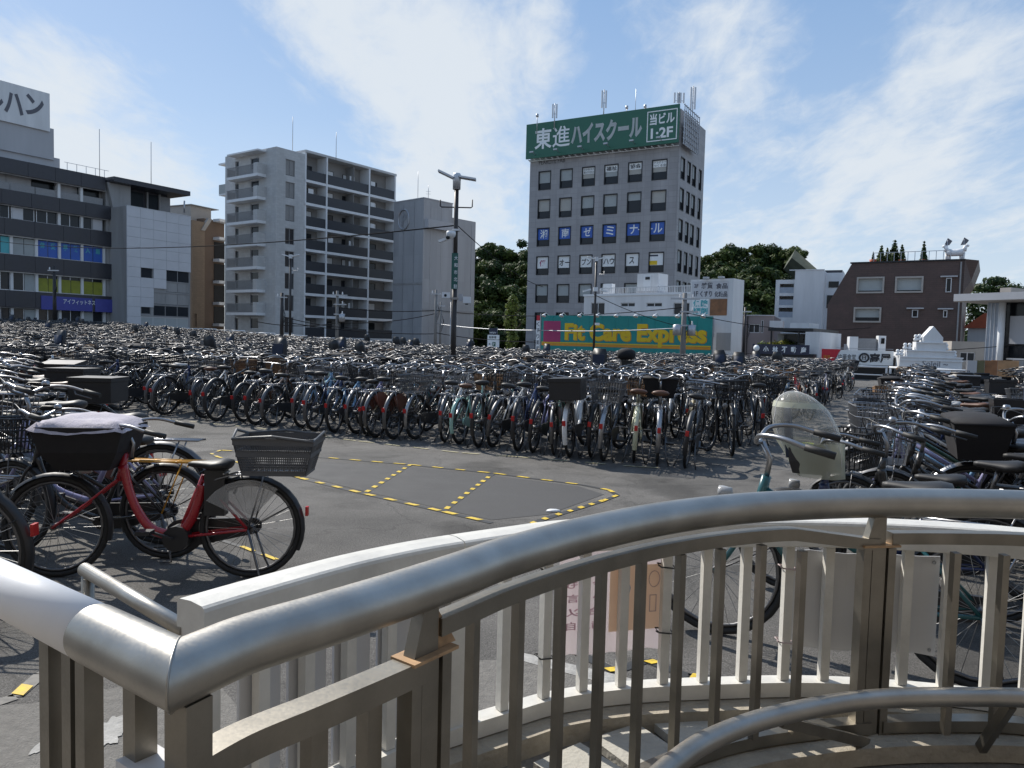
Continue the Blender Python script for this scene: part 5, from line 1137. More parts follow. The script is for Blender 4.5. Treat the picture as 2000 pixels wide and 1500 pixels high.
    if rear in ('rack', 'rackbasket', 'childseat', 'box'):
        rk = MB(); rk.tube([(-.06, -.26, .70), (-.065, -.78, .70), (.065, -.78, .70), (.06, -.26, .70)], .007, max(3, n - 4))
        for x in (-.022, .022): rk.tube([(x, -.28, .70), (x, -.775, .70)], .005, 3)
        for y in (-.42, -.60): rk.tube([(-.062, y, .70), (.062, y, .70)], .005, 3)
        for s in (-1, 1): rk.tube([(s * .064, -.66, .70), (s * .07, RA.y, RA.z)], .006, 3)
        part('rear_rack', rk, rcol)
    if rear == 'rackbasket': part('rear_basket', basketmb(-.56, .715, .24, .38, .30, .42, .32, 'lattice', mn + 2), 'grey_plastic')
    if rear == 'box': part('rear_box', MB().box(-.19, .19, -.80, -.36, .715, .93).box(-.2, .2, -.81, -.35, .932, .975), 'plastic')
    if rear == 'childseat':
        cs = MB(); cs.loft([[(x * a, -.58 + y * b, z) for x, y in ((-.17, .16), (.17, .16), (.17, -.16), (-.17, -.16))] for a, b, z in ((.7, .9, .72), (1, 1, .86), (1.05, 1.1, .98), (.95, 1.0, .98), (.85, .8, .80))], smooth=False)
        cs.loft([[(x, -.74 + y - (z - .8) * .18, z) for x, y in ((-w, .02), (w, .02), (w * .9, -.05), (-w * .9, -.05))] for w, z in ((.16, .80), (.18, 1.0), (.17, 1.2), (.12, 1.34))], smooth=True)
        for s in (-1, 1): cs.box(s * .15 - .04, s * .15 + .04, -.50, -.38, .45, .74)
        part('child_seat', cs, 'plastic'); part('seat_pad', MB().box(-.13, .13, -.72, -.45, .82, .86).box(-.12, .12, -.755, -.72, .88, 1.22), 'navy_pl', 'child_seat' if lod == 0 else None)
    if guard and lod < 2:
        g = MB()
        for s in (-1, 1):
            x = s * .068; pts = [(x, RA.y + .33 * math.cos(R(a)), RA.z + .33 * math.sin(R(a))) for a in range(35, 126, 15)] + [(x, RA.y, RA.z + .06)]
            g.add(pts + [(px * .94, y, z) for px, y, z in pts], [tuple(range(len(pts))), tuple(range(len(pts), 2 * len(pts)))[::-1]])
        part('dress_guard', g, 'guard')
    if lod == 0: part('ring_lock', MB().tube(arc((0, -.36, .60), .062, -40, 220, 10), .011, 5), 'alloy')
    return P_
SPEC = [dict(fender='alloy', guard=False), dict(basket='black', guard=False, fender='plastic'), dict(frame='loop', basket='wicker', saddle='saddle_br', fender='FRAME', guard=False), dict(rear='rackbasket', guard=False), dict(frame='diamond', bar='flat', basket='none', rear='none', guard=False, fender='plastic'),
        dict(frame='ebike', basket='black', rear='childseat', ebike=True, guard=False, fender='plastic'), dict(basket='cover', guard=True, saddle='saddle_br'), dict(basket='wire', rear='box', guard=False, fender='FRAME'), dict(basket='black', saddle='white_pl', guard=False, fender='plastic'), dict(fender='alloy')]
SNAME = ['a wire basket', 'a black basket', 'a wicker basket', 'two baskets', 'flat bars only', 'a rear child seat', 'a covered basket', 'a rear box', 'a wrapped saddle', 'brown wheel guards']
def proto(spec, k):
    """one bicycle with its parts, kept as a list of (name, mesh, matkey, parent, steered)"""
    out = []
    for name, mb, m, par, st in bike_parts(**spec):
        if st: mb.v = [(x - HP.x, y - HP.y, z - HP.z) for x, y, z in mb.v]
        out.append((name, mb.mesh(name, BM.get(m) or FR['black']), m, par, st))
    return out
NEAR = [proto(s, k) for k, s in enumerate(SPEC)]
STEER_AX = Vector((0, -.20, 1)).normalized()
VSC = random.Random(5)
def pose(x, y, az, lean=0.0, z=None):
    """az: heading of the front wheel, clockwise from straight ahead"""
    return Matrix.Translation((x, y, rise(x, y) if z is None else z)) @ Matrix.Rotation(-az, 4, 'Z') @ Matrix.Rotation(lean, 4, 'Y') @ Matrix.Scale(BSC * (VSC.uniform(.95, 1.05) if BSC > 1 else 1), 4)
BSC = 1.10
def near_bike(k, col, x, y, az, label, group=None, lean=0.0, steer=0.0, protos=None, cat='bicycle', name='bicycle'):
    t = thing(name, label, cat, (0, 0, 0), 0, group); t.matrix_world = pose(x, y, az, lean)
    by = {}
    q = Matrix.Translation(HP) @ Matrix.Rotation(steer, 4, STEER_AX)
    for pname, me, m, par, st in (protos or NEAR)[k]:
        o = bpy.data.objects.new(pname, me); COL.objects.link(o)
        if par and par in by: o.parent = by[par]
        else:
            o.parent = t
            if st: o.matrix_basis = q
        by.setdefault(pname, o)
        if m == 'FRAME': o.material_slots[0].link = 'OBJECT'; o.material_slots[0].material = FR[col]
    return t
def merged(spec, lod, steer=0.0):
    keys = ['FRAME']; mb = MB(); sq = Matrix.Translation(HP) @ Matrix.Rotation(steer, 4, STEER_AX) @ Matrix.Translation(-HP)
    for name, p, m, par, st in bike_parts(lod=lod, **spec):
        if m == 'chrome': m = 'bar_dull'
        if m not in keys: keys.append(m)
        o = len(mb.v); mb.v += ([tuple(sq @ Vector(v)) for v in p.v] if st else p.v); i = keys.index(m)
        for f, s in zip(p.f, p.sm): mb.f.append([a + o for a in f]); mb.m.append(i); mb.sm.append(s)
    return mb, keys
FAR = []
STV = (-.45, .06, .42)
for s in SPEC:
  FAR.append([])
  for sv in STV:
    mb, keys = merged(s, 1, sv); FAR[-1].append(mb.mesh('bicycle', [FR['black'] if k == 'FRAME' else BM[k] for k in keys]))
def far_bike(k, col, x, y, az, label, group, lean):
    o = bpy.data.objects.new('bicycle', r2.choice(FAR[k])); COL.objects.link(o); o.matrix_world = pose(x, y, az, lean)
    o.material_slots[0].link = 'OBJECT'; o.material_slots[0].material = FR[col]
    return tag(o, label, 'bicycle', group)

# ------------------------------------------------------------------ the parked rows
UX, VX = Vector((.888, -.460)), Vector((.460, .888))
O0 = Vector((2.35, 10.0))
AZV = math.atan2(VX.x, VX.y); AZF = R(14.5)
r2 = random.Random(11)
CW = ['black'] * 26 + ['silver'] * 3 + ['navy'] * 4 + ['white'] * 2 + ['green', 'brown', 'teal', 'lightblue', 'grey', 'grey', 'beige', 'red', 'lavender', 'mint', 'black', 'navy']
KW = [0] * 9 + [1] * 8 + [2] * 2 + [3] * 2 + [4] * 3 + [6] * 2 + [7] * 1 + [8] * 1 + [9] * 2; KF = KW * 2 + [5]
CNAME = dict(black='black', silver='silver', navy='navy blue', white='white', green='dark green', brown='brown', teal='teal', lightblue='pale blue', grey='grey', beige='beige', red='red', lavender='lavender', mint='mint green', yellow='yellow', cream='cream')
def railside(x, y):
    for i in range(len(RAILP) - 1):
        a, c = Vector(RAILP[i]), Vector(RAILP[i + 1]); d = c - a
        if d.x * (y + .9 - a.y) - d.y * (x + .4 - a.x) > 0: return False
    return True
def visible(x, y, m=.08): return y > 2 and abs(x / y) < .676 + m + 1.0 / y
POST = (lp.location.x, lp.location.y)
# (a) front row, seen from behind, named one by one from its right end
front = [(4, 'black', 'last bicycle at the right end of the front row, black with flat handlebars'), (6, 'black', 'black bicycle with red rear reflector, second from the right end of the front row'), (2, 'cream', 'cream bicycle with a cream rear rack, third from the right end of the front row'),
         (3, 'black', 'dark bicycle just left of the cream one in the front row'), (1, 'grey', 'grey bicycle standing right of the one with the black rear box'), (7, 'white', 'bicycle carrying a big black box on its rear rack in the front row'), (9, 'green', 'dark green bicycle with brown wheel guard left of the black rear box'),
         (4, 'lavender', 'slim lavender bicycle in the right half of the front row'), (1, 'navy', 'navy bicycle beside the lavender one in the front row'), (0, 'white', 'white bicycle leaning right, near the middle of the front row'), (1, 'black', 'black bicycle tucked behind the leaning white one'),
         (2, 'mint', 'mint green step-through bicycle near the middle of the front row'), (0, 'silver', 'silver bicycle just left of the mint green one'), (3, 'black', 'black bicycle with two baskets left of the middle of the front row'), (9, 'brown', 'bicycle with grey rack and brown wheel guard left of the middle of the front row'),
         (9, 'beige', 'bicycle with a pale rack pad and brown wheel guard in the front row'), (1, 'black', 'black bicycle between the pale rack pad and the lavender mudguard bicycle'), (0, 'lavender', 'bicycle with pale lavender mudguard beside the blue ones'), (1, 'lightblue', 'pale blue bicycle, right one of the blue trio in the front row'), (0, 'navy', 'blue bicycle, middle one of the blue trio in the front row'),
         (0, 'lightblue', 'light blue bicycle, left one of the blue trio in the front row'), (0, 'black', 'black bicycle just left of the blue trio'), (1, 'brown', 'brown bicycle second left of the blue trio'), (4, 'black', 'dark sports bicycle third left of the blue trio')]
taken = []
FPX = [1338, 1270, 1222, 1180, 1146, 1112, 1072, 1036, 1006, 955, 930, 893, 850, 806, 776, 744, 716, 688, 650, 616, 578, 540, 502, 466]
for i, (k, c, lab) in enumerate(front):
    tn = (FPX[i] - 1000) / 1480; s = (O0.x - tn * O0.y) / (tn * UX.y - UX.x); fs = s; p = O0 + UX * s + VX * (.45 + r2.uniform(-.10, .12))
    lean = {0: .10, 9: .17, 7: .1}.get(i, r2.uniform(-.05, .06))
    near_bike(k, c, p.x, p.y, AZF + r2.uniform(-.10, .10), lab, 'bicycles of the front row', lean, r2.uniform(-.3, .3))
n_front = len(front)
# (b) everything else as candidate spots, nearest first
cand = []
def row(t, s0, s1, step, face, zone, jt=.22):
    s = s1
    while s > s0:
        p = O0 + UX * s + VX * (t + r2.uniform(-jt, jt))
        if visible(p.x, p.y) and railside(p.x, p.y) and (p - Vector(POST)).length > .55: cand.append((p.y, p.x, p.y, AZF + .03 + (math.pi if face < 0 else 0) + r2.gauss(0, .13), zone))
        s -= step * r2.uniform(.6, 1.3)
row(.55, -60, fs - .5, .44, 1, 'left')
t = 2.2; j = 0
while t < 48:
    row(t, -75, .25 if t < 8 else .5, .43 if t < 30 else .56, 1 if j % 2 else -1, 'field'); j += 1; t += 1.5 if j % 2 else 1.7
# (c) right-hand row, side on, fronts to the left, running away along the aisle; and one behind it
right = []
for i in range(54):
    tt = -5.2 + i * .41; base = O0 + UX * 2.95 + VX * tt
    if tt > -2: base = base + UX * (.06 * (tt + 2) * .3)
    right.append((base.x, base.y, tt, i))
for (x, y, tt, i) in right:
    if i < 3 or math.hypot(x - 2.42, y - 4.72) < .45: continue
    cand.append((y, x + r2.uniform(-.22, .22), y + r2.uniform(-.08, .08), AZV - math.pi / 2 + r2.uniform(-.22, .22), 'right'))
for i in range(42):
    p = O0 + UX * 4.9 + VX * (-3.0 + i * .47); cand.append((p.y, p.x, p.y, AZV + math.pi / 2 + r2.uniform(-.1, .1), 'right'))
for uu, n2, f2 in ((8.6, 36, 1), (10.4, 32, -1), (12.2, 28, 1)):
    for i in range(n2):
        p = O0 + UX * uu + VX * (-1.0 + i * .5); cand.append((p.y, p.x + r2.uniform(-.2, .2), p.y, AZV + f2 * math.pi / 2 + r2.gauss(0, .15), 'right'))
for i in range(40):
    p = O0 + UX * 6.9 + VX * (-2.0 + i * .5); cand.append((p.y, p.x, p.y, AZV - math.pi / 2 + r2.uniform(-.1, .1), 'right'))
cand = [c for c in cand if visible(c[1], c[2]) and railside(c[1], c[2])]
# (d) left-hand cluster behind the red bicycle, all facing left like it
LH = Vector((-.999, -.04)); LP = Vector((-.76, .65)); AZL = math.atan2(LH.x, LH.y)
RED0 = Vector((-2.24, 4.83))
for i in range(2, 9):
    p = RED0 + LP * (i * .66) + LH * r2.uniform(-.12, .12); cand.append((p.y, p.x, p.y, AZL + r2.gauss(0, .1), 'near left'))
cand.append((4.25, -3.62, 4.25, AZL + .1, 'near left'))
yy = 5.6
while yy < 13.5:
    for k in range(3):
        p = Vector((-.615 * yy - .35 - 1.75 * k + r2.uniform(-.25, .25), yy + r2.uniform(-.1, .1)))
        if yy > 6.6 or k > 0: cand.append((p.y, p.x, p.y, AZL + (math.pi if k == 1 else 0) + r2.gauss(0, .12), 'near left'))
    yy += .44
cand = [c for c in cand if visible(c[1], c[2]) and math.hypot(c[1] - 4.25, c[2] - 5.62) > .42]
cand.sort()
ZN = {'left': 'in the front row left of the blue trio', 'field': 'packed behind the front row', 'right': 'in the right edge rows', 'near left': 'clustered beside the red one'}
cnt = dict(near=0, far=0)
crowd = []
for n_, (yy, x, y, az, zone) in enumerate(cand):
    if zone == 'near left' and yy < 8.5: CWX = [q for q in CW if q not in ('red', 'mint', 'white')]
    else: CWX = CW
    k, c = r2.choice(KF if zone != 'near left' else KW), r2.choice(CWX); lean = r2.gauss(0, .06); total = n_front + cnt['near'] + cnt['far']
    lab = '%s bicycle with %s %s' % (CNAME[c], SNAME[k], ZN[zone]); grp = 'bicycles ' + ZN[zone].replace('red one', 'red bicycle')
    if total >= 296: crowd.append((k, x, y, az, lean)); continue
    if cnt['near'] < 115: near_bike(k, c, x, y, az, lab, grp, lean, r2.uniform(-.35, .35)); cnt['near'] += 1
    else: far_bike(k, c, x, y, az, lab, grp, lean); cnt['far'] += 1
# (e) the rest of the field, hundreds of bicycles far back, as one mass
cols = ['black', 'silver', 'navy', 'white', 'green', 'brown', 'teal', 'lightblue', 'grey']; cw = [.52, .08, .12, .06, .04, .04, .04, .04, .06]
base = []
allkeys = []
for s, sv in [(s, sv) for s in SPEC for sv in STV]:
    mb, keys = merged(s, 2, sv)
    for k in keys:
        if k not in allkeys: allkeys.append(k)
    tri = []; tm = []
    for f, m in zip(mb.f, mb.m):
        for a in range(1, len(f) - 1): tri.append((f[0], f[a], f[a + 1])); tm.append(keys[m])
    base.append((np.array([list(v) + [1] for v in mb.v], np.float64), np.array(tri, np.int32), tm))
mats = [BM[k] if k != 'FRAME' else None for k in allkeys]; slot = {k: i for i, k in enumerate(allkeys)}
slots = [m or FR['black'] for m in mats] + [FR[c] for c in cols]
V_, F_, MI = [], [], []; off = 0
tmi = [np.array([slot[k] for k in b_[2]], np.int32) for b_ in base]; fmask = [np.array([k == 'FRAME' for k in b_[2]]) for b_ in base]
for (k, x, y, az, lean) in crowd:
    k = k * 3 + r2.randrange(3)
    bv, bf, _ = base[k]; m4 = np.array(pose(x, y, az, lean)); V_.append((bv @ m4.T)[:, :3]); F_.append(bf + off); off += len(bv)
    mi = tmi[k].copy(); mi[fmask[k]] = len(mats) + r2.choices(range(len(cols)), cw)[0]; MI.append(mi)
if V_:
    V_ = np.concatenate(V_).astype(np.float32); F_ = np.concatenate(F_).astype(np.int32); MI = np.concatenate(MI).astype(np.int32)
    me = bpy.data.meshes.new('bicycle_crowd'); me.vertices.add(len(V_)); me.vertices.foreach_set('co', V_.ravel()); me.loops.add(F_.size); me.loops.foreach_set('vertex_index', F_.ravel())
    me.polygons.add(len(F_)); me.polygons.foreach_set('loop_start', np.arange(0, F_.size, 3, dtype=np.int32))
    for m in slots: me.materials.append(m)
    me.polygons.foreach_set('material_index', MI); me.update(calc_edges=True); me.validate()
    o = bpy.data.objects.new('bicycle_crowd', me); COL.objects.link(o); tag(o, 'mass of hundreds of parked bicycles filling the far rows of the lot', 'bicycles', None, 'stuff')
print('BIKES front', n_front, cnt, 'crowd', len(crowd), 'tris', len(F_))
# ------------------------------------------------------------------ foreground materials
def brushed(name, col, rough, scale=(3, 3, 400)):
    m = bpy.data.materials.new(name); m.use_nodes = True; n = m.node_tree.nodes; l = m.node_tree.links; b = n['Principled BSDF']
    b.inputs['Metallic'].default_value = 1
    tcn = n.new('ShaderNodeNewGeometry'); nz = n.new('ShaderNodeTexNoise'); nz.inputs['Scale'].default_value = 9; nz.inputs['Detail'].default_value = 7; l.new(tcn.outputs['Position'], nz.inputs['Vector'])
    n2 = n.new('ShaderNodeTexNoise'); n2.inputs['Scale'].default_value = 160; n2.inputs['Detail'].default_value = 3; l.new(tcn.outputs['Position'], n2.inputs['Vector'])
    mr = n.new('ShaderNodeMapRange'); l.new(nz.outputs[0], mr.inputs[0]); mr.inputs[1].default_value = .3; mr.inputs[2].default_value = .7; mr.inputs[3].default_value = .82; mr.inputs[4].default_value = 1.1
    sc = n.new('ShaderNodeVectorMath'); sc.operation = 'SCALE'; sc.inputs[0].default_value = col; l.new(mr.outputs[0], sc.inputs['Scale']); l.new(sc.outputs[0], b.inputs['Base Color'])
    m2 = n.new('ShaderNodeMapRange'); l.new(n2.outputs[0], m2.inputs[0]); m2.inputs[3].default_value = rough * .75; m2.inputs[4].default_value = rough * 1.25; l.new(m2.outputs[0], b.inputs['Roughness'])
    bp = n.new('ShaderNodeBump'); bp.inputs['Strength'].default_value = .05; bp.inputs['Distance'].default_value = .002; l.new(n2.outputs[0], bp.inputs['Height']); l.new(bp.outputs[0], b.inputs['Normal']); return m
M['stainless'] = brushed('satin_stainless_steel', (.42, .40, .365), .42)
M['stainless_bar'] = brushed('tarnished_stainless_bar', (.29, .268, .23), .45)
M['stain_tape'] = mat('white_tube_sleeve', (.80, .80, .81), .4, 0, .03, 8)
M['fence_white'] = mat('white_fence_paint', (.64, .62, .57), .42, 0, .12, 7, .12, 60)
M['kerb'] = mat('cream_kerb_stone', (.36, .32, .255), .85, 0, .2, 9, .6, 50)
M['tile'] = mat('cream_paving_tile', (.42, .40, .35), .8, 0, .14, 5, .4, 80)
M['floor_conc'] = mat('walkway_concrete', (.19, .17, .145), .9, 0, .25, 7, .7, 60)
M['rust'] = mat('rust_stained_plate', (.42, .27, .15), .7, .2, .3, 25)
M['sign_back'] = mat('pale_grey_sign_back', (.56, .56, .57), .5, 0, .04, 3)
M['tape_y'] = mat('yellow_floor_tape', (.62, .43, .04), .7, 0, .38, 22)
M['tape_w'] = mat('worn_pale_tape', (.42, .38, .24), .75, 0, .35, 14)
M['tape_k'] = mat('black_floor_tape', (.03, .03, .03), .6, 0, .2, 9)
M['road_white'] = mat('worn_white_paint', (.34, .33, .31), .85, 0, .35, 16, .5, 90)
def vinyl(name, col, a, rough=.12):
    m = bpy.data.materials.new(name); m.use_nodes = True; n = m.node_tree.nodes; l = m.node_tree.links; b = n['Principled BSDF']
    b.inputs['Base Color'].default_value = (*col, 1); b.inputs['Roughness'].default_value = rough
    tr = n.new('ShaderNodeBsdfTransparent'); mx = n.new('ShaderNodeMixShader'); lw = n.new('ShaderNodeLayerWeight'); lw.inputs[0].default_value = .35
    mr = n.new('ShaderNodeMapRange'); l.new(lw.outputs['Facing'], mr.inputs[0]); mr.inputs[3].default_value = a; mr.inputs[4].default_value = min(1, a + .45)
    l.new(mr.outputs[0], mx.inputs[0]); l.new(tr.outputs[0], mx.inputs[1]); l.new(b.outputs[0], mx.inputs[2]); l.new(mx.outputs[0], n['Material Output'].inputs[0]); return m
M['vinyl'] = vinyl('clear_vinyl', (.55, .55, .50), .20)
def paper(name, col):
    m = bpy.data.materials.new(name); m.use_nodes = True; n = m.node_tree.nodes; l = m.node_tree.links; b = n['Principled BSDF']; b.inputs['Base Color'].default_value = (*col, 1); b.inputs['Roughness'].default_value = .4
    t = n.new('ShaderNodeBsdfTranslucent'); t.inputs[0].default_value = (*col, 1); mx = n.new('ShaderNodeMixShader'); mx.inputs[0].default_value = .5; l.new(b.outputs[0], mx.inputs[1]); l.new(t.outputs[0], mx.inputs[2]); l.new(mx.outputs[0], n['Material Output'].inputs[0]); return m
M['poster_film'] = paper('laminated_poster', (.84, .79, .80))

# ------------------------------------------------------------------ raised walkway
RZ = 1.14                                                # axis height of the tube handrail
def curve(pxs, z, n=6): return sm([G(px, py, z) for px, py in pxs], n)
rail_r = curve([(345, 1316), (470, 1262), (600, 1221), (700, 1189), (800, 1156), (900, 1121), (1000, 1085), (1150, 1043), (1300, 1012), (1450, 993), (1600, 985), (1740, 982), (1880, 983), (2000, 986), (2150, 996), (2300, 1012), (2550, 1046), (2850, 1096)], RZ)
rail_l = [G(345, 1316, RZ), G(0, 1146, RZ), G(-260, 1018, RZ)]
fence = [(-.765, 1.66), (-.66, 2.01), (-.21, 2.235), (.20, 2.46), (.62, 2.58), (1.05, 2.625), (1.62, 2.615), (2.2, 2.545), (2.8, 2.40)]
cop_px = [(372, 1177), (450, 1154), (525, 1133), (620, 1107), (700, 1087), (800, 1066), (890, 1051), (1000, 1035), (1100, 1022), (1250, 1014), (1465, 1012), (1600, 1013), (1740, 1018), (1880, 1026), (2000, 1036), (2150, 1054), (2300, 1080), (2600, 1130), (2950, 1190)]
FZ = 1.03
cop = curve(cop_px, FZ, 5)
edge_in = [Vector((p.x, p.y)) for p in cop]
fl = MB()
# walkway slab: between a line behind the camera and the fence line, stopping at the left handrail
near = [(3.6, -2.0), (-.9, -2.0)]
left = [(p.x + .02, p.y + .03) for p in reversed(rail_l)]
poly = [(p.x, p.y + .09) for p in cop] 
ring = [(a, c) for a, c in poly][::-1] + [(-.86, 1.60), (-.40, 1.12), (-.9, 1.45), (-2.2, 2.36), (-2.4, 2.3), (-2.4, -2.0), (3.6, -2.0), (poly[-1][0] + .6, poly[-1][1] - .3)]
ring = [(a, c) for a, c in poly] + [(3.6, 1.2), (3.6, -2), (-2.2, -2), (-2.2, 2.16), (-.95, 1.43), (-.66, 1.26), (-.80, 1.66)]
n_ = len(ring); fl.add([(a, c, .34) for a, c in ring] + [(a, c, -.3) for a, c in ring], [tuple(range(n_))[::-1]] + [(i, (i + 1) % n_, (i + 1) % n_ + n_, i + n_) for i in range(n_)])
struct(fl.build('walkway', M['floor_conc']), 'raised concrete walkway behind the handrails', 'walkway')
def strip(name, pts, off0, off1, z0, z1, m, parent=None):
    """a kerb-like band following pts at sideways offsets off0..off1 (metres outward)"""
    mb = MB(); rings = []
    for i, p in enumerate(pts):
        a = pts[max(0, i - 1)]; c = pts[min(len(pts) - 1, i + 1)]; t = Vector((c.x - a.x, c.y - a.y)).normalized(); nn = Vector((-t.y, t.x))
        q0 = Vector((p.x, p.y)) + nn * off0; q1 = Vector((p.x, p.y)) + nn * off1
        rings.append([(q0.x, q0.y, z0), (q1.x, q1.y, z0), (q1.x, q1.y, z1), (q0.x, q0.y, z1)])
    mb.loft(rings, smooth=False); return mb.build(name, m, parent)
post1 = G(845, 1262, 1.055); 
kk = [i for i, p in enumerate(rail_r)]
struct(strip('kerb', rail_r[4:], -.09, .05, .345, .40, M['kerb']), 'low kerb stone under the stainless railing', 'kerb')
# paving tiles between the two fences
cs = rail_r[24:]; tl = 0
for i in range(0, len(cs) - 6, 4):
    a, c = cs[i], cs[i + 4]; t = Vector((c.x - a.x, c.y - a.y)).normalized(); nn = Vector((-t.y, t.x)); a2 = Vector((a.x, a.y)) + t * .006; c2 = Vector((c.x, c.y)) - t * .006
    q = [a2 + nn * .075, c2 + nn * .075, c2 + nn * .30, a2 + nn * .30]; mb = MB()
    mb.add([(v.x, v.y, .345) for v in q] + [(v.x, v.y, .372) for v in q], [(4, 5, 6, 7), (0, 1, 5, 4), (1, 2, 6, 5), (2, 3, 7, 6), (3, 0, 4, 7)]); o = mb.build('paving_tile', M['tile'], bpy.data.objects['walkway'])
struct(strip('fence_plinth', cop, -.10, .06, .30, .405, M['kerb']), 'cream rust stained plinth under the white fence', 'plinth')

# ------------------------------------------------------------------ stainless railing
rl = thing('stainless_railing', 'curved satin stainless railing with thick tube handrail in the foreground', 'railing', (0, 0, 0))
c0 = rail_r[0]; dl = (rail_l[1] - rail_l[0]).normalized(); dr = (rail_r[1] - rail_r[0]).normalized(); bis = (dl - dr).normalized()
TR = .0455
MB().tube([rail_r[0], rail_r[0].lerp(rail_r[5], .999)] + rail_r[6:], TR, 40, endplanes={0: bis}, cap=False).build('handrail', M['stainless'], rl)
sl = c0 + dl * .235
MB().tube([c0, sl], TR + .0004, 40, endplanes={0: bis}, cap=False).build('handrail_sleeve', M['stainless'], rl)
MB().tube([sl + dl * .001, rail_l[1], rail_l[2]], TR - .0008, 40).build('white_handrail', M['stain_tape'], rl)['label'] = 'white sleeved left stretch of handrail'
wr_ = MB(); ringp = []
for k in range(28):
    a = 2 * math.pi * k / 28; u = dl.cross(Vector((0, 0, 1))).normalized(); w = dl.cross(u); p = u * math.cos(a) * TR + w * math.sin(a) * TR; p = p + dl * (-(p.dot(bis)) / dl.dot(bis)); ringp.append(c0 + p)
wr_.tube(ringp, .0022, 5, closed=True); wr_.build('weld_seam', M['stainless'], rl)
def off(p, d): return Vector((p.x, p.y, d))
def near_i(px, py): 
    q = G(px, py, RZ); return min(range(len(rail_r)), key=lambda i: (rail_r[i].xy - q.xy).length)
i1 = near_i(838, 1143); i2 = near_i(1722, 982)
def barz(i):                                             # the bar under the tube dips to meet the post head
    d = (rail_r[i] - rail_r[i2]).length if i <= i2 else -(rail_r[i] - rail_r[i2]).length
    return 1.03 if d < 0 else 1.012 + .043 * min(1, max(0, d - .03) / .28)
def poly_bar(pts, w, h, m, name):
    mb = MB(); rings = []
    for i, p in enumerate(pts):
        a = pts[max(0, i - 1)]; c = pts[min(len(pts) - 1, i + 1)]; t = (c - a); t.z = 0; t.normalize(); nn = Vector((-t.y, t.x, 0)); u = Vector((0, 0, 1))
        rings.append([p - nn * w / 2 - u * h / 2, p + nn * w / 2 - u * h / 2, p + nn * w / 2 + u * h / 2, p - nn * w / 2 + u * h / 2])
    mb.loft(rings, smooth=False); return mb.build(name, m, rl)
poly_bar([off(rail_r[i], barz(i)) for i in range(i1 + 1, i2 + 1)], .042, .036, M['stainless_bar'], 'top_bar'); poly_bar([off(p, 1.03) for p in rail_r[i2 + 1:]], .042, .036, M['stainless_bar'], 'top_bar')
poly_bar([off(p, .425) for p in rail_r[i1:i2 + 1]], .05, .036, M['stainless_bar'], 'bottom_bar'); poly_bar([off(p, .425) for p in rail_r[i2 + 1:]], .05, .036, M['stainless_bar'], 'bottom_bar')
subl = [off(p, .985) for p in rail_r[0:i1]]
poly_bar(subl, .05, .046, M['stainless_bar'], 'top_bar')
def baluster(p, w, d, z0, z1, t, name='baluster'):
    rz = math.atan2(t.y, t.x); mb = MB(); mb.box(-w / 2, w / 2, -d / 2, d / 2, z0, z1); o = mb.build(name, M['stainless_bar'], rl); o.location = (p.x, p.y, 0); o.rotation_euler = (0, 0, rz); return o
def tang(i): a = rail_r[max(0, i - 1)]; c = rail_r[min(len(rail_r) - 1, i + 1)]; return (c - a).normalized()
for px, py in ((924, 1200), (1013, 1165), (1096, 1130), (1175, 1108), (1253, 1092), (1330, 1078), (1408, 1068), (1488, 1060), (1568, 1056), (1868, 1060), (1963, 1064), (2060, 1070), (2150, 1080), (2245, 1094), (2345, 1110), (2450, 1126), (2570, 1146), (2700, 1168)):
    q = G(px, py, 1.04); i = min(range(len(rail_r)), key=lambda i: (rail_r[i].xy - q.xy).length); baluster(q, .021, .024, .444, 1.034 if px < 1500 else 1.01, tang(i))
for px, py in ((614, 1400), (722, 1345)):
    q = G(px, py, .96); i = min(range(i1), key=lambda i: (rail_r[i].xy - q.xy).length); baluster(q, .034, .034, .36, .961, tang(i))
for i, nm in ((i1, 'post'), (i2, 'post')):
    p, t = rail_r[i], tang(i); nrm = Vector((-t.y, t.x, 0))
    for s in (-1, 1): baluster(p + t * s * .042, .026, .04, .36, 1.0, t, 'post')
    baluster(p, .046, .03, .36, 1.004, t, 'post')
    o = MB().box(-.062, .062, -.032, .032, 1.0055, 1.012).build('cap_plate', M['rust'], rl); o.location = (p.x, p.y, 0); o.rotation_euler = (0, 0, math.atan2(t.y, t.x)); o['label'] = 'rust stained cap plate on the post'
    o = MB().prism([(-.045, 1.0125), (.02, 1.0125), (.02, 1.10), (-.02, 1.10)], -.015, .015).build('bracket', M['stainless_bar'], rl); o.location = (p.x, p.y, 0); o.rotation_euler = (0, 0, math.atan2(t.y, t.x))
    if nm == 'post' and i == i1:
        o = MB().prism([(.0215, 1.0125), (.075, 1.0125), (.06, 1.035), (.0215, 1.09)], -.012, .012).build('gusset', M['rust'], rl); o.location = (p.x, p.y, 0); o.rotation_euler = (0, 0, math.atan2(t.y, t.x))
baluster(c0 + Vector((.012, .012, 0)), .045, .045, .36, 1.10, dr, 'post')
for px, py, w in ((101, 1290, .034), (152, 1310, .03), (180, 1325, .03), (270, 1385, .034)):
    q = G(px, py, 1.06); d = (q.xy - c0.xy).dot(dl.xy); q = c0 + dl * d; baluster(q, w, w, .2, 1.105, dl, 'baluster')
o = MB().box(.01, .11, -.03, .03, .93, .99).build('end_block', M['sign_back'], rl); o.location = (c0.x, c0.y, 0); o.rotation_euler = (0, 0, math.atan2(dl.y, dl.x)); o['label'] = 'pale square end block by the corner post'
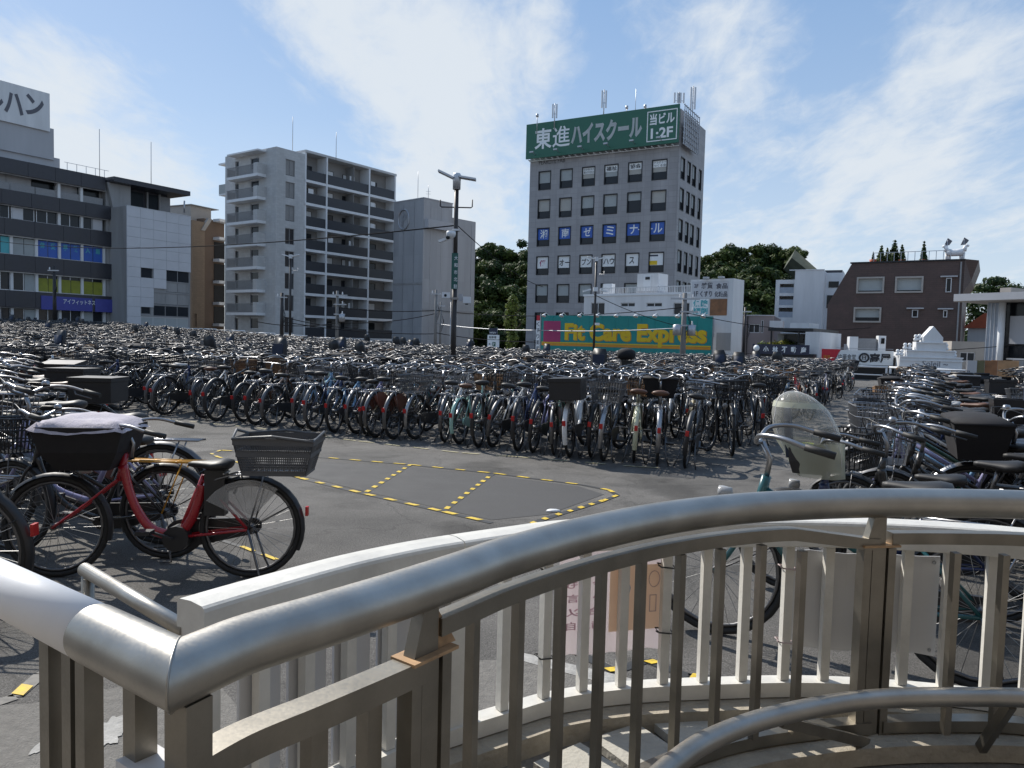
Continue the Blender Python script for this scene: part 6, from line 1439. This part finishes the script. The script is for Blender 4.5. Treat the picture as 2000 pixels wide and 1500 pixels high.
# lower handrail with its arm
low = curve([(1180, 1640), (1240, 1562), (1330, 1480), (1400, 1438), (1500, 1402), (1640, 1373), (1750, 1363), (1880, 1361), (2000, 1363), (2150, 1372), (2300, 1388)], .62, 5)
t_ = thing('lower_handrail', 'thin curved lower handrail in the bottom right corner', 'handrail', (0, 0, 0)); MB().tube(low, .027, 24).build('tube', M['stainless'], t_)
a = min(low, key=lambda p: abs(p.x / p.y - .385)); pb = rail_r[i2]; MB().bar(a - Vector((0, 0, .02)), Vector((pb.x - .03, pb.y - .06, .40)), .022, .03).build('support_arm', M['stainless_bar'], t_)
a = low[-12]; MB().bar(a - Vector((0, 0, .02)), (a.x, a.y + .12, .40), .022, .03).build('support_arm', M['stainless_bar'], t_)

# ------------------------------------------------------------------ white fence
wf = thing('white_fence', 'curved white metal fence with broad flat coping in front of the bicycles', 'fence', (0, 0, 0))
def profile_sweep(pts, prof, name, m):                   # prof: (sideways, up) ring
    mb = MB(); rings = []
    for i, p in enumerate(pts):
        a = pts[max(0, i - 1)]; c = pts[min(len(pts) - 1, i + 1)]; t = (c - a); t.z = 0; t.normalize(); nn = Vector((-t.y, t.x, 0)); rings.append([p + nn * u + Vector((0, 0, v)) for u, v in prof])
    mb.loft(rings, smooth=False); return mb.build(name, m, wf)
prof = [(-.047, -.088), (.047, -.088), (.051, -.084), (.051, -.012), (.048, -.004), (.041, .0005), (0, .004), (-.041, .0005), (-.048, -.004), (-.051, -.012), (-.051, -.084)]
jx = min(range(len(cop)), key=lambda i: abs(cop[i].x / cop[i].y - (890 - 1000) / 1480))
profile_sweep(cop[:jx + 1], prof, 'coping', M['fence_white']); d_ = (cop[jx + 1] - cop[jx]).normalized() * .004
profile_sweep([cop[jx] + d_] + cop[jx + 1:], prof, 'coping', M['fence_white'])
profile_sweep([off(p, .455) for p in cop], [(-.03, -.045), (.03, -.045), (.03, .006), (-.03, .006)], 'bottom_rail', M['fence_white'])
# balusters evenly along the curve
acc = 0; last = None; bal = MB().box(-.015, .015, -.015, .015, .463, .950).mesh('baluster', M['fence_white']); wide = MB().box(-.05, .05, -.016, .016, .30, .950).mesh('post', M['fence_white'])
cum = [0]
for i in range(1, len(cop)): cum.append(cum[-1] + (cop[i] - cop[i - 1]).length)
def at_len(s):
    for i in range(1, len(cop)):
        if cum[i] >= s: f = (s - cum[i - 1]) / (cum[i] - cum[i - 1]); return cop[i - 1].lerp(cop[i], f), (cop[i] - cop[i - 1]).normalized()
    return cop[-1], (cop[-1] - cop[-2]).normalized()
RMi = RM.transposed()
def px_of(v):
    c = RMi @ (Vector(v) - Vector((0, 0, CAMZ))); return 1000 - F * c.x / c.z
def len_at_px(px, py, z=.74):
    best = min(range(400), key=lambda i: abs(px_of(off(at_len(cum[-1] * i / 399)[0], z)) - px)); return cum[-1] * best / 399
marks = [len_at_px(px, 0) for px in (985, 1066, 1142, 1215, 1297, 1378, 1455, 1535, 1612, 1690, 1770, 1850, 1930, 2012, 2096, 2180, 2268, 2360, 2460, 2570, 2690, 2820)]
marks = [.05 + (marks[0] - .05) * k / 7 for k in range(7)] + marks
for k, s in enumerate(marks):
    p, t = at_len(s); o = link('baluster', bal, wf, (p.x, p.y, 0), math.atan2(t.y, t.x))
# white infill boards along the oblique left stretch
sA, sB = .13, len_at_px(905, 1130)
nb = 5
for k in range(nb):
    a, ta = at_len(sA + (sB - sA) * k / nb + .012); c, tb = at_len(sA + (sB - sA) * (k + 1) / nb - .012); nn = Vector((-ta.y, ta.x, 0))
    MB().bar(a + nn * .032 + Vector((0, 0, -.33)), c + nn * .032 + Vector((0, 0, -.33)), .010, .46).build('infill_board', M['sign_back'], wf)
p, t = at_len(sB); link('post', wide, wf, (p.x, p.y, 0), math.atan2(t.y, t.x))
# short round tube running off from the fence's left end
ta = cop[0] + Vector((-.02, .03, -.075)); tb = G(165, 1112, .955)
t_ = thing('short_handrail', 'short bright steel tube running left from the end of the white fence', 'handrail', (0, 0, 0)); MB().tube([ta, tb], .0185, 20).build('tube', M['stainless'], t_); MB().tube([tb + (ta - tb) * .04 - Vector((0, 0, .01)), Vector((tb.x, tb.y, 0)) + (ta - tb) * .04], .017, 12).build('post', M['stainless_bar'], t_)

# ------------------------------------------------------------------ sheets tied to the fence
def tied_sheet(name, label, cat, px0, px1, zt, zb, m, dy=.045, thick=.004):
    a = G(px0, 1100, .93); c = G(px1, 1100, .93); s0 = len_at_px(px0, 1100); s1 = len_at_px(px1, 1100)
    p0, t0 = at_len(s0); p1, t1 = at_len(s1); d = p1 - p0; rz = math.atan2(d.y, d.x); n0 = Vector((-math.sin(rz), math.cos(rz), 0)) * dy
    sag = .03
    t = thing(name, label, cat, (p0.x + n0.x, p0.y + n0.y, 0), rz); L = math.hypot(d.x, d.y)
    mb = MB(); rings = [[(L * i / 8, sag * 0 + .006 * math.sin(i * 1.3), z) for z in (zb + .004 * math.sin(i * 2.1), zt + .003 * math.sin(i * 1.7))] + [(L * i / 8, thick + .006 * math.sin(i * 1.3), z) for z in (zt + .003 * math.sin(i * 1.7), zb + .004 * math.sin(i * 2.1))] for i in range(9)]
    mb.loft(rings, smooth=False); mb.build('sheet', m, t); return t, L
t, L = tied_sheet('white_board', 'blank pale board tied to the white fence behind the railing post', 'board', 1550, 1840, .905, .555, M['sign_back'])
for x, z in ((.02, .885), (L - .02, .885), (.02, .575), (L - .02, .575)): MB().lathe([(0, -.003), (.006, -.003), (.006, .0)], 8, Matrix.Translation((x, -.008, z)) @ Matrix.Rotation(R(90), 4, 'X')).build('eyelet', M['steel_grey'], t)
t, L = tied_sheet('notice_sheet', 'laminated notice with orange picture seen from behind on the white fence', 'notice', 1098, 1303, .925, .565, M['poster_film'])
M['print_orange'] = paper('faded_orange_print', (.93, .80, .66)); M['print_pink'] = mat('faded_pink_print', (.66, .40, .50), .6, 0, .1, 6); M['print_blue'] = mat('faded_blue_print', (.36, .42, .52), .6, 0, .1, 6); M['print_grey'] = mat('faded_grey_print', (.52, .42, .42), .6, 0, .1, 6)
MB().box(L * .47, L * .97, -.0095, -.0085, .64, .865).build('print_block', M['print_orange'], t)
def mtext(s, x, z, w, h, m):
    me = text_fit(s, w, h, .015); co = np.empty(len(me.vertices) * 3, np.float32); me.vertices.foreach_get('co', co); co = co.reshape(-1, 3); co[:, 0] = w - co[:, 0]; me.vertices.foreach_set('co', co.ravel()); me.materials.clear(); me.materials.append(m); link('lettering', me, t, (x, -.0115, z))
for i, s in enumerate(('告【', '今日も', 'から言', '合以', '備上自')): mtext(s, L * (.14 if i == 0 else .06), .845 - i * .047, L * (.30 if i == 0 else .36), .036 if i == 0 else .028, M['print_pink'])
MB().tube([(L * .9 + .02 * math.cos(a), -.012, .815 + .028 * math.sin(a)) for a in [k * .4 for k in range(16)]], .0015, 4, closed=True).build('print_ring', M['print_grey'], t); MB().prism([(L * .60, .80), (L * .645, .815), (L * .67, .79), (L * .65, .75), (L * .615, .765)], -.0115, -.0105).build('print_shape', M['print_blue'], t)
fr = MB(); x0, x1, z0, z1 = L * .86, L * .93, .70, .76
fr.box(x0, x1, -.0112, -.0102, z0, z0 + .003).box(x0, x1, -.0112, -.0102, z1 - .003, z1).box(x0, x0 + .003, -.0112, -.0102, z0 + .003, z1 - .003).box(x1 - .003, x1, -.0112, -.0102, z0 + .003, z1 - .003); fr.build('print_frame', M['print_grey'], t)
zi = 0
for px, zz, lab in ((1298, .87, 'upper black tie at the right edge of the laminated notice'), (1296, .645, 'lower black tie at the right edge of the laminated notice'), (1072, .60, 'black tie low on the baluster left of the laminated notice'), (1082, .89, 'black tie high on the baluster left of the laminated notice'), (1540, .86, 'tie at the upper left of the blank board'), (1538, .60, 'tie at the lower left of the blank board')):
    s = len_at_px(px, 1100); s = min(marks, key=lambda q: abs(q - s)); p, tt = at_len(s); rz = math.atan2(tt.y, tt.x)
    mb = MB(); mb.tube([(-.026, -.02, 0), (.026, -.021, -.006), (.026, .02, -.004), (-.026, .02, .002)], .0028, 5, closed=True, smooth=False).tube([(-.026, -.02, 0), (-.04, -.03, .01)], .003, 5)
    o = mb.build('cable_tie', M['tape_k'] if px != 1540 and px != 1538 else M['print_grey']); o.location = (p.x, p.y, zz); o.rotation_euler = (0, 0, rz); tag(o, lab, 'cable tie')

# ------------------------------------------------------------------ tape and paint on the asphalt
_dash = {}
def tape(label, pts, w_=.065, dash=.16, gap=.16, m='tape_y', z=.004, base=True, worn=.05):
    w = w_ * .82
    pts = [Vector((a.x, a.y, 0)) if isinstance(a, Vector) else G(*a) for a in pts]
    t = thing('tape_line', label, 'floor tape', (pts[0].x, pts[0].y, 0)); o0 = pts[0]
    if base:
        mb = MB()
        for a, c in zip(pts[:-1], pts[1:]):
            d = (c - a).normalized(); n = Vector((-d.y, d.x, 0)) * w * .55; mb.quad(*[tuple(q - o0 + Vector((0, 0, z))) for q in (a - n, c - n, c + n, a + n)])
        mb.build('tape_base', M['tape_k'] if m == 'tape_y' else asph, t)
    if (w, dash, m) not in _dash: _dash[(w, dash, m)] = MB().add([(-dash / 2, -w / 2, 0), (dash / 2 - w * .4, -w / 2, 0), (dash / 2, w / 2, 0), (-dash / 2 + w * .4, w / 2, 0)], [(0, 1, 2, 3)]).mesh('tape_dash', M[m])
    for a, c in zip(pts[:-1], pts[1:]):
        L = (c - a).length; rz = math.atan2(c.y - a.y, c.x - a.x); s = dash / 2
        while s < L:
            if r2.random() > worn:
                p = a.lerp(c, s / L); o = link('tape_dash', _dash[(w, dash, m)], t, (p.x - o0.x, p.y - o0.y, z + .004), rz + r2.uniform(-.05, .05)); o.scale = (r2.uniform(.85, 1.05), r2.uniform(.9, 1.05), 1)
            s += dash + gap
A_, B_, C_, D_ = (412, 884), (1208, 966), (1075, 1010), (600, 938)
tape('far edge of the yellow and black tape box on the asphalt', [(432, 880), (560, 888), (800, 908), (965, 925), (1140, 948)], .055, .17, .15)
tape('right rounded corner of the yellow tape box', [(1140, 948), (1190, 958), (1206, 968), (1180, 978)], .06, .13, .12)
tape('right front edge of the yellow tape box running to the fence', [(1180, 978), (1070, 1012), (1020, 1030)], .075, .10, .10)
tape('front edge of the yellow tape box passing the red bicycle', [(585, 934), (712, 965), (866, 1000), (960, 1022)], .07, .17, .14)
tape('left cross line inside the yellow tape box', [(802, 908), (712, 964)], .065, .12, .12)
tape('right cross line inside the yellow tape box', [(964, 925), (866, 999)], .065, .12, .12)
tape('left rounded end of the yellow tape box behind the grey basket', [(432, 880), (412, 886), (425, 893), (470, 905), (585, 934)], .05, .12, .12)
tape('worn pale tape line along the front row of bicycles', [(330, 820), (500, 836), (700, 862), (900, 885), (1000, 892), (1240, 912), (1480, 925)], .06, .30, .22, 'tape_w', .004, False, .12)
tape('yellow tape under the rear wheel of the red bicycle', [(400, 1045), (470, 1068), (545, 1096)], .045, .20, .10)
tape('yellow and black tape under the teal bicycle near the notice', [(1120, 1272), (1200, 1312), (1262, 1290), (1345, 1322), (1450, 1330)], .07, .075, .17)
tape('yellow and black tape at the lower left behind the railing', [(-60, 1392), (30, 1362), (80, 1318), (140, 1290)], .075, .12, .13)
tape('short yellow tape piece between the white tube and the fence end', [(290, 1260), (332, 1238), (350, 1215)], .06, .10, .12)
# smoother repaired asphalt inside the box
pa = MB(); q = [G(*p) for p in ((470, 893), (800, 912), (960, 929), (1130, 950), (1180, 966), (1070, 1005), (960, 1016), (866, 995), (712, 960), (600, 932))]
pa.add([(v.x, v.y, .0025) for v in q], [tuple(range(len(q)))]); struct(pa.build('asphalt_patch', mat('darker_asphalt_repair', (.058, .056, .055), .8, 0, .2, 3, .5, 120)), 'slightly darker repaired asphalt inside the tape box', 'asphalt patch')
def blotch(name, label, px, py, w, h, seed, rz=0):
    r = random.Random(seed); c = G(px, py); n = 48; mb = MB(); am = [(k, r.uniform(.05, .22) / (k ** .5), r.uniform(0, 6.28)) for k in (2, 3, 4, 5, 7, 9, 12, 15)]
    q = lambda a: max(.25, .85 + sum(m * math.sin(k * a + p) for k, m, p in am))
    zq = .004 + .0012 * seed; mb.add([(0, 0, zq)] + [(w * math.cos(2 * math.pi * i / n) * q(2 * math.pi * i / n), h * math.sin(2 * math.pi * i / n) * q(2 * math.pi * i / n), zq) for i in range(n)], [(0, i + 1, (i + 1) % n + 1) for i in range(n)]); o = mb.build(name, M['road_white']); o.location = (c.x, c.y, 0); o.rotation_euler = (0, 0, rz); struct(o, label, 'paint patch')
blotch('paint_patch', 'worn white paint patch at the lower left', 120, 1430, .05, .17, 1); blotch('paint_patch', 'ragged white paint patch between the left railing bars', 215, 1430, .07, .13, 2, .5)
ps = MB(); q = [G(*p) for p in ((1020, 1276), (1200, 1318), (1330, 1352), (1330, 1366), (1180, 1336), (1020, 1292))]; ps.add([(v.x, v.y, .004) for v in q], [tuple(range(6))]); struct(ps.build('painted_line', M['road_white']), 'worn white painted line beyond the white fence', 'painted line')
lc = MB(); q = [G(*p) for p in ((880, 1290), (1010, 1290), (1190, 1332), (1330, 1366), (1500, 1390), (1500, 1480), (880, 1480))]; lc.add([(v.x, v.y, .0022) for v in q], [tuple(range(len(q)))]); struct(lc.build('concrete_apron', mat('rough_pale_concrete', (.17, .16, .145), .95, 0, .3, 25, .9, 140)), 'rough pale concrete apron along the walkway', 'apron')
lc = MB(); q = [G(*p) for p in ((-300, 1395), (60, 1375), (300, 1330), (420, 1330), (500, 1420), (380, 1600), (-300, 1600))]; lc.add([(v.x, v.y, .0022) for v in q], [tuple(range(len(q)))]); struct(lc.build('concrete_apron', bpy.data.materials['rough_pale_concrete']), 'rough pale concrete apron at the lower left', 'apron')
pb = P(1080, 996, 7.55); t = MB(); gz = G(1080, 1000)
t.loft([[(x * s * .7, y * s * .7, z * .6) for x, y in ((-.1, -.03), (.02, -.05), (.11, -.02), (.09, .04), (-.07, .05))] for s, z in ((1, .003), (.95, .03), (.5, .045))], smooth=True); o = t.build('crumpled_paper', M['white']); o.location = (gz.x, gz.y, 0); tag(o, 'small crumpled white scrap lying inside the tape box', 'litter')

# ------------------------------------------------------------------ the red bicycle in the left foreground
rp_ = []
for name, mb, m, par, st in bike_parts(frame='u', basket='none', rear='none', ebike=True, guard=True, fender='plastic'):
    def warp(x, y, z):                                   # longer wheelbase, slack fork, low saddle, bars pulled back
        if name in ('front_wheel', 'front_mudguard') or (par == 'front_wheel'): return (x, y + .12, z)
        if name == 'fork': f = max(0, min(1, (.65 - z) / .31)); return (x, y - .10 + .22 * f, z)
        if name == 'headlamp': return (x, y - .02, z)
        if st: return (x, y - .13, z - .02)
        if name == 'frame': f = max(0, min(1, (y + .05) / .43)); return (x, y - .10 * f, z)
        if name in ('saddle', 'seat_post'): return (x * (1.15 if name == 'saddle' else 1), y, z - (.085 if z > .7 else 0))
        return (x, y, z)
    mb.v = [warp(*v) for v in mb.v]
    if st: mb.v = [(x - HP.x, y - HP.y, z - HP.z) for x, y, z in mb.v]
    rp_.append((name, mb.mesh(name, BM.get(m) or FR['black']), m, par, st))
BSC = 1.0
rr_, ff_ = Vector((-1.706, 4.95)), Vector((-2.94, 4.87)); hd = (ff_ - rr_).normalized(); mid = rr_ + hd * .52
red = near_bike(0, 'red', mid.x, mid.y, math.atan2(hd.x, hd.y), 'red electric step-through bicycle with covered front basket in the left foreground', None, .02, .05, [rp_])
for ch in red.children:
    if ch.name.startswith('dress_guard'): ch.material_slots[0].link = 'OBJECT'; ch.material_slots[0].material = vinyl('clear_dress_guard', (.45, .45, .45), .35)
q = Matrix.Translation(HP) @ Matrix.Rotation(.05, 4, STEER_AX)
fbm = MB(); y0 = .50 - HP.y; z0 = .005
fbm.loft([[(x, y0 + y, z0 + z) for x, y in ((-w, -d), (w, -d), (w + .01, 0), (w, d), (-w, d), (-w - .01, 0))] for w, d, z in ((.14, .16, 0), (.20, .23, .12), (.225, .27, .26), (.225, .27, .28))], smooth=False)
fb = fbm.build('front_basket', BM['cloth_black'], red); fb.matrix_basis = q; fb['label'] = 'black cloth covered front basket'
cl = MB(); g_ = []; NX, NY = 14, 12; rc = random.Random(4)
for j in range(NY + 1):
    for i in range(NX + 1):
        x = -.24 + .48 * i / NX; y = -.285 + .57 * j / NY; e = max(abs(x) / .24, abs(y) / .285)
        z = .285 + .055 * (1 - e ** 3) + .018 * math.sin(9 * x + 4 * y) * math.cos(7 * y) + rc.uniform(-.007, .007) - (.03 if e > .97 else 0)
        g_.append((x * (1.0 if e > .97 else 1), y0 + y * (1.0 if e > .97 else 1), z0 + z))
cl.add(g_, [(j * (NX + 1) + i, j * (NX + 1) + i + 1, (j + 1) * (NX + 1) + i + 1, (j + 1) * (NX + 1) + i) for j in range(NY) for i in range(NX)], 0, True)
c_ = cl.build('basket_cover', mat('lilac_grey_cloth', (.44, .41, .46), .85, 0, .15, 12, .4, 90, world=False), fb); c_['label'] = 'crumpled lilac grey cloth lying over the basket'
fl_ = MB().box(.235, .245, y0 + .02, y0 + .13, z0 + .12, z0 + .28); fl_.build('cover_flap', bpy.data.materials['lilac_grey_cloth'], fb)
rk = MB()
for s in (-1, 1): rk.tube(sm([(s * .03, -.26, .64), (s * .06, -.40, .69), (s * .065, -.60, .705), (s * .065, -.86, .705)], 2), .007, 6); rk.tube([(s * .064, -.62, .705), (s * .07, RA.y, RA.z)], .006, 5)
for y in (-.36, -.45, -.58, -.70, -.84): rk.tube([(-.066, y, .70), (.066, y, .70)], .006, 5)
rk.build('rear_rack', BM['chrome'], red)
def plastic_basket():
    mb = MB(); bt = [(-.15, -.50), (.15, -.50), (.15, -.90), (-.15, -.90)]; tp = [(-.19, -.45), (.19, -.45), (.21, -.96), (-.21, -.96)]; zb, zt2 = .712, .965
    rim = [(-.19, -.45, zt2 - .02), (0, -.42, zt2 + .02), (.19, -.45, zt2 - .02), (.21, -.70, zt2), (.21, -.96, zt2 - .03), (0, -.99, zt2 + .015), (-.21, -.96, zt2 - .03), (-.21, -.70, zt2)]
    mb.tube(rim, .010, 6, closed=True, smooth=False)
    for k in range(4):
        a0, a1 = Vector((*bt[k], zb)), Vector((*bt[(k + 1) % 4], zb)); c0_, c1_ = Vector((*tp[k], zt2 - .03)), Vector((*tp[(k + 1) % 4], zt2 - .03))
        for t, h in ((0.03, .03), (.62, .045), (.97, .045)):
            mb.bar(a0.lerp(c0_, t), a1.lerp(c1_, t), .006, h)
        n = 26 if k % 2 == 0 else 34
        for i in range(n + 1): f = i / n; mb.bar(a0.lerp(a1, f), c0_.lerp(c1_, f), .0045, .0045)
        for t in [.1 + .075 * i for i in range(7)]: mb.bar(a0.lerp(c0_, t), a1.lerp(c1_, t), .004, .006)
    for i in range(12): f = i / 11; mb.bar(Vector((*bt[0], zb)).lerp(Vector((*bt[3], zb)), f), Vector((*bt[1], zb)).lerp(Vector((*bt[2], zb)), f), .005, .006)
    return mb
rbk = plastic_basket().build('rear_basket', BM['grey_plastic'], red); rbk['label'] = 'empty grey slatted plastic rear basket'
put_text('ecoland', rbk, .204, -.85, .90, .24, .035, M['letter_white'], .0, math.pi / 2, 'lettering')
near_bike(0, 'black', RED0.x - .72, RED0.y + .50, AZL + .05, 'black bicycle with a yellow rear rack just behind the red one', 'bicycles ' + ZN['near left'], .03, -.2, [proto(dict(basket='black', guard=False, fender='plastic', rcol='yellow_rack'), 0)])
BSC = 1.10

# ------------------------------------------------------------------ right foreground: teal bicycle, rain-covered child seat
cov = [proto(dict(frame='step', basket='cover', rear='rackbasket', guard=False, fender='plastic'), 0)]
x, y, tt, i = right[0]
teal = near_bike(0, 'teal', 1.76, 3.84, AZV - math.pi / 2 + .06, 'dark teal bicycle side on behind the blank board and white fence', 'bicycles ' + ZN['right'], 0, .1, [proto(dict(frame='step', basket='none', guard=False, fender='plastic'), 0)])
BSC = 1.0
seat = near_bike(0, 'navy', 2.40, 4.70, AZV - math.pi / 2 + .02, 'bicycle with a clear rain hood over its front child seat', None, .03, .1, [proto(dict(frame='ebike', basket='none', rear='rack', ebike=True, guard=False, fender='plastic'), 0)])
BSC = 1.10
q = Matrix.Translation(HP) @ Matrix.Rotation(.1, 4, STEER_AX)
sb_ = MB(); yb = .50 - HP.y
sb_.loft([[(x * a, yb + y * b, z - HP.z) for x, y in ((-.13, -.12), (.13, -.12), (.13, .12), (-.13, .12))] for a, b, z in ((.7, .8, .80), (1, 1, .88), (1.05, 1.05, .97), (.95, .95, .97), (.85, .8, .84))], smooth=False)
s_ = sb_.build('child_seat', M['letter_black'], seat); s_.matrix_basis = q
MB().loft([[(x, yb + .10 + (z - .9) * .1 + y, z - HP.z) for x, y in ((-w, 0), (w, 0), (w, .04), (-w, .04))] for w, z in ((.11, .90), (.125, 1.0), (.12, 1.14), (.07, 1.22))], smooth=False).build('seat_back', BM['navy_pl'], s_)
MB().box(-.10, .10, yb - .02, yb + .05, .90 - HP.z, .985 - HP.z).build('seat_pad', M['leaf_pad'] if 'leaf_pad' in M else mat('lime_seat_pad', (.34, .38, .05), .7), s_)
hood = MB(); rings = []
for k in range(13):
    f = 1 - (1 - k / 12) ** 1.9; z = .78 + .55 * f; w = .19 * math.sqrt(max(0, 1 - max(0, (f - .5) / .5) ** 2.2)) * (.72 + .28 * min(1, f / .4)); d = w * 1.08
    jr = [1 + .035 * math.sin(i * 2.3 + k * 1.7) + .02 * math.sin(i * 5.1 - k * 2.9) for i in range(24)]
    rings.append([(w * jr[i] * math.cos(2 * math.pi * i / 24), yb + .02 + d * jr[i] * math.sin(2 * math.pi * i / 24) + .19 * (f - .5), z - HP.z) for i in range(24)])
hood.loft(rings, smooth=True, cap=False); h_ = hood.build('rain_hood', M['vinyl'], s_)
pale = MB(); pale.loft([[(x * 1.01, y + (y - yb) * .012, z) for x, y, z in r_] for r_ in [[rings[k][i] for i in range(24)] for k in (0, 1, 2, 3)]], smooth=True, cap=False); pale.build('hood_skirt', vinyl('pale_lime_vinyl', (.55, .57, .45), .42, .4), h_)
top_ = MB(); top_.loft([[(x * 1.006, yb + (y - yb) * 1.006, z) for x, y, z in rings[k]] for k in (7, 8)], smooth=True, cap=False); top_.build('hood_seam', bpy.data.materials['pale_lime_vinyl'], h_)
for k in (0, 8, 16): MB().tube([rings[m_][k] for m_ in range(13)], .0035, 4).build('hood_rib', M['sign_back'], h_)
# black padded basket bicycle towards the right edge
near_bike(6, 'black', 4.25, 5.62, AZV - math.pi / 2 - .04, 'bicycle with a large black covered basket near the right edge', 'bicycles ' + ZN['right'], -.03, .1)
# round black hood sticking up over the crowd before the billboard
p = P(1223, 700, 17.5); hk = thing('hooded_child_seat', 'black round child seat hood sticking up before the teal billboard', 'child seat'  , (p.x, p.y, .78))
hm2 = MB(); hm2.loft([[(.22 * s * math.cos(2 * math.pi * i / 14), .22 * s * math.sin(2 * math.pi * i / 14), .2 + z * .55) for i in range(14)] for s, z in ((.6, .45), (.92, .55), (1, .70), (.9, .83), (.55, .92), (.1, .95))]); hm2.build('hood', BM['cloth_black'], hk)
MB().box(-.12, .12, -.12, .12, 0, .44).build('seat', BM['plastic'], hk)
